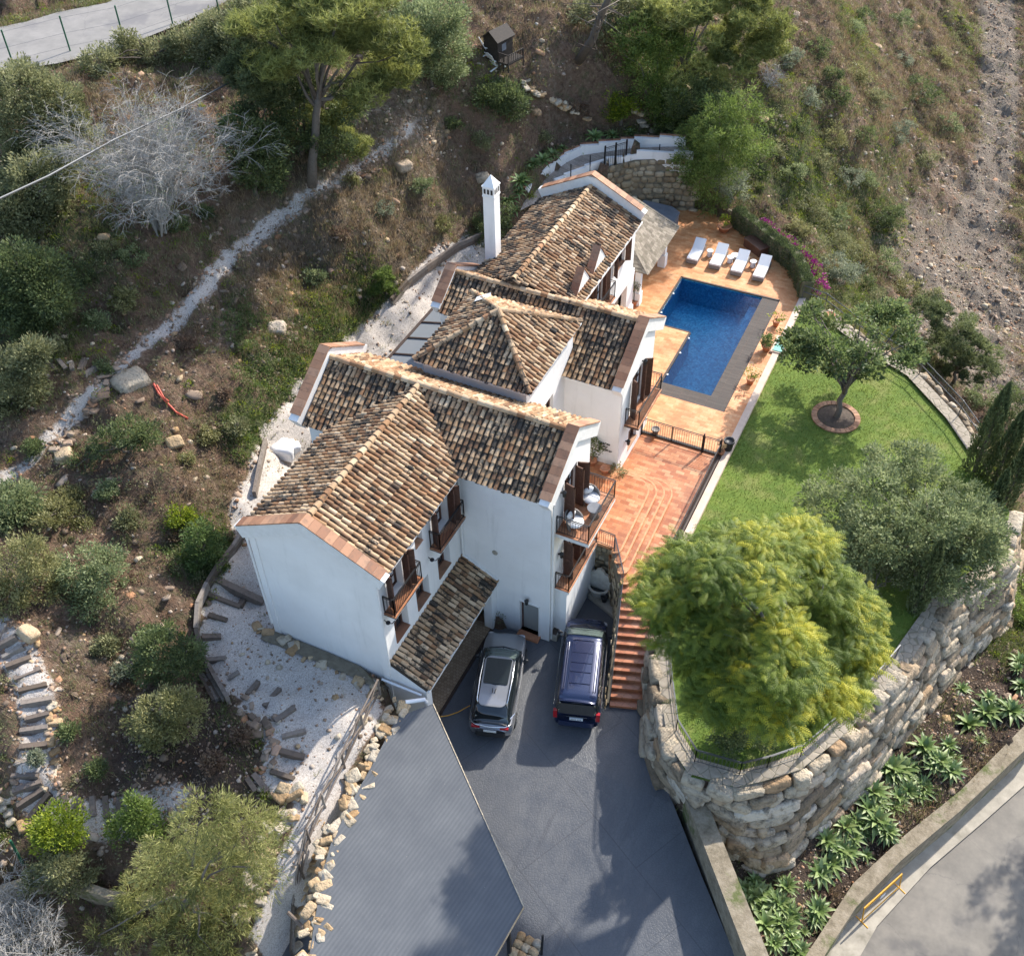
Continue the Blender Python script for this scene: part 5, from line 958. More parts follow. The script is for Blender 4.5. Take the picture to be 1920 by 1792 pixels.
for a, b_, c, d in [(-40,270,35,185),(0,300,80,235),(20,350,110,280),(35,405,150,345),(75,455,200,400),(95,520,230,480),(105,575,255,548),(120,640,245,622),(105,710,240,690),(95,785,232,770),(75,855,208,848),(60,925,190,920),(65,1000,205,950),(90,1070,215,985),(150,1110,255,1010),(225,1100,268,1020),(320,1010,322,1090),(385,1020,380,1090),(445,1010,455,1110),(515,1020,517,1115),(583,1030,582,1085),(640,1030,645,1090)]:
    sleeper((a*.386, 1100+b_*.386), (c*.386, 1100+d*.386), 'step_sleeper', 'grey railway sleeper forming a step of the winding gravel stair', 'sleeper steps of the winding stair', .2, .2)
for a, b_, c, d in [(205,350,255,410),(250,340,310,390),(310,335,350,380),(375,335,385,385),(445,325,425,395),(500,350,445,410)]: sleeper((a*.357, 560+b_*.357), (c*.357, 560+d*.357), 'path_sleeper', 'grey sleeper fanned out beside the bend of the white gravel path', 'sleepers beside the upper path', .2, .15)
def edging(pts, name, label, h=.45, w=.16):
    P = [grd(*p) for p in pts]; mb = MB()
    for a, c in zip(P[:-1], P[1:]):
        for k in range(2): mb.bar(a+Vector((0,0,h*(k+.5)/2)), c+Vector((0,0,h*(k+.5)/2)), w, h/2-.01)
    return single(name, mb, 'timber', label, 'edging', tuple(P[0]))
edging([(430,1318),(405,1275),(382,1235),(372,1190),(375,1145),(392,1105),(412,1075),(440,1035),(468,985)], 'timber_edging', 'curved timber edging between the gravel yard and the shrubby bank')
edging([(905,448),(860,470),(800,513),(765,540),(735,570)], 'timber_edging', 'straight timber edging along the foot of the bank near the chimney', .5)
edging([(500,835),(488,880),(478,930)], 'timber_edging', 'short timber edging beside the white sack behind the house', .4)
lp = T('timber_stack', 'small stack of sawn timbers lying at the end of the curved edging', 'timber', tuple(grd(400,1290)))
for k in range(4): a, c = grd(374+k*6, 1262+k*2), grd(402+k*6, 1316-k*1); b = MB(); b.bar(a+Vector((0,0,.1)), c+Vector((0,0,.12)), .12, .14); lp.part('timber', b, 'timber')
FP = [(713,1303),(681,1364),(646,1438),(609,1512),(580,1575),(567,1640),(558,1721),(552,1800)]; fp = [grd(*p) for p in FP]; rf = T('rustic_fence', 'rustic pole fence with crossed rails along the edge of the gravel yard', 'fence', tuple(fp[2])); up = Vector((0,0,1))
for p in fp: b = MB(); b.tube([p-up*.2, p+up*1.0], .055, 7); rf.part('post', b, 'timber')
for a, c in zip(fp[:-1], fp[1:]):
    for h0, h1 in ((1.0,1.0),(.25,.25),(.3,.95),(.95,.3)): b = MB(); b.tube([a+up*h0, c+up*h1], .034, 6); rf.part('rail', b, 'timber')
b = MB(); a, c = A(540,1710,2.6), A(640,1810,2.6); b.tube([a, c], .07, 7); single('timber_pole', b, 'timber', 'round timber pole lying across the bottom end of the rustic fence', 'pole', tuple(a))
def stone_row(pts, name, label, cat, mats, w=.8, sz=(.35,.8), z=None, nper=6.5, parent=None):
    P = [Vector((*A(*p, z)[:2], z)) if z is not None else grd(*p) for p in pts]; it = []
    for a, c in zip(P[:-1], P[1:]):
        L = (c-a).length; n = max(1, int(L*nper*w/.5)); d = (c-a).normalized(); s = Vector((-d.y,d.x,0))
        for k in range(n):
            p = a.lerp(c, R.random())+s*R.uniform(-w/2, w/2); q = R.uniform(*sz); it.append(((p.x, p.y, p.z+R.uniform(-.05,.08)), (q*R.uniform(.9,1.5), q*R.uniform(.6,1), q*R.uniform(.25,.5)), rand_basis(.2), R.random()))
    return single(name, rocks(name, it, (mats,), 3, .5, .2), (), label, cat)
stone_row([(753,1315),(730,1360),(700,1416),(668,1478),(640,1530),(618,1580),(604,1636),(592,1700),(588,1760),(585,1810)], 'stone_retaining_wall', 'tawny boulder wall top between the rustic fence and the carport roof', 'wall', 'tanstone', .8, (.22,.52), 2.75)
stone_row([(600,1540),(575,1620),(560,1700),(556,1800)], 'stone_border', 'low row of pale stones beneath the rustic fence', 'border', 'tanstone', .3, (.2,.4))
stone_row([(553,1477),(530,1530),(510,1580),(485,1650),(462,1720),(450,1800)], 'stone_retaining_wall', 'pale ochre boulder wall on the outer side of the descending gravel path', 'wall', 'tanstone', 1.0, (.25,.55))
dm = MB(); dA = [(-9.9,yW0-.05),(-8.5,yW0-.05),(-7,yW0-.05),(-5.5,yW0-.05),(-4.2,yW0-.05)]
for (x0_, y0_), (x1_, y1_) in zip(dA[:-1], dA[1:]): dm.poly([(x0_,y0_-.6,hgt(x0_,y0_-.6)+.07),(x1_,y1_-.6,hgt(x1_,y1_-.6)+.07),(x1_,y1_,hgt(x1_,y1_-.3)+.06),(x0_,y0_,hgt(x0_,y0_-.3)+.06)])
structure('drainage_strip', dm, 'mortar')
stone_row([(475,1165),(500,1190),(535,1206),(570,1230),(600,1243),(640,1262),(675,1275),(704,1298),(720,1330)], 'stone_edging', 'line of rough stones edging the gravel below the white gable wall', 'edging', 'tanstone', .35, (.2,.5))
stone_row([(447,1315),(462,1335),(475,1354),(500,1375),(512,1400),(505,1424),(490,1447)], 'rock_border', 'border of piled rocks round the shrub bed beside the gravel yard', 'border', 'rubble', .7, (.2,.45))
stone_row([(92,1290),(98,1340),(100,1390),(95,1440),(82,1480)], 'stone_edging', 'row of orange stones along the inner side of the winding stair', 'edging', 'tanstone', .35, (.2,.5))
stone_row([(95,860),(150,800),(185,745),(205,700),(240,680)], 'stone_edging', 'scattered stone edging along the lower side of the white path', 'edging', 'rubble', .6, (.2,.5))
stone_row([(560,400),(620,365),(690,330),(740,290)], 'stone_edging', 'line of grey stones along the upper end of the hillside path', 'edging', 'rubble', .3, (.2,.4))
stone_row([(0,1490),(20,1530),(50,1555)], 'stone_edging', 'few pale stones at the outer bend of the winding stair', 'edging', 'tanstone', .4, (.25,.5))
stone_row([(980,150),(1010,170),(1050,185),(1100,195)], 'stone_steps', 'rough stone steps climbing towards the playhouse', 'steps', 'tanstone', .8, (.3,.55)); stone_row([(1185,205),(1210,225)], 'stone_steps', 'pair of flat stone slabs set in the bank beside the dense trees', 'steps', 'tanstone', .5, (.4,.7))
# ------------------------------------------------------------ vehicles (front along +y, local coordinates)
def loft(mb, secs, ring, m=0, r=.5, caps=True):
    """secs: list of (y, ...) ; ring(sec) -> half ring [(x,z)...] from bottom centre to top centre"""
    rs = []
    for s in secs:
        h = ring(s); full = [(x, s[0], z) for x, z in h]+[(-x, s[0], z) for x, z in h[::-1][1:-1]]; rs.append(full)
    n = len(rs[0]); vs = [p for q in rs for p in q]
    fs = [(i*n+j, i*n+(j+1)%n, (i+1)*n+(j+1)%n, (i+1)*n+j) for i in range(len(rs)-1) for j in range(n)]
    if caps: fs += [tuple(range(n)), tuple((len(rs)-1)*n+j for j in range(n-1, -1, -1))]
    return mb.add(vs, fs, r, m)
def interp(keys, ys):
    ks = np.array(keys); return [tuple([y]+[float(np.interp(y, ks[:, 0], ks[:, c])) for c in range(1, ks.shape[1])]) for y in ys]
def smoothk(keys, n=36):
    ks = sorted(keys); ys = np.linspace(ks[0][0], ks[-1][0], n).tolist()+[k[0] for k in ks]; ys = sorted(set(round(y, 3) for y in ys)); sec = interp(ks, ys)
    a = np.array(sec); b = a.copy(); b[1:-1, 1:] = a[:-2, 1:]*.25+a[1:-1, 1:]*.5+a[2:, 1:]*.25; return [tuple(q) for q in b.tolist()]
def bring(s):
    y, w, zb, zt = s; h = zt-zb
    return [(0, zb), (w*.82, zb), (w*.94, zb+.05), (w*.985, zb+h*.25), (w, zb+h*.45), (w*.99, zb+h*.68), (w*.97, zb+h*.84), (w*.93, zt-.035), (w*.86, zt), (w*.5, zt+.025), (0, zt+.035)]
def wheel(par, v, x, y, r=.35, w=.24):
    s = 1 if x > 0 else -1; mb = MB(); mb.tube([(x-s*w/2, y, r), (x-s*w/2+s*.02, y, r), (x+s*w/2-s*.03, y, r), (x+s*w/2, y, r)], [r-.05, r, r, r-.04], 22, .5)
    t_ = v.part('wheel', mb, 'rubber', par, False, True); mb = MB(); mb.tube([(x+s*(w/2-.02), y, r), (x+s*(w/2+.008), y, r)], [r*.66, r*.6], 14, .5)
    for k in range(5): a = k*1.2566; mb.bar((x+s*(w/2+.01), y, r), (x+s*(w/2+.01), y+math.cos(a)*r*.6, r+math.sin(a)*r*.6), .05, .03, .5)
    v.part('rim', mb, 'irongrey', t_, False)
def mirror(v, x, y, z, mt='plastic'):
    mb = MB(); s = 1 if x > 0 else -1; mb.lathe((x+s*.12, y, z), [(0,-.07),(.08,-.05),(.1,0),(.08,.07),(0,.09)], 8, .5, 0, 1.1, .7); mb.bar((x-s*.03, y, z-.02), (x+s*.1, y, z), .05, .04, .5); v.part('wing_mirror', mb, mt, None, False, True)
def rrect(w0, w1, y0, y1, r=.15, n=5):
    pts = []
    for cx, cy, w_, a0 in ((1, y0+r, w0, -90), (1, y1-r, w1, 0), (-1, y1-r, w1, 90), (-1, y0+r, w0, 180)): pts += arc(cx*(w_-r), cy, r, a0, a0+90, n)
    return pts
p0, p1 = A(919, 1379, .35), A(951, 1182, .85); print('suv', (p1-p0).length, p0, p1)
c = (p0+p1)/2; rz = math.atan2(-(p1-p0).x, (p1-p0).y); SL = math.hypot((p1-p0).x, (p1-p0).y); h = SL/2
suv = T('parked_suv', 'metallic grey SUV with dark panoramic roof and silver roof rails beside the tiled canopy', 'car', (c.x, c.y, 0), rz); mb = MB()
sec = smoothk([(-h,.62,.5,.78),(-h+.05,.80,.36,.95),(-h+.2,.9,.30,1.02),(-h+.6,.93,.25,1.05),(0,.935,.24,1.05),(.9,.93,.24,1.03),(1.3,.925,.25,1.0),(h-.5,.90,.26,.93),(h-.2,.84,.28,.83),(h-.05,.72,.32,.72),(h,.5,.42,.62)])
loft(mb, sec, bring); B = suv.part('body', mb, 'paintgrey', None, False, True)
def gring(s): y, wb, wt, z = s; return [(0,.95),(wb*.98,.95),(wb,1.02),(wt+(wb-wt)*.45,1.02+(z-1.02)*.6),(wt+.03,z-.05),(wt-.04,z),(wt*.5,z+.025),(0,z+.03)]
mb = MB(); loft(mb, smoothk([(-h+.12,.74,.70,1.06),(-h+.3,.80,.66,1.3),(-h+.62,.84,.63,1.56),(-.7,.86,.64,1.62),(.1,.86,.64,1.62),(.55,.85,.63,1.57),(.95,.84,.66,1.33),(1.35,.80,.74,1.04)]), gring); suv.part('windows', mb, 'carglass', None, False, True)
mb = MB(); loft(mb, smoothk([(.5,.66,.6,1.585),(.72,.70,.62,1.475),(.95,.73,.66,1.345),(1.18,.75,.69,1.185),(1.33,.74,.7,1.07)], 8), lambda s: [(0,s[3]-.02),(s[1]-.03,s[3]-.03),(s[1]-.02,s[3]-.01),(s[1]*.5,s[3]+.035),(0,s[3]+.045)]); suv.part('windscreen', mb, 'screen', None, False, True)
mb = MB(); mb.prism(rrect(.56,.60,-h+.55,.52,.26), 1.60, lambda x, y: 1.665-.05*x*x-.02*(y+.6)**2*.5, r=.5); suv.part('roof', mb, 'paintgrey', None, False)
mb = MB(); mb.prism(rrect(.50,.53,-.85,.40,.06), 1.6, 1.672, r=.5); suv.part('sunroof', mb, 'carglass', None, False)
for s in (-1, 1): mb = MB(); mb.tube([(s*.58,-h+.7,1.6),(s*.62,-h+.85,1.69),(s*.66,-.6,1.72),(s*.65,.3,1.70),(s*.63,.5,1.6)], .028, 6, .5); suv.part('roof_rail', mb, 'chrome', None, False, True)
for s in (-1, 1): mb = MB(); mb.tube([(s*.72,-h+.3,1.12),(s*.91,-h+.7,1.07),(s*.925,0,1.075),(s*.9,1.1,1.05)], .016, 5, .5); suv.part('chrome_strip', mb, 'chrome', None, False)
mb = MB(); mb.tube([(-.86,-h+.22,1.0),(-.6,-h+.06,1.0),(0,-h+.0,1.0),(.6,-h+.06,1.0),(.86,-h+.22,1.0)], .028, 6, .5); suv.part('chrome_strip', mb, 'chrome', None, False, True)
mb = MB(); mb.prism(rrect(.62,.66,-h-.03,-h+.3,.1), .32, .62, r=.5); suv.part('rear_bumper', mb, 'plastic', None, False); mb = MB(); mb.box((-.26,-h-.045,.68),(.26,-h-.02,.8)); suv.part('number_plate', mb, 'plate', None, False)
mb = MB(); mb.prism(rrect(.66,.5,h-.26,h+.02,.1), .28, .55, r=.5); suv.part('front_bumper', mb, 'plastic', None, False)
for s in (-1, 1):
    mb = MB(); mb.box((s*.58-.17,-h-.0,.86),(s*.58+.17,-h+.14,.97)); suv.part('tail_light', mb, 'redlamp', None, False); mb = MB(); mb.lathe((s*.66,h-.16,.66), [(0,0),(.15,.02),(.13,.12),(0,.14)], 10, .5, 0, 1.1, .7); suv.part('headlight', mb, 'lamp', None, False, True)
    mb = MB(); mb.bar((s*.07,-1.08,1.66),(s*.05,-1.27,1.67),.03,.06); suv.part('roof_fin', mb, 'plastic', None, False); mirror(suv, s*.92, .85, 1.05)
    for y in (-h+.85, h-.9): wheel(None, suv, s*.82, y)
mb = MB(); mb.lathe((.0,1.38,1.06),[(.0,0),(.03,0),(.03,.02),(0,.02)],6); mb.tube([(-.6,1.33,1.07),(0,1.42,1.1),(.6,1.33,1.07)], .03, 5); suv.part('wiper_cowl', mb, 'plastic', None, False)
mb = MB(); cb_ = [A(820,1344,.15), A(840,1341,.05), A(858,1335,.04), A(872,1327,.3), A(882,1322,.7)]; mb.tube(cb_, .018, 6); single('charging_cable', mb, 'yellow', 'thin yellow charging cable running from the canopy pier to the grey car', 'cable', tuple(cb_[0]))
# blue van
p0, p1 = A(1080, 1357, .42), A(1102, 1153, 1.0); print('van', (p1-p0).length); c = (p0+p1)/2; rz = math.atan2(-(p1-p0).x, (p1-p0).y); h = math.hypot((p1-p0).x, (p1-p0).y)/2
van = T('parked_van', 'navy blue passenger van with ribbed roof parked nose in beside the staircase', 'van', (c.x, c.y, 0), rz); mb = MB()
loft(mb, smoothk([(-h,.86,.34,1.0),(-h+.06,.93,.3,1.12),(-h+.5,.965,.26,1.14),(0,.965,.25,1.14),(h-1.5,.96,.25,1.14),(h-.9,.955,.26,1.1),(h-.45,.91,.28,.98),(h-.15,.80,.3,.84),(h,.55,.4,.7)]), bring); van.part('body', mb, 'paintblue', None, False, True)
mb = MB(); loft(mb, smoothk([(-h+.03,.9,.80,1.12),(-h+.1,.9,.76,1.5),(-h+.28,.91,.745,1.8),(0,.91,.745,1.84),(h-1.9,.905,.74,1.82),(h-1.55,.9,.73,1.7),(h-1.15,.88,.76,1.38),(h-.8,.86,.8,1.1)]), lambda s: [(0,1.0),(s[1],1.0),(s[1],1.12),(s[2]+(s[1]-s[2])*.45,1.12+(s[3]-1.12)*.6),(s[2]+.03,s[3]-.05),(s[2]-.04,s[3]),(s[2]*.5,s[3]+.01),(0,s[3]+.015)]); van.part('windows', mb, 'carglass', None, False, True)
mb = MB(); loft(mb, smoothk([(-h+.16,.73,1.76),(-h+.3,.765,1.86),(-h+.6,.775,1.9),(0,.775,1.92),(h-2.0,.76,1.9),(h-1.75,.74,1.84)], 20), lambda s: [(0,s[2]-.07),(s[1]-.0,s[2]-.13),(s[1],s[2]-.08),(s[1]-.05,s[2]-.02),(s[1]*.55,s[2]+.005),(0,s[2]+.012)]); rfv = van.part('roof', mb, 'paintblue', None, False, True)
mb = MB()
for s in (-1, 1):
    for x in (.44,.6,.69): mb.bar((s*x,-h+.6,1.915),(s*x,h-2.15,1.915),.022,.03,.5)
for y in (-h+.95,-h+1.5,-h+1.95,-h+2.45,h-2.05): mb.bar((-.42,y,1.932),(.42,y,1.932),.02,.02,.5)
van.part('roof_rib', mb, 'paintblue', rfv, False)
mb = MB(); loft(mb, smoothk([(h-1.7,.74,.7,1.80),(h-1.4,.77,.7,1.6),(h-1.12,.79,.72,1.38),(h-.85,.79,.74,1.13)], 8), lambda s: [(0,s[3]-.03),(s[1]-.03,s[3]-.03),(s[1]-.02,s[3]-.0),(s[1]*.5,s[3]+.035),(0,s[3]+.045)]); van.part('windscreen', mb, 'screen', None, False, True)
mb = MB(); mb.tube([(-.7,h-.78,1.14),(0,h-.66,1.17),(.7,h-.78,1.14)], .035, 5); mb.bar((-.5,h-.8,1.2),(.05,h-.85,1.26),.02); mb.bar((.1,h-.75,1.2),(.6,h-.9,1.26),.02); van.part('wipers', mb, 'plastic', None, False)
mb = MB(); mb.box((-.72,-h-.02,1.08),(.72,-h+.05,1.5)); 
mb = MB(); mb.add([(-.72,-h-.012,1.12),(.72,-h-.012,1.12),(.68,-h+.1,1.68),(-.68,-h+.1,1.68)], [(0,1,2,3)]); van.part('rear_window', mb, 'carglass', None, False)
mb = MB(); mb.prism(rrect(.74,.8,-h-.05,-h+.3,.1), .3, .62, r=.5); van.part('rear_bumper', mb, 'paintblue', None, False); mb = MB(); mb.box((-.42,-h-.045,.98),(.42,-h-.01,1.01)); van.part('chrome_strip', mb, 'chrome', None, False)
mb = MB(); mb.box((-.27,-h-.075,.8),(.27,-h-.02,.92)); NP = van.part('number_plate', mb, 'plate', None, False); mb = MB()
for q in range(8):
    if q != 4: mb.box((-.21+q*.053, -h-.08, .83), (-.21+q*.053+.026, -h-.074, .895))
van.part('plate_marks', mb, 'ink', NP, False)
for s in (-1, 1):
    mb = MB(); mb.box((s*.86-.08,-h-.02,.78),(s*.86+.08,-h+.12,1.25)); van.part('tail_light', mb, 'redlamp', None, False); mb = MB(); mb.lathe((s*.72,h-.28,.72), [(0,0),(.17,.02),(.15,.13),(0,.16)], 10, .5, 0, 1.1, .8); van.part('headlight', mb, 'lamp', None, False, True)
    mb = MB(); mb.tube([(s*.955,-h+.4,1.12),(s*.968,0,1.14),(s*.955,h-1.2,1.13)], .013, 5, .5); van.part('chrome_strip', mb, 'chrome', None, False); mirror(van, s*.98, h-1.2, 1.2)
    for y in (-h+1.0, h-.95): wheel(None, van, s*.84, y, .34)
# ------------------------------------------------------------ furniture
def lounger():
    t = T('sun_lounger', 'L', 'sun lounger', (0,0,0), 0, 'sun loungers in a row beyond the pool'); mb = MB()
    mb.box((-.33,-.95,.05),(.33,.95,.28)); t.part('frame', mb, 'wicker', None, False)
    mb = MB(); mb.box((-.32,-.94,.28),(.32,.18,.38),.5); t.part('cushion', mb, 'cushion', None, False)
    mb = MB(); mb.add([(-.32,.18,.28),(.32,.18,.28),(.32,.18,.38),(-.32,.18,.38),(-.32,.86,.66),(.32,.86,.66),(.32,.83,.76),(-.32,.83,.76)], [(0,1,5,4),(3,2,1,0),(7,6,2,3),(4,5,6,7),(1,2,6,5),(0,4,7,3)], .5); t.part('backrest', mb, 'cushion', None, False)
    mb = MB(); mb.bar((0,.5,.3),(0,.75,.55),.5,.04); t.part('prop', mb, 'wicker', None, False); return t.o
l0 = lounger(); lab = ['white cushioned lounger nearest the pool house', 'white cushioned lounger second from the pool house', 'white cushioned lounger third from the pool house', 'white cushioned lounger nearest the clipped hedge']
LP = [(1306,472),(1348,482),(1388,494),(1429,504)]
for i, p in enumerate(LP):
    q = A(*p, ZDK+.3); q.z = ZDK
    if i == 0: l0.location = q; l0.rotation_euler = (0,0,.03); l0['label'] = lab[0]
    else: copy_thing(l0, q, .03, lab[i])
st0 = None; lab = ['white drum side table between the loungers nearest the pool house', 'white drum side table between the two middle loungers', 'low round white table behind the middle loungers', 'white drum side table between the loungers nearest the hedge']
for i, (px, py, s) in enumerate([(1331,475,1),(1369,487,1),(1379,479,.75),(1412,495,1)]):
    q = A(px, py, ZDK+.2); q.z = ZDK
    if st0 is None:
        t = T('side_table', lab[0], 'side table', q, 0, 'side tables between the sun loungers'); mb = MB(); mb.lathe((0,0,0), [(.15,0),(.18,.05),(.13,.2),(.17,.34),(.17,.36)], 14, .5); t.part('base', mb, 'white', None, False, True); mb = MB(); mb.lathe((0,0,.36), [(0,0),(.2,0),(.2,.04),(0,.04)], 16, .5); t.part('table_top', mb, 'white', None, False); st0 = t.o
    else: copy_thing(st0, q, 0, lab[i], (1.3,1.3,.6) if s < 1 else None)
q = A(1417,464,ZDK+.2); bx = T('storage_box', 'long dark wooden storage box against the clipped hedge', 'box', (q.x,q.y,ZDK), -.62); mb = MB(); mb.box((-.75,-.32,0),(.75,.32,.5)); bx.part('chest', mb, 'brownwood', None, False); mb = MB(); mb.box((-.8,-.36,.5),(.8,.36,.56)); bx.part('lid', mb, 'brownwood', None, False)
# tub chairs and table on the big balcony
def tub(q, rz, label):
    t = T('tub_chair', label, 'armchair', q, rz, 'tub chairs on the big balcony'); mb = MB(); n = 14; o_ = []; 
    for k in range(n+1): a = math.radians(-20+220*k/n); hgt__ = .42+.33*math.sin(math.pi*k/n); o_.append((math.cos(a), math.sin(a), hgt__))
    vs = [(x*.30,y*.30,0) for x,y,z in o_]+[(x*.40,y*.40,z) for x,y,z in o_]+[(x*.35,y*.35,z) for x,y,z in o_]+[(x*.31,y*.31,.32) for x,y,z in o_]; m_ = n+1
    mb.add(vs, [(r_*m_+i, r_*m_+i+1, (r_+1)*m_+i+1, (r_+1)*m_+i) for r_ in range(3) for i in range(n)], .5); t.part('shell', mb, 'wicker', None, False)
    mb = MB(); mb.lathe((0,-.03,.28), [(0,0),(.33,0),(.36,.05),(.33,.12),(0,.14)], 16, .5); t.part('cushion', mb, 'cushion', None, False, True); mb = MB(); mb.lathe((0,.2,.42), [(0,0),(.2,.04),(.22,.2),(.12,.32),(0,.36)], 12, .5, 0, 1.1, .4); t.part('back_cushion', mb, 'cushion', None, False, True); return t
tub((.62,2.6,6.57), .9, 'dark wicker tub chair with white cushion at the far end of the big balcony'); tub((.55,1.1,6.57), 1.2, 'dark wicker tub chair with white cushion at the near end of the big balcony')
t = T('balcony_table', 'small round grey table between the tub chairs on the big balcony', 'table', (1.05,1.95,6.57)); mb = MB(); mb.lathe((0,0,0), [(.22,0),(.14,.25),(.2,.5)], 14, .5); t.part('base', mb, 'wicker', None, False, True); mb = MB(); mb.lathe((0,0,.5), [(0,0),(.3,0),(.3,.03),(0,.03)], 20, .5); t.part('table_top', mb, 'greyfabric', None, False)
# playhouse and garden chairs on the hill
q = grd(935,118); ph_ = T('playhouse', 'dark stained wooden playhouse with a small railed porch on the hill', 'playhouse', (q.x,q.y,q.z), -.25); ph_.o.scale = (.68,)*3; mb = MB()
mb.add([(-.8,-1,.5),(.8,-1,.5),(.8,1,.5),(-.8,1,.5),(-.8,-1,2.2),(.8,-1,2.2),(.8,1,2.2),(-.8,1,2.2),(0,-1,2.8),(0,1,2.8)], [(0,1,5,8,4),(2,3,7,9,6),(1,2,6,5),(3,0,4,7)], .5); ph_.part('wall', mb, 'shedwood', None, False)
mb = MB(); 
for s in (-1,1): mb.add([(s*.98,-1.2,2.07),(0,-1.2,2.84),(0,1.15,2.84),(s*.98,1.15,2.07),(s*.98,-1.2,2.01),(0,-1.2,2.78),(0,1.15,2.78),(s*.98,1.15,2.01)], [(0,1,2,3),(7,6,5,4),(0,4,5,1),(3,2,6,7),(0,3,7,4)], .5)
ph_.part('roof', mb, 'shedwood', None, False); mb = MB(); mb.box((-.9,-1.1,.35),(2.0,1.1,.5)); ph_.part('deck', mb, 'shedwood', None, False); mb = MB()
for x in (.9,1.4,1.95): mb.bar((x,-1.0,-.3),(x,-1.0,1.2),.09,up=(0,1,0))
for x in (1.95,): mb.bar((x,1.0,-.3),(x,1.0,1.2),.09,up=(0,1,0))
mb.bar((.9,-1,1.2),(1.95,-1,1.2),.07); mb.bar((1.95,-1,1.2),(1.95,1,1.2),.07)
for k in range(6): mb.bar((1+k*.18,-1,.5),(1+k*.18,-1,1.2),.04,up=(0,1,0))
for k in range(9): mb.bar((1.95,-1+k*.24,.5),(1.95,-1+k*.24,1.2),.04,up=(0,1,0))
ph_.part('porch_rail', mb, 'shedwood', None, False); mb = MB(); mb.box((.795,-.45,1.1),(.815,.1,1.7)); ph_.part('window', mb, 'greyfabric', None, False)
def adir(px, py, rz, label):
    q = grd(px, py); t = T('garden_chair', label, 'chair', (q.x,q.y,q.z), rz, 'white garden chairs on the hill'); mb = MB(); 
    for k in range(5): mb.bar((-.28,-.35+k*.14,.38-k*.035),(.28,-.35+k*.14,.38-k*.035),.12,.02)
    t.part('seat', mb, 'white', None, False); mb = MB()
    for k in range(5): mb.bar((-.24+k*.12,.22,.25),(-.3+k*.15,.62,1.02-.03*abs(k-2)),.1,.02)
    t.part('backrest', mb, 'white', None, False)
    for s in (-1,1):
        mb = MB(); mb.bar((s*.34,-.45,.56),(s*.34,.4,.56),.12,.025); t.part('armrest', mb, 'white', None, False); mb = MB(); mb.bar((s*.32,-.38,0),(s*.32,-.38,.55),.08,up=(0,1,0)); mb.bar((s*.3,-.36,.34),(s*.3,.7,.02),.1,.03); t.part('leg', mb, 'white', None, False)
adir(920,104,2.2,'white slatted garden chair closest to the dark playhouse'); adir(931,124,2.7,'white slatted garden chair lower down the slope from the playhouse')
# odds and ends
q = grd(535,852); sk = rocks('bulk_sack', [((0,0,.3),(1.2,1.0,.75),.3,.5),((.35,.25,.35),(.8,.6,.5),.9,.5),((-.3,.1,.45),(.7,.9,.4),.2,.5)], ('white',), 3, .7, .28); o = single('bulk_sack', sk, (), 'crumpled white bulk sack on the gravel behind the roof eave', 'sack'); o.location = q
mb = MB(); q = [grd(x,y)+Vector((0,0,.08)) for x,y in ((289,722),(298,738),(312,756),(330,772),(353,787))]; mb.tube(q, .05, 7); single('red_pipe', mb, 'red', 'curved red plastic pipe lying on the rocky bank', 'pipe', tuple(q[0]))
q = [grd(x,y)+Vector((0,0,.1)) for x,y in ((296,728),(308,748),(318,758))]; mb = MB(); mb.tube(q, .04, 7); single('red_pipe', mb, 'red', 'shorter red plastic pipe lying against the curved one', 'pipe', tuple(q[0]))
q = grd(246,716); single('large_rock', rocks('large_rock', [((q.x,q.y,q.z+.05),(1.5,1.2,.6),[tuple(x) for x in rand_basis(.15)],.55)], ('boulder',), 3, .7, .12), (), 'big flat grey rock beside the bend of the white path', 'rock')
for px, py, s, lb_ in ((55,1190,.7,'orange rock beside the blue bottle at the head of the winding stair'),(330,835,.7,'tan rock below the lower edge of the white path'),(120,855,.8,'square tan boulder at the white path edge near the left border'),(520,620,.9,'white quartz outcrop on the bank above the corridor'),(460,330,.8,'tan rock under the big pine tree'),(757,312,.9,'pale slab of rock below the upper path'),(1005,215,.6,'pale rock on the slope above the planter'),(905,335,.7,'brown rock on the slope left of the planter'),(1645,92,.7,'grey boulder alone on the upper right slope'),(1490,30,.6,'small boulder on the slope behind the right hand pine')):
    q = grd(px, py); single('rock', rocks('rock', [((q.x,q.y,q.z+.1),(1.1*s,.9*s,.6*s),[tuple(x) for x in rand_basis(.2)],R.random())], ('tanstone' if 'tan' in lb_ or 'orange' in lb_ else 'boulder',), 3, .65, .14), (), lb_, 'rock')
uf = T('road_fence', 'green steel posts with wire mesh along the upper road', 'fence', tuple(grd(132,95))); gp_ = []
for px, py in ((-90,150),(26,124),(132,97),(233,77),(324,46),(410,20)): q = A(px,py,14.05); gp_.append(q); mb = MB(); mb.tube([q-Vector((0,0,.3)), q+Vector((0,0,1.9))], .045, 6); uf.part('post', mb, 'greenpost')
mb = MB()
for a, c in zip(gp_[:-1], gp_[1:]):
    for h_ in (.3,1.0,1.8): mb.tube([a+Vector((0,0,h_)), c+Vector((0,0,h_))], .006, 3)
uf.part('wire', mb, 'irongrey')
mb = MB(); a, c = A(-60,400,17.5), A(215,262,16.0); e = A(440,150,15.4); mb.tube([a, a.lerp(c,.5)-Vector((0,0,.12)), c, c.lerp(e,.5)-Vector((0,0,.1)), e], .045, 6); single('power_cable', mb, 'irongrey', 'grey overhead cable strung above the bushes on the upper left', 'cable', tuple(a))
mb = MB(); a = A(52,1640,1.2); mb.tube([a-Vector((0,0,.5)), a+Vector((-.25,.3,1.9))], .05, 6); single('green_post', mb, 'greenpost', 'leaning green steel post above the bare twigs', 'post', tuple(a))
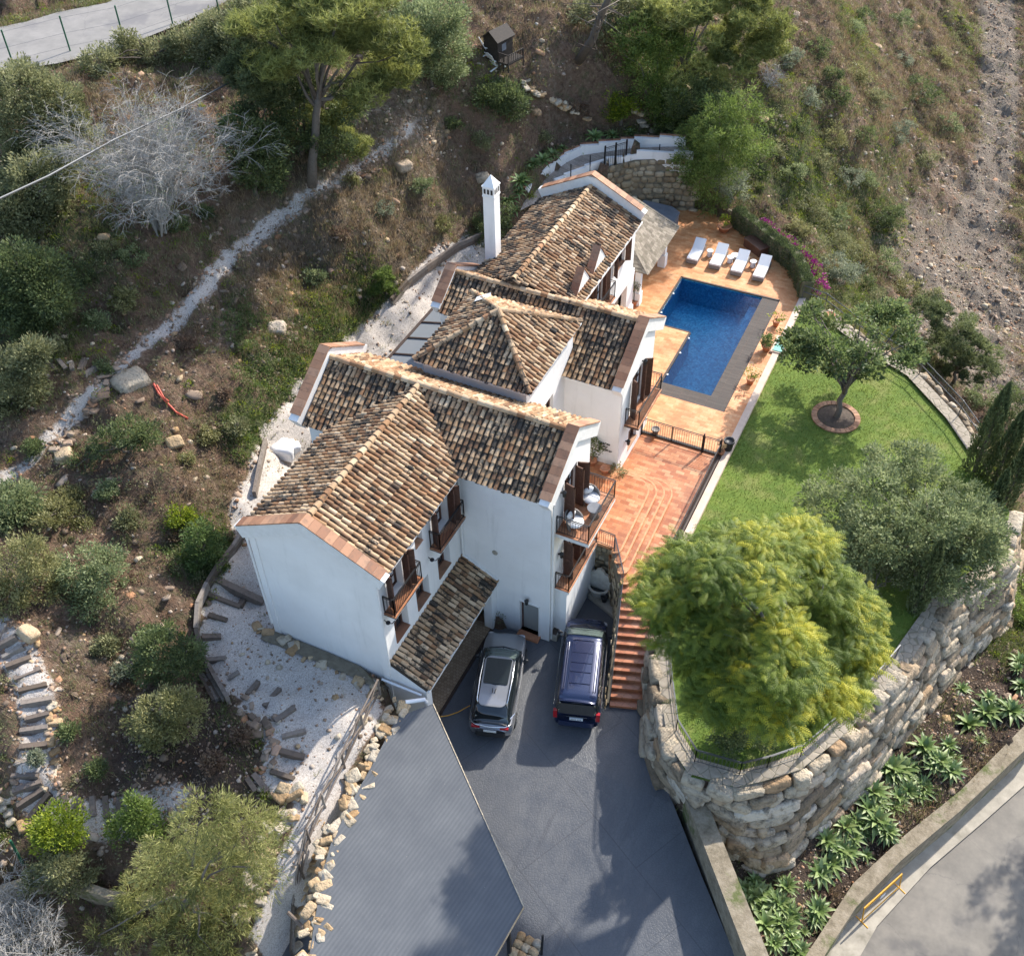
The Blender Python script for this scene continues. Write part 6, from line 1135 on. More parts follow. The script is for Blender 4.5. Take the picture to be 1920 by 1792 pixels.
mb = MB(); wl = [grd(x,y) for x,y in ((-20,1690),(60,1660),(140,1668),(215,1690),(300,1700))]
for a, c in zip(wl[:-1], wl[1:]): mb.bar(a+Vector((0,0,-.2)), c+Vector((0,0,-.2)), .3, 1.6)
single('garden_wall', mb, 'wallconc', 'dark grey concrete wall half hidden by the feathery tree', 'wall', tuple(wl[0]))
q = A(1464,642,2.75); cv = T('filter_cover', 'two pale green access lids on a plinth at the lawn edge', 'cover', (q.x,q.y,2.3)); mb = MB(); mb.box((q.x-.35,q.y-.75,2.3),(q.x+.35,q.y+.75,2.62)); cv.part('plinth', mb, 'palecurb')
for s in (-1,1): mb = MB(); mb.box((q.x-.24,q.y+s*.36-.3,2.62),(q.x+.24,q.y+s*.36+.3,2.655)); cv.part('lid', mb, 'teal')
# ring of bricks round the lawn tree
tc_ = A(1567,782,2.32); rg = T('tree_ring', 'circular brick edging round mulch at the foot of the lawn tree', 'edging', (tc_.x,tc_.y,2.3)); mb = MB(); K = 28
for k in range(K):
    a0, a1 = 2*math.pi*k/K+.008, 2*math.pi*(k+1)/K-.008; mb.cr = R.random(); mb.prism([(tc_.x+rr*math.cos(a), tc_.y+rr*math.sin(a)) for rr, a in ((.93,a0),(1.2,a0),(1.2,a1),(.93,a1))], 2.25, 2.38, r=mb.cr)
mb.cr = None; rg.part('bricks', mb, 'coping'); mb = MB(); mb.lathe((tc_.x,tc_.y,2.3), [(0,.0),(.94,.0),(.94,.03),(.5,.07),(0,.09)], 24); rg.part('mulch', mb, 'soil')
# ------------------------------------------------------------ vegetation
def leaves(C, nrm, size, asp=.5, bend=.0, up=.4, jitter=1.0):
    """rhombic leaf faces at centres C (n,3)"""
    n = len(C); d = NR.normal(0, 1, (n, 3)); d /= np.linalg.norm(d, axis=1)[:, None]
    if nrm is not None: d = d*jitter+nrm; d /= np.linalg.norm(d, axis=1)[:, None]
    q = NR.normal(0, 1, (n, 3)); q[:, 2] += up; s = np.cross(d, q); s /= np.linalg.norm(s, axis=1)[:, None]+1e-9
    L = size*NR.uniform(.6, 1.35, n)[:, None]; W = L*asp
    V = np.stack([C-d*L*.5, C+s*W*.5, C+d*L*.5, C-s*W*.5], 1).reshape(-1, 3); return V, np.arange(4*n).reshape(-1, 4)
def sph(n): v = NR.normal(0, 1, (n, 3)); return v/np.linalg.norm(v, axis=1)[:, None]
def crown(name, blobs, mt, nclump=90, nleaf=60, csz=.35, size=.16, asp=.45, flat=.7, hollow=.55, upb=.3, needle=False, par=None, tone=.25, droop=0.0):
    """clumps of leaves over the shell of ellipsoid blobs: [(x,y,z,rx,ry,rz)]"""
    B = np.array(blobs, float); wgt = (B[:, 3]*B[:, 4]+B[:, 5]*B[:, 3]); wgt /= wgt.sum(); CC = []; RV = []; NN = []
    bi = NR.choice(len(B), nclump, p=wgt); dirs = sph(nclump); dirs[:, 2] = dirs[:, 2]*.8+.15*upb*3; dirs /= np.linalg.norm(dirs, axis=1)[:, None]
    rad = NR.uniform(hollow, 1.0, nclump)**.6*NR.uniform(.85, 1.12, nclump)
    cen = B[bi, :3]+dirs*B[bi, 3:]*rad[:, None]
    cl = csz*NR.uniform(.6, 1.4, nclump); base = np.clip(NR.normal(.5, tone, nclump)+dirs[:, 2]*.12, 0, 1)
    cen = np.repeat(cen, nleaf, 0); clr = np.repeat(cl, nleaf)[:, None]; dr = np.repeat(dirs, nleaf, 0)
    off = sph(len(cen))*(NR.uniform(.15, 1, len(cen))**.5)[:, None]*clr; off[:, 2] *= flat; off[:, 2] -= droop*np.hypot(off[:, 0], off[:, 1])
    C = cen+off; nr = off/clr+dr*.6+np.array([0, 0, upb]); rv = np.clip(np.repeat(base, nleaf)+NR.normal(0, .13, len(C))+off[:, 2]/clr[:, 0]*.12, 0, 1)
    V, Fq = leaves(C, nr*1.2, size, asp, up=.3, jitter=.7); return mk(name, V, Fq, rv, (mt,))
def needles(name, blobs, mt, ntuft=900, per=16, L=.22, tone=.2, csz=.5, ncl=40):
    B = np.array(blobs, float); wgt = B[:, 3]*B[:, 4]; wgt /= wgt.sum(); bi = NR.choice(len(B), ncl, p=wgt); d = sph(ncl); d[:, 2] = np.abs(d[:, 2])*.9-.1
    cc = B[bi, :3]+d*B[bi, 3:]*NR.uniform(.55, 1.05, ncl)[:, None]; tb = NR.normal(.5, tone, ncl)
    ci = NR.integers(0, ncl, ntuft); o = sph(ntuft)*(NR.uniform(.2, 1, ntuft)**.5)[:, None]*csz*NR.uniform(.6, 1.4, ncl)[ci][:, None]; o[:, 2] *= .55; t = cc[ci]+o
    T_ = np.repeat(t, per, 0); dd = sph(len(T_)); dd[:, 2] = dd[:, 2]*.8+.35; s = np.cross(dd, sph(len(T_))); s /= np.linalg.norm(s, axis=1)[:, None]+1e-9; l = L*NR.uniform(.6, 1.3, len(T_))[:, None]; w_ = .022
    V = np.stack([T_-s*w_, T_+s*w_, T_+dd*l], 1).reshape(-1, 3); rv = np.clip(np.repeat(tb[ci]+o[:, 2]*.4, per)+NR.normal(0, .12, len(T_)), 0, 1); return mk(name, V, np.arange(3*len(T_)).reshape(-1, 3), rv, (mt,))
def limb_mesh(base, tips, r0=.16, mid=None, r1=.025, wob=.12, n=6):
    """trunk from base to a fork, then limbs to the tips"""
    mb = MB(); base = Vector(base); cen = Vector((0,0,0))
    for t in tips: cen += Vector(t)
    cen /= len(tips); fork = Vector(mid) if mid is not None else base.lerp(cen, .45)
    pts = [base-Vector((0,0,.3))]+[base.lerp(fork, k/4)+Vector((R.gauss(0,wob*.4),R.gauss(0,wob*.4),0)) for k in (1,2,3)]+[fork]; mb.tube(pts, [r0*1.25, r0, r0*.9, r0*.82, r0*.72], 8, .5)
    for t in tips:
        t = Vector(t); s = base.lerp(fork, R.uniform(.7, 1)); L = (t-s).length; p = [s]+[s.lerp(t, k/4)+Vector((R.gauss(0,wob),R.gauss(0,wob),R.gauss(0,wob)+.12*L*math.sin(math.pi*k/4))) for k in (1,2,3)]+[t]; rr = r0*R.uniform(.35,.55); mb.tube(p, [rr, rr*.8, rr*.6, rr*.4, r1], n, R.random())
    return mb
def blobs_at(c, r, n, spread=.65, flat=.7, br=.45):
    out = []
    for k in range(n):
        d = Vector((R.gauss(0,1), R.gauss(0,1), R.gauss(0,.8))); d.normalize(); q = R.uniform(.5, 1)**.5*spread; rr = r*br*R.uniform(.75, 1.25); out.append((c[0]+d.x*r*q, c[1]+d.y*r*q, c[2]+d.z*r*q*flat, rr, rr, rr*.75))
    return out
def tree(name, label, cat, base, blobs, mt, bark='bark', r0=.14, group=None, kind='leaf', ntips=10, mid=None, **k):
    t = T(name, label, cat, tuple(base), 0, group); tips = [b[:3] for b in (blobs if len(blobs) <= ntips else R.sample(blobs, ntips))]
    me = crown('crown', blobs, mt, **k) if kind == 'leaf' else needles('crown', blobs, mt, **k)
    t.part('crown', me, ()); t.part('trunk', limb_mesh(base, tips, r0, mid), bark, None, True, True); return t
def rad_at(p, px): return px*(Vector(p)-CAM).dot(_f)/FPX
# --- jacaranda with feathered fronds
jc = A(1432, 1160, 9.6); jb = (9.6, 1.4, ZLAWN); jb = tuple(A(1488, 1385, ZLAWN))
def fronds(name, clumps, mt, nf=19, L=.5, nl=8):
    V = []; rv = []
    for (cx, cy, cz, r, tone, ox, oy) in clumps:
        for k in range(nf):
            a = math.atan2(oy, ox)+R.gauss(0, 1.5) if (ox or oy) else R.uniform(0, 6.28); e = R.uniform(-.1, .55); d = np.array([math.cos(a)*math.cos(e), math.sin(a)*math.cos(e), math.sin(e)]); s = np.cross(d, [0,0,1]); s /= np.linalg.norm(s); ll = L*R.uniform(.7, 1.25)
            p0 = np.array([cx, cy, cz])+np.array([R.gauss(0, r*.35), R.gauss(0, r*.35), R.gauss(0, r*.2)]); tn = min(1, max(0, tone+R.gauss(0, .2)))
            up = np.cross(s, d)
            for i in range(nl):
                u = (i+.5)/nl; p = p0+d*ll*u-np.array([0,0,.35*ll*u*u]); wl = .17*math.sin(math.pi*min(1, u*.85+.12))*ll*1.15; dd = d-np.array([0,0,.7*u]); dd /= np.linalg.norm(dd); hw = ll/nl*.24
                for sg in (-1, 1):
                    tip = p+s*sg*wl+dd*wl*.45-np.array([0,0,.03]); V += [p-dd*hw, p+dd*hw, tip+dd*hw*.7, tip-dd*hw*.7]; rv.append(tn+R.gauss(0, .05))
    V = np.array(V); return mk(name, V, np.arange(len(V)).reshape(-1, 4), np.clip(rv, 0, 1), (mt,))
cl = []; jR = 4.0; sub = []
for k in range(34):
    a = k*2.399+R.gauss(0,.2); q = math.sqrt((k+.5)/34)*jR*.84; z = jc.z+1.9*(1-(q/jR)**2)+R.gauss(0, .85)-.6; sub.append((jc.x+q*math.cos(a)*1.0, jc.y+q*math.sin(a)*1.05, z, R.uniform(.6, .98), R.uniform(.15, .6)))
sub += [(*A(px,py,z), R.uniform(.7,1.1), R.uniform(.2,.5)) for px,py,z in ((1570,1290,8.2),(1600,1215,8.4),(1510,1320,7.8),(1440,1325,8.0),(1330,1250,8.2),(1240,1090,8.6),(1380,1310,8.0))]
for i, s in enumerate(sub):
    yel = 1.0 if R.random() < .14 else 0
    for j in range(int(20+R.random()*9)):
        d = sph(1)[0]; d[2] = abs(d[2])*.9-.25; r = s[3]*R.uniform(.75, 1.1); cl.append((s[0]+d[0]*r, s[1]+d[1]*r, s[2]+d[2]*r*.75, .5, s[4]+yel*.4*R.random()+d[2]*.15+R.gauss(0,.12), d[0], d[1]))
jt = T('jacaranda_tree', 'large spreading jacaranda with feathery yellow green foliage on the point of the lawn', 'tree', jb); jt.part('crown', fronds('crown', cl, 'jacaranda'), ())
jt.part('trunk', limb_mesh(jb, [s[:3] for s in sub], .2, (jb[0]-.8, jb[1]+.1, 6.6)), 'twig', None, True, True)
# --- lawn tree in the brick ring
tc2 = A(1595, 632, 5.6); bl = blobs_at(tc2, 3.3, 38, 1.0, .38, .19); tree('lawn_tree', 'round headed glossy tree growing from the brick ring on the lawn', 'tree', (tc_.x, tc_.y, 2.3), bl, 'lawnleaf', r0=.15, mid=(tc_.x+.1, tc_.y+.35, 4.2), nclump=430, nleaf=34, csz=.36, size=.2, asp=.45, flat=.5, hollow=.3, ntips=20)
# --- big soft tree between lawn tree and boulder wall, cypresses
c = A(1690, 970, 4.6); bl = blobs_at(c, 3.9, 26, .85, .5, .33)+blobs_at(A(1800,1050,3.8), 2.0, 9, .85, .6, .4); tree('broadleaf_tree', 'wide soft grey green tree leaning over the far end of the boulder wall', 'tree', tuple(A(1720,1080,ZLAWN)), bl, 'greygreen', r0=.16, nclump=1000, nleaf=62, csz=.38, size=.15, asp=.4, ntips=14)
c = A(1640,1065,4.0); bl = blobs_at(c, 1.5, 7, .8, .6, .45); tree('young_tree', 'small thin leaved tree between the jacaranda and the wide grey green tree', 'tree', tuple(A(1640,1130,ZLAWN)), bl, 'olive', r0=.07, nclump=110, nleaf=45, csz=.3, size=.12)
def cypress(px, py, z, hgt_, r, label, n=5200):
    b = A(px, py, z); nn = n; u = NR.uniform(0, 1, nn)**.8; prof = r*np.sin(np.pi*np.clip(u*.93+.07, 0, 1))**.55*(1-.55*u); a = NR.uniform(0, 6.283, nn); q = prof*(NR.uniform(.55, 1.1, nn))*(1+.16*np.sin(a*4+u*17))
    C = np.c_[b.x+np.cos(a)*q, b.y+np.sin(a)*q, b.z+u*hgt_]; nr = np.c_[np.cos(a)*.5, np.sin(a)*.5, np.full(nn, 1.6)]; V, F_ = leaves(C, nr, .2, .3, jitter=.35); rv = np.clip(.5+.25*np.sin(a*4+u*17)+NR.normal(0, .15, nn), 0, 1)
    t = T('cypress_tree', label, 'tree', tuple(b), 0, 'cypresses at the corner of the garden'); t.part('crown', mk('crown', V, F_, rv, ('cypress',)), ()); mb = MB(); mb.tube([b-Vector((0,0,.4)), b+Vector((0,0,hgt_*.8))], [.12,.03], 6); t.part('trunk', mb, 'bark')
cypress(1818,905,1.5,6.2,.75,'tallest dark cypress at the corner of the lawn'); cypress(1850,935,1.0,5.6,.75,'dark cypress just right of the tallest one'); cypress(1868,975,.8,5.8,.6,'cypress nearest the right border behind the wide tree'); cypress(1835,1010,2.0,4.4,.5,'shorter cypress in front of the tall pair'); cypress(1712,1150,2.2,4.6,.5,'small leaning cypress beside the boulder wall railing', 3600)
# --- pines
def clump_tree(name, label, bpx, blist, mt, kind='leaf', r0=.12, cat='tree', group=None, **k):
    b = grd(*bpx); bl = []
    for px, py, r in blist:
        g = grd(*bpx); zz = g.z; 
        # height of each blob: lifted until it projects where the photo shows it, above the tree's own base
        bp = Vector(g); d = ray(px, py); t_ = ((bp-CAM).dot(Vector((_f.x,_f.y,0)))+0)/Vector((d.x,d.y,0)).dot(Vector((_f.x,_f.y,0))); p = CAM+d*t_; rr = rad_at(p, r)*(1.25 if kind == 'leaf' else 1.15)
        if p.z < hgt(p.x,p.y)+rr*.4:
            q = on(px, py); p = q+Vector((0,0,rr*.35))
        bl.append((p.x,p.y,p.z,rr,rr,rr*.8))
        for _k in range(2): dv = sph(1)[0]; s_ = rr*R.uniform(.3,.5); bl.append((p.x+dv[0]*rr*1.05, p.y+dv[1]*rr*1.05, max(p.z+dv[2]*rr*.8, hgt(p.x,p.y)+.1), s_, s_, s_))
    return tree(name, label, cat, tuple(b), bl, mt, r0=r0, kind=kind, group=group, **k)
bs = grd(583,342)
def plane_pt(b, px, py, back=0):
    d = ray(px, py); fh = Vector((_f.x,_f.y,0)).normalized(); t_ = ((b-CAM).dot(fh)+back)/d.dot(fh); return CAM+d*t_
bl = []
for px, py, bk, r in ((560,50,1,60),(640,20,-1,66),(700,70,.5,60),(600,100,-1.5,50),(730,140,1,48),(670,180,-.5,50),(520,120,0,48),(470,60,1,46),(630,215,1,38),(750,100,0,42),(580,0,0,60),(690,0,1,60),(510,30,-1,44),(620,60,1.5,50)): p = plane_pt(bs,px,py,bk); rr = rad_at(p, r); bl.append((p.x,p.y,p.z,rr,rr,rr*.5))
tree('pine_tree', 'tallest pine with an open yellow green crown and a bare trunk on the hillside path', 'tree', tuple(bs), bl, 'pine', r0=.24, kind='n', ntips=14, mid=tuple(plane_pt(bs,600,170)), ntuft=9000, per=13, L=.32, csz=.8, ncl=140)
clump_tree('pine_tree', 'rounded dark young pine left of the tallest pine', (490,330), [(475,165,38),(500,200,34),(455,130,30)], 'pinedark', 'n', ntuft=1500, per=13, L=.25, csz=.5, ncl=40)
clump_tree('pine_tree', 'low pale tufted pine crown beside the bare trunk of the tallest pine', (640,300), [(620,225,34),(655,265,32),(600,250,24)], 'pine', 'n', ntuft=1300, per=13, L=.25, csz=.5, ncl=36)
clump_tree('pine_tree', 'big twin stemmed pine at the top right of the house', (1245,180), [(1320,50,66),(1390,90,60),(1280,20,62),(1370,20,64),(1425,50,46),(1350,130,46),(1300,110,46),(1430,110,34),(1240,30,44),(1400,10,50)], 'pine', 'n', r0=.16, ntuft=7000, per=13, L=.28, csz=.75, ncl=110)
clump_tree('pine_tree', 'bushy dark pine outside the garden railing on the valley side', (1790,720), [(1780,610,42),(1820,650,40),(1755,660,40),(1800,700,40),(1840,690,28)], 'pinedark', 'n', ntuft=2600, per=13, L=.26, csz=.55, ncl=70)
clump_tree('pine_tree', 'small bright young pine on the bank by the gravel corridor', (722,555), [(722,525,22),(718,545,20)], 'willow', 'n', r0=.05, ntuft=700, per=12, L=.2, csz=.28, ncl=20)
# --- evergreens on the left
ev = [('olive','large olive green bush cluster in the upper left corner below the road',(70,280),[(40,170,48),(100,190,45),(60,240,50),(130,240,36),(20,230,40)],460),
('olive','tall loose bush between the left cluster and the bare grey tree',(60,400),[(70,330,45),(30,380,45),(100,380,38),(60,420,40),(105,310,30)],420),
('dark','dense dark evergreen at the left border beside the stony slope',(60,600),[(60,520,50),(100,560,36),(20,550,45),(70,600,36),(30,490,36)],460),
('dark','rounded dark green conifer right of the bare grey tree',(480,360),[(478,270,44),(490,320,40),(450,240,30)],260),
('dark','broad ivy dark mass behind the trunk of the tallest pine',(560,290),[(560,240,40),(540,190,38),(620,280,30),(570,150,30),(650,200,30)],300),
('olive','feathery green bush along the fence of the upper road',(290,110),[(240,115,30),(300,100,30),(350,85,30),(400,70,32),(190,130,26)],300),
('olive','pale green shrub mass below the end of the upper road',(420,100),[(440,60,40),(480,30,40),(410,110,30),(500,90,30)],260),
('olive','dark shrub at the left border above the white path',(20,760),[(30,700,40),(10,750,40),(50,660,26)],240),
('greygreen','rounded grey green shrub left of the winding stair head',(60,960),[(30,940,34),(10,970,30),(45,970,24)],150),
('greygreen','broad soft grey bush beside the playhouse',(810,160),[(790,55,50),(830,95,40),(770,105,38),(825,35,40),(840,135,24)],420),
('dark','dense shrub above the planter right of the grey bush',(940,200),[(940,178,28),(960,198,24),(915,190,20)],170),
('bright','bright yellow green shrub on the slope above the flagged path',(1165,225),[(1165,200,20),(1150,215,14)],70),
('willow','light green leafy tree behind the left stem of the twin pine',(1230,240),[(1215,120,36),(1230,170,40),(1260,210,36),(1200,60,36),(1240,90,34)],360),
('dark','dark evergreen thicket under the twin stemmed pine',(1290,260),[(1280,180,40),(1310,220,38),(1260,240,32),(1340,180,34)],320),
('olive','thin grey green growth at the top border between the pines',(1150,60),[(1130,20,40),(1190,15,40),(1240,10,36)],200)]
for mt, lb_, b_, bls, nc in ev: clump_tree('evergreen_tree' if nc > 250 else 'shrub', lb_, b_, bls, mt, cat='tree' if nc > 250 else 'shrub', nclump=int(nc*1.35), nleaf=48, csz=.45, size=.16, asp=.42)
clump_tree('willow_tree', 'drooping bright green tree beside the stone retaining wall and the sun deck', (1345,385), [(1350,240,48),(1390,220,42),(1320,280,46),(1370,290,44),(1400,270,34),(1330,340,38),(1350,200,30),(1290,300,26)], 'willow', r0=.12, nclump=520, nleaf=60, csz=.42, size=.2, asp=.2, flat=.9, droop=.5)
clump_tree('shrub', 'silvery leaved oleander at the corner of the sun deck', (1365,390), [(1365,340,24),(1375,360,20)], 'sage', cat='shrub', nclump=60, nleaf=50, csz=.35, size=.2, asp=.25)
# --- shrubs singly placed
sh = [('greygreen','pale topped shrub beside the gravel yard hidden bank',(165,1100),[(160,1060,40),(190,1090,36),(150,1120,34),(200,1050,28),(130,1080,28),(175,1140,28)],300),
('drygreen','dry olive shrub at the left border beside the pale topped one',(60,1100),[(40,1040,34),(70,1060,30),(30,1090,34),(80,1110,26),(20,1130,30)],240),
('pinedark','dark spreading juniper above the light green shrub',(300,1270),[(310,1220,36),(340,1250,32),(280,1250,28),(350,1220,24),(290,1200,22)],240),
('drygreen','light green rounded shrub in the middle of the rock bed',(305,1390),[(300,1340,38),(340,1350,32),(270,1360,28),(310,1380,30),(330,1320,24)],260),
('bright','yellow green shrub beside the lower turn of the winding stair',(110,1590),[(110,1540,28),(95,1570,26),(130,1560,22)],150),
('olive','dull green shrub under the yellow green one at the lower turn',(110,1660),[(110,1620,30),(140,1640,26),(85,1640,24)],130),
('willow','bright green shrub between the winding stair and the feathery tree',(250,1570),[(260,1530,26),(230,1550,22),(285,1550,20)],120),
('dark','dark low shrub spreading below the red pipe',(240,850),[(240,810,28),(275,820,26),(200,830,24),(160,870,20)],180),
('olive','small shrub on the brown bank left of the yellow green plant',(235,980),[(238,975,14)],36),
('bright','small yellow green plant on the brown bank near the gable',(340,985),[(338,965,18),(350,975,12)],50),
('drygreen','dark olive shrub between the two left hand shrubs',(110,960),[(120,950,26),(90,980,22),(145,975,20)],140),
('ivy','leafy green shrub at the foot of the bank by the gable corner',(385,1050),[(385,1020,24),(395,1050,20),(370,1000,18)],120),
('dark','dark rounded shrub growing beside the tall chimney',(925,445),[(925,425,26),(915,450,22),(940,400,18)],150),
('dark','dark shrub beneath the jacaranda near the point of the lawn',(1400,1390),[(1395,1350,36),(1370,1370,28),(1430,1375,26),(1360,1335,22)],260),
('olive','rounded green shrub beyond the bougainvillea hedge',(1560,470),[(1545,450,30),(1570,480,30),(1530,480,22)],160),
('dark','dark green shrub higher on the slope beyond the hedge',(1650,420),[(1655,395,28),(1670,420,22),(1640,420,20)],120),
('sage','silvery bush in the hollow between the hedge and the stony slope',(1560,520),[(1565,495,22),(1585,510,20)],90),
('drygreen','rusty green shrub on the upper right slope below the lone boulder',(1605,150),[(1605,135,18),(1620,145,14)],60),
('pinedark','dark shrub on the upper right slope near the middle',(1720,180),[(1720,165,26),(1745,180,18)],100),
('olive','green shrub on the valley side below the garden railing',(1650,600),[(1640,590,26),(1670,610,24)],110),
('dark','dark shrub clump beyond the rail at the end of the lawn',(1890,780),[(1890,760,24),(1905,740,22),(1880,790,20)],110),
('willow','bright shrub on the valley side near the wall end',(1900,1140),[(1900,1100,22),(1905,1150,24)],90)]
for mt, lb_, b_, bls, nc in sh: clump_tree('shrub', lb_, b_, bls, mt if mt != 'pinedark' else 'dark', cat='shrub', r0=.05, nclump=nc, nleaf=40, csz=.3, size=.12, asp=.45)
FILL = [((1480,120),16),((1530,100),20),((1570,180),18),((1510,190),16),((1640,190),22),((1690,120),16),((1560,260),20),((1500,240),16),((1620,260),18),((1680,260),20),((1540,310),18),((1590,330),22),((1480,330),20),((1520,390),22),((1630,340),16),((1570,410),20),((1500,430),16),((1610,470),22),((1660,500),22),((1700,540),18),((1620,540),16),((1690,600),20),((1740,560),18),((1450,290),16),((1780,230),18),((1760,120),16),((1690,40),18),((1620,30),16),((1740,300),16),((1840,740),20),((1560,140),14),((1600,60),14)]
for (px, py), r_ in FILL: clump_tree('shrub', 'low round scrubby bush scattered over the slope between the pool hedge and the dirt track', (px, py+r_*.6), [(px,py,r_),(px+r_*R.uniform(-1,1),py+r_*R.uniform(-.4,.5),r_*.6)], R.choice(('olive','drygreen','dark','sage','olive','greygreen')), cat='shrub', r0=.03, group='bushes on the slope beyond the pool', nclump=int(r_*3.2), nleaf=36, csz=.26, size=.12, ntips=3)
FILL2 = [((230,560),20),((180,600),16),((350,640),14),((150,520),22),((250,480),18),((330,420),16),((380,400),14),((200,470),16),((100,650),14),((390,820),14),((60,840),14),((330,1000),12),((200,920),16),((440,800),16),((420,740),12),((200,1210),16),((230,1260),14),((130,1370),12),((450,1380),12),((400,1430),14),((180,1440),12),((190,690),12),((590,520),16),((640,440),14),((720,400),16),((790,350),14),((830,420),14),((660,340),12),((1080,200),16),((1020,260),14),((900,260),14),((850,230),12),((280,1190),14),((70,1420),10),((350,860),10)]
for (px, py), r_ in FILL2: clump_tree('shrub', 'low ragged bush scattered over the stony hillside on the left', (px, py+r_*.6), [(px,py,r_),(px+r_*R.uniform(-1,1),py+r_*R.uniform(-.4,.5),r_*.6)], R.choice(('olive','drygreen','dark','sage','redscrub','greygreen')), cat='shrub', r0=.03, group='low bushes on the left hillside', nclump=int(r_*3), nleaf=34, csz=.24, size=.11, ntips=3)
# --- feathery tree bottom left
clump_tree('pepper_tree', 'feathery drooping olive green tree over the bottom left path', (340,1700), [(390,1520,44),(440,1550,48),(330,1570,42),(480,1600,36),(400,1620,54),(320,1640,56),(450,1640,50),(280,1700,52),(380,1720,58),(470,1560,44),(290,1620,40),(350,1780,60),(430,1740,46),(240,1750,36)], 'feather', r0=.14, nclump=560, nleaf=60, csz=.34, size=.2, asp=.13, flat=1.0, droop=.6, hollow=.3)
# --- tree at the right border
for q_, r_, lb_ in (((23.2,-5.0,-1.0),2.0,'leafy tree at the right border overhanging the lower road'),((24.5,5.5,2.0),3.0,'large tree off the right border that shades the lower road')): tree('roadside_tree', lb_, 'tree', (q_[0],q_[1],-4.2), blobs_at(q_, r_, 12, .85, .7, .42), 'olive', r0=.16, nclump=260, nleaf=50, csz=.4, size=.16)
# --- bare trees: many fine grey twigs
def bare(name, label, base, spread, hgt_, nb, r0=.05, depth=4, lean=(0,0), fan=.9, mt='twig', cat='tree', seed=1, haze_=False):
    rr = random.Random(seed); mb = MB()
    def grow(p, d, L, r, k):
        q = p; pts = [p]
        for i in range(3): d = (d+Vector((rr.gauss(0,.13),rr.gauss(0,.13),rr.gauss(0,.08)+(.05 if k > 1 else -.12)))).normalized(); q = q+d*L/3; pts.append(q)
        mb.tube(pts, [r, r*.85, r*.7, r*.5], 3, rr.random(), cap=False)
        if k <= 0: return
        for j in range(3 if k > 1 else 4):
            s = pts[rr.choice((1,2,3,3))]; nd = (d+Vector((rr.gauss(0,.55),rr.gauss(0,.55),rr.gauss(0,.35)))).normalized(); grow(s, nd, L*rr.uniform(.5,.8), max(.006, r*.6), k-1)
    base = Vector(base)
    for i in range(nb):
        a = rr.uniform(0, 6.28); f = rr.uniform(.1, fan); grow(base+Vector((rr.gauss(0,.15),rr.gauss(0,.15),0)), Vector((math.cos(a)*f+lean[0], math.sin(a)*f+lean[1], 1)).normalized(), hgt_*rr.uniform(.34,.5), r0*rr.uniform(.7,1.2), depth)
    t = T(name, label, cat, tuple(base)); t.part('branches', mb, mt)
    if haze_: t.part('leaves', crown('leaves', [(base[0]+hgt_*.3*lean[0]*2, base[1], base[2]+hgt_*.65, hgt_*.5, hgt_*.5, hgt_*.4)], 'greygreen', nclump=130, nleaf=20, csz=.5, size=.1, asp=.3, hollow=.1), ())
    return t
b_ = grd(300,430); bare('bare_tree', 'large leafless silvery grey tree among the evergreens on the upper left', b_, 5, 6.8, 34, .045, 5, (.32,.0), .5, seed=5, haze_=True)
b_ = grd(60,1830); bare('bare_tree', 'tangle of bare pale twigs in the bottom left corner', (b_.x, b_.y, b_.z), 3, 4.8, 14, .035, 5, (.0,0), 1.1, seed=8)
b_ = grd(1435,165); bare('dead_bush', 'small grey dead bush on the slope behind the twin stemmed pine', b_, 2, 1.8, 12, .03, 3, (0,0), 1.4, cat='shrub', seed=3)
mb = MB(); q0, q1 = grd(1085,115), A(1150,-20,16); mb.tube([q0, q0.lerp(q1,.35)+Vector((.2,0,0)), q0.lerp(q1,.7), q1], [.28,.24,.2,.14], 8, .2)
for k in range(12): s = q0.lerp(q1, R.uniform(.25,.95)); mb.tube([s, s+Vector((R.gauss(0,.7),R.gauss(0,.7),R.gauss(.1,.5))), s+Vector((R.gauss(0,1.5),R.gauss(0,1.5),R.gauss(-.2,.8)))], [.05,.035,.01], 4, R.random())
single('leaning_trunk', mb, 'bark', 'dark leaning pine trunk with broken branches at the top of the hill', 'tree', tuple(q0), smooth=True)
# --- hedge with bougainvillea
hp = [Vector((*A(x,y,ZDK+.5)[:2], 2.2)) for x,y in ((1368,408),(1400,432),(1440,462),(1478,492),(1492,520),(1500,548))]; hd = T('clipped_hedge', 'clipped dark green hedge along the end of the sun deck with magenta bougainvillea behind', 'hedge', tuple(hp[2])); bl = []; mg = []
for a, c in zip(hp[:-1], hp[1:]):
    for k in range(4): p = a.lerp(c, k/4)+Vector((.25,.2,.75)); bl.append((p.x,p.y,p.z,.5,.5,.65)); mg.append((p.x+.75,p.y+.45,p.z+.1,.45,.45,.4))
hq = [p+Vector((.28,.2,0)) for p in hp]; hb = MB()
HP = []; HN = []
for a, c in zip(hq[:-1], hq[1:]):
    d = (c-a).normalized(); s_ = Vector((-d.y,d.x,0))*.34; L = (c-a).length; hb.bar(a+Vector((0,0,.75)), c+Vector((0,0,.75)), .6, 1.4)
    for k in range(int(L*2600)):
        f = R.random(); u = R.random(); side = R.choice((-1,1,0,0)); p = a.lerp(c, f)
        if side: p = p+s_*side+Vector((0,0,.05+1.4*u)); nn_ = s_*side/.34
        else: p = p+s_*(2*u-1)+Vector((0,0,1.47)); nn_ = Vector((0,0,1))
        HP.append(tuple(p+nn_*(R.uniform(-.04,.08)+.09*math.sin(p.x*5)*math.sin(p.y*4.1)))); HN.append(tuple(nn_))
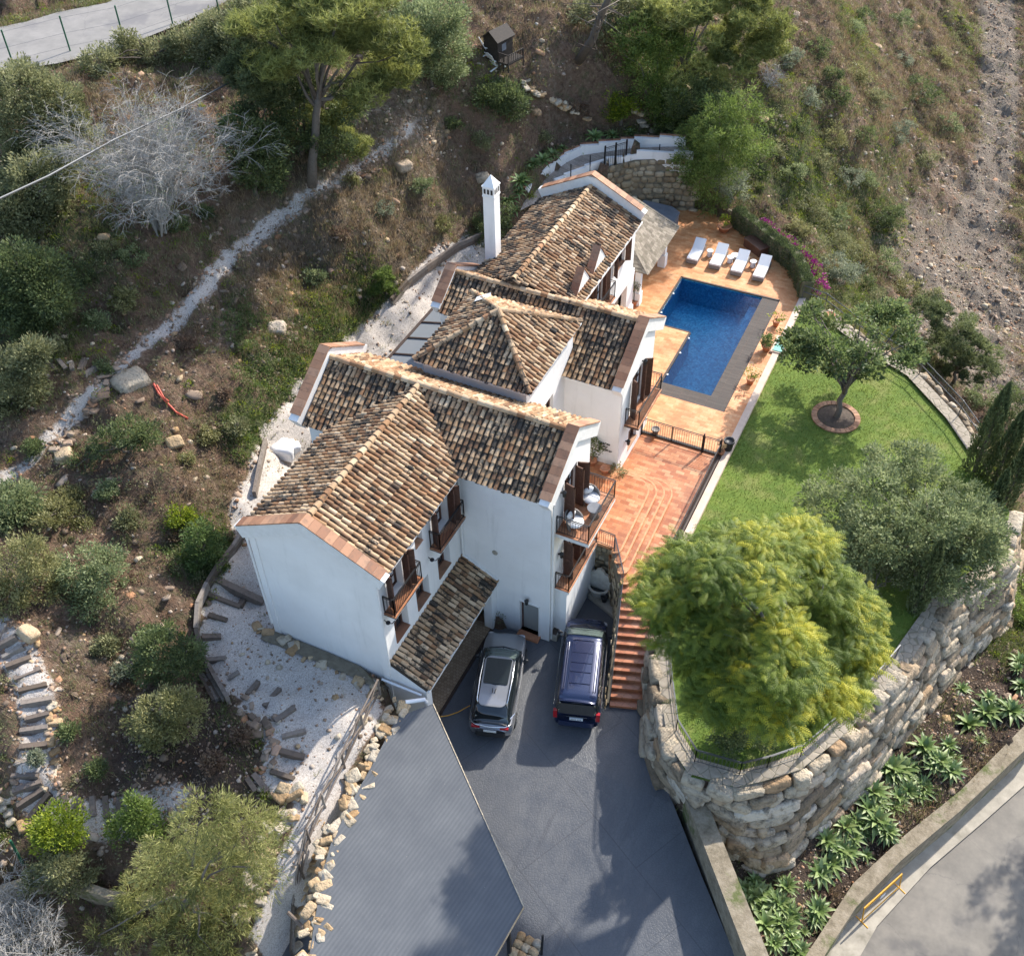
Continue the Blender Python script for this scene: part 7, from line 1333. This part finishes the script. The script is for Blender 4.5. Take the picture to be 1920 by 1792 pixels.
V_, F_h = leaves(np.array(HP), np.array(HN)*1.2, .075, .55, jitter=.9); hd.part('foliage', mk('foliage', V_, F_h, np.clip(NR.normal(.38,.18,len(F_h)),0,1), ('dark',)), ()); hd.part('core', hb, 'moss_shade'); hd.part('bougainvillea', crown('bougainvillea', mg[4:], 'willow', nclump=150, nleaf=40, csz=.28, size=.11), ()); hd.part('flowers', crown('flowers', mg[3:], 'magenta', nclump=200, nleaf=30, csz=.22, size=.09, asp=.8, flat=.9), ())
# --- agaves
def agave_mesh(name, n=22, L=.62, seed=0, w=.085):
    rr = random.Random(seed); V = []; Fq = []; rv = []
    for i in range(n):
        a = i*2.399; e = .25+1.05*(i/n)+rr.gauss(0,.06); l = L*(1.05-.4*(i/n))*rr.uniform(.85,1.15); s = Vector((-math.sin(a), math.cos(a), 0)); o = len(V); K = 4; r_ = rr.uniform(.2,.9)
        for k in range(K+1):
            u = k/K; ee = e-.55*u*(1-i/n*.5); p = Vector((math.cos(a)*math.cos(ee), math.sin(a)*math.cos(ee), math.sin(ee)))*l*u; p.z += .05; ww = w*(math.sin(math.pi*min(1,u*.8+.2))**.8)*(1-u**4*.9); lift = ww*.35
            V += [tuple(p+s*ww+Vector((0,0,lift))), tuple(p), tuple(p-s*ww+Vector((0,0,lift)))]
        for k in range(K):
            for j in (0,1): Fq.append((o+3*k+j, o+3*k+j+1, o+3*k+4+j, o+3*k+3+j)); rv.append(min(1,max(0,r_+.25*(k/K-.5))))
    return mk(name, np.array(V), np.array(Fq), rv, ('agave',), smooth=False)
ags = [agave_mesh('agave', (26,18,32,22)[s], (.72,.5,.6,.8)[s], s, (.085,.06,.07,.1)[s]) for s in range(4)]
def agaves(pts, label, group, sc=(.65,1.3)):
    for i, (px, py) in enumerate(pts):
        g = grd(px, py); o = bpy.data.objects.new('agave_plant', ags[i % 4]); COL.objects.link(o); o.location = (g.x, g.y, g.z); s = R.uniform(*sc); o.scale = (s, s, s*R.uniform(.8,1.1)); o.rotation_euler = (R.gauss(0,.12), R.gauss(0,.12), R.uniform(0,6.28)); o['label'] = label; o['category'] = 'agave'; o['group'] = group
pl5 = [(1410,870),(1520,850),(1545,900),(1530,965),(1480,930),(1660,830),(1270,1010),(1300,960),(1330,1010),(1390,1080),(1410,1050),(1180,1070),(1160,1140),(1230,1130),(1310,1130),(1060,1220),(1110,1200),(1150,1250),(1240,1230),(980,1270),(1030,1320),(1150,1340),(1000,1370),(940,1420),(800,1480),(890,1480),(760,1550),(660,1520),(690,1590),(820,1610),(920,1620),(700,1660),(740,1740),(810,1710),(850,1770),(1700,640),(1720,700),(1580,600),(1830,510),(1610,770),(1800,700),(650,1460),(1350,950),(1260,960),(780,1650),(870,1690),(1340,1060),(1200,1190),(1090,1270),(1760,660),(1850,600),(720,1560),(610,1500)]
agaves([(1140+a*.4196, 1040+b*.4196) for a, b in pl5]+[(1140+(a+R.uniform(-45,45))*.4196, 1040+(b+R.uniform(-35,35))*.4196) for a, b in pl5[::2]], 'spiky green agave rosette planted in the dark bed below the boulder wall', 'agaves in the bed below the boulder wall')
pl6 = [(975,1030),(1005,1075),(1020,1000),(1030,940),(1045,925),(1080,870),(1095,850),(1145,825),(1190,800),(1250,765),(1340,740),(1410,710),(1500,705),(1595,690)]
agaves([(600+a*.3646, b*.3646) for a, b in pl6], 'bluish agave rosette in the planted strip above the curved white wall', 'agaves above the curved white wall', (.9,1.15))
# --- potted plants
def potted(px, py, z, label, pr=.2, plant='olive', pl_r=.35, mt='terracotta', ph=.36, pz=.55, n=26, cat='plant pot', size=.1):
    q = A(px, py, z+ph*.5); t = T('potted_plant', label, cat, (q.x, q.y, z)); mb = MB(); mb.lathe((0,0,0), [(pr*.65,0),(pr*.95,ph*.85),(pr*1.1,ph*.86),(pr*1.1,ph),(pr*.9,ph),(pr*.85,ph*.9),(0,ph*.88)], 16, .5); t.part('pot', mb, mt, None, False, True)
    if plant: t.part('plant', crown('plant', [(0,0,pz+ph*.3,pl_r,pl_r,pl_r*.9)], plant, nclump=n, nleaf=16, csz=pl_r*.45, size=size), (), None, False); mb = MB(); mb.tube([(0,0,ph*.8),(0,0,pz+ph*.3)], .025, 5); t.part('stem', mb, 'bark', None, False)
potted(1407,714,ZDK,'terracotta pot with a sparse pale plant at the near end of the deck edge',.22,'bright',.42,n=14); potted(1437,652,ZDK,'terracotta pot with a dense round green plant between the two sparse ones',.26,'ivy',.36,n=60); potted(1455,606,ZDK,'terracotta pot with a sparse plant at the far end of the dark pool border',.2,'bright',.4,n=12)
potted(1556,594,2.2,'terracotta pot with a thin plant at the head of the lawn railing',.24,'olive',.5,n=12); potted(1358,428,ZDK,'wide terracotta bowl with a yellow leaved plant at the back of the sun deck',.42,'bright',.4,ph=.4); potted(1366,836,ZL1,'tall black urn at the end of the terrace gate',.25,None,mt='plastic',ph=.75); potted(1351,850,ZL1,'small pale pot holding twigs beside the black urn',.18,'dry',.2,n=8)
potted(1229,808,ZDK,'squat stone pot behind the railing beside the middle wing',.2,None,mt='wicker',ph=.3); potted(1157,898,ZL1,'green leafy plant at the corner of the raised patio',.2,'olive',.42,n=40); potted(1110,866,ZPL,'tall dark leaved plant against the wall behind the big balcony',.22,'dark',.5,n=50,pz=1.0); potted(1188,568,ZDK,'square terracotta pot with a climbing plant by the pool house pillar',.22,'sage',.3,pz=1.2); potted(1134,882,ZPL,'orange clay pot glowing in the sun behind the balcony railing',.22,None,ph=.35)
potted(1133,1122,.2,'dark empty pot right of the wall fountain',.16,None,mt='plastic'); potted(1083,1097,.2,'dark empty pot left of the wall fountain',.16,None,mt='plastic')
q = A(1045,1177,.3); tp_ = T('planter_trough', 'long pale planter trough with a climber by the house corner and the van', 'planter', (q.x,q.y,0), .05); mb = MB(); mb.box((-.17,-.5,0),(.17,.5,.38)); tp_.part('trough', mb, 'concrete', None, False); mb = MB(); mb.box((-.12,-.45,.38),(.12,.45,.39)); tp_.part('soil', mb, 'soil', None, False)
tp_.part('climber', crown('climber', [(-.1,.35,.9,.3,.3,.5),(-.25,.5,1.7,.25,.3,.5),(-.3,.7,2.6,.2,.3,.4)], 'olive', nclump=60, nleaf=16, csz=.16, size=.11), (), None, False)
# ------------------------------------------------------------ stuff nobody could count
fm = lambda nm: {'gravel': gravel, 'green': green, 'rub': rub, 'dry': dry, 'dark': dark}[nm]
keep = np.ones(len(fx_), bool)
for Q in (HOUSEP, DECK, LAWN, DRIVE, TERR, ROADN): keep &= ~inpoly(fx_, fy_, Q)
keep &= ~inpoly(fx_, fy_, VERGE+P2([(2300,1200),(2500,1900),(1900,2400),(1480,2100)],-4.2))
# only where the camera side of the hill can be seen
vx = np.c_[fx_, fy_, H]-np.array(CAM); dp_ = vx @ np.array(_f); uu = (vx @ np.array(RI))/dp_*FPX; vv_ = (vx @ np.array(UP))/dp_*FPX; vis = keep & (np.abs(uu) < 1120) & (np.abs(vv_) < 1080)
def pick(n, wt):
    wt = wt*vis; wt = wt/wt.sum(); i = NR.choice(len(fx_), n, p=wt); x = fx_[i]+NR.uniform(-.2,.2,n); y = fy_[i]+NR.uniform(-.2,.2,n); return x, y, hgtv(x, y)
def rockfield(name, n, wt, sz, mt, label, sub=1):
    iv, f = (IV1, IF1); x, y, z = pick(n, wt); s = sz*np.exp(NR.normal(0, .5, n)); a = NR.uniform(0, 6.28, n); V = iv[None]*(1+NR.normal(0, .16, (n, len(iv), 3))); V = V*np.stack([s, s*NR.uniform(.6,1,n), s*NR.uniform(.4,.8,n)], 1)[:, None]
    c_, s_ = np.cos(a)[:, None], np.sin(a)[:, None]; X = V[..., 0]*c_-V[..., 1]*s_; Y2 = V[..., 0]*s_+V[..., 1]*c_; W = np.stack([X+x[:, None], Y2+y[:, None], V[..., 2]+z[:, None]], -1).reshape(-1, 3)
    F_ = (f[None]+(np.arange(n)*len(iv))[:, None, None]).reshape(-1, 3); single(name, mk(name, W, F_, np.repeat(NR.uniform(0,1,n), len(f)), (mt,)), (), label, 'stones', kind='stuff')
rockfield('loose_stones', 24000, rub**1.5*.6+.08+track*.45, .055, 'rubble', 'loose brown and grey stones scattered over the slopes')
rockfield('pale_stones', 2400, rub**2*.7+.04, .09, 'tanstone', 'larger pale stones scattered over the slopes')
rockfield('path_stones', 2000, (gravel > .25)*(gravel < .8)*1.0, .06, 'rubble', 'small stones strewn along the edges of the gravel')
rockfield('bed_chips', 5000, dark, .035, 'rubble', 'bark and stone chips in the shaded planting beds')
rockfield('pebbles', 2500, (gravel > .7)*1.0, .02, 'rubble', 'single darker pebbles in the white gravel')
def tufts(name, n, wt, h, per, spread, mt, label, w_=.03, lean=.8, mul=1):
    x, y, z = pick(n, wt); V, F_ = blades(x, y, z, h, w_, lean, per, spread); sc = np.repeat(NR.uniform(0,1,n), per); single(name, mk(name, V, F_, np.clip(sc*.7+NR.uniform(0,.3,len(F_)),0,1), (mt,)), (), label, 'grass', kind='stuff')
bare_ = (1-np.clip(gravel*1.6, 0, 1))*(1-np.clip(track*1.25, 0, .97))
def outcrop(name, n, wt, sz, mt, label):
    x, y, z = pick(n, wt); single(name, rocks(name, [((x[i],y[i],z[i]-.02),(sz*math.exp(R.gauss(0,.45)),sz*.7*math.exp(R.gauss(0,.4)),sz*.5*R.uniform(.6,1.2)),rand_basis(.35),R.random()) for i in range(n)], (mt,), 2), (), label, 'stones', kind='stuff')
outcrop('outcrop_rocks', 900, (dry*.6+rub*.8+.05)*(1-np.clip(gravel*2,0,1)), .34, 'rubble', 'embedded rocks breaking the surface of the cut banks')
tufts('dry_grass', 22000, (dry**1.3+.06)*bare_, .34, 9, .14, 'dry', 'dry straw coloured grass tufts on the banks')
tufts('green_grass', 16000, (green**1.5+.035)*bare_, .26, 9, .16, 'grassgreen', 'fresh green grass and weeds on the slopes')
tufts('olive_grass', 14000, (nz > .45)*bare_*(1-dark)*.5+green*.3, .24, 9, .15, 'drygreen', 'mixed olive green weeds on the slopes')
def scrub(name, n, wt, mt, label, r=.4, nl=60, size=.1):
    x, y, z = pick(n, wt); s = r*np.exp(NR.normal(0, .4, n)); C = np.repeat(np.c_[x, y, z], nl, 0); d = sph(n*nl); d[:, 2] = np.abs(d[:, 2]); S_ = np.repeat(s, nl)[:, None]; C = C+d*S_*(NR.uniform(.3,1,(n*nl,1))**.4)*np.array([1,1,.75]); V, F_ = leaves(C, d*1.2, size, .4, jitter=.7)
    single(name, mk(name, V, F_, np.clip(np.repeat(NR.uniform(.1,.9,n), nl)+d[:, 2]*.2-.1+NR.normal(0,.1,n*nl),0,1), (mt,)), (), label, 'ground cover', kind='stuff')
rightside = (uu > 380)*1.0; hb = bare_*(1-dark)
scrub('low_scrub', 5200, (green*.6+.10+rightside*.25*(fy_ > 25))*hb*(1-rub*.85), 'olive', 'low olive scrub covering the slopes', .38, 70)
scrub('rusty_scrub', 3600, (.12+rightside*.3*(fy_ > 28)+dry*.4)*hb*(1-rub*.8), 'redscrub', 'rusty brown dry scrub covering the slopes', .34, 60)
scrub('green_scrub', 1800, (green**2+.01)*hb, 'bright', 'bright green weeds and low bushes in the hollows', .3, 60)
iv_ = np.maximum.reduce([1-S(np.hypot(fx_-q.x, fy_-q.y), .8, 2.4) for q in [on(*p) for p in ((640,620),(600,660),(560,700),(540,740),(520,790),(500,840),(690,590),(710,570),(520,720),(390,1030),(470,620))]])
scrub('ivy', 700, iv_**2*hb+1e-6, 'ivy', 'green ivy and brambles on the bank behind the gravel corridor', .26, 60, .1)
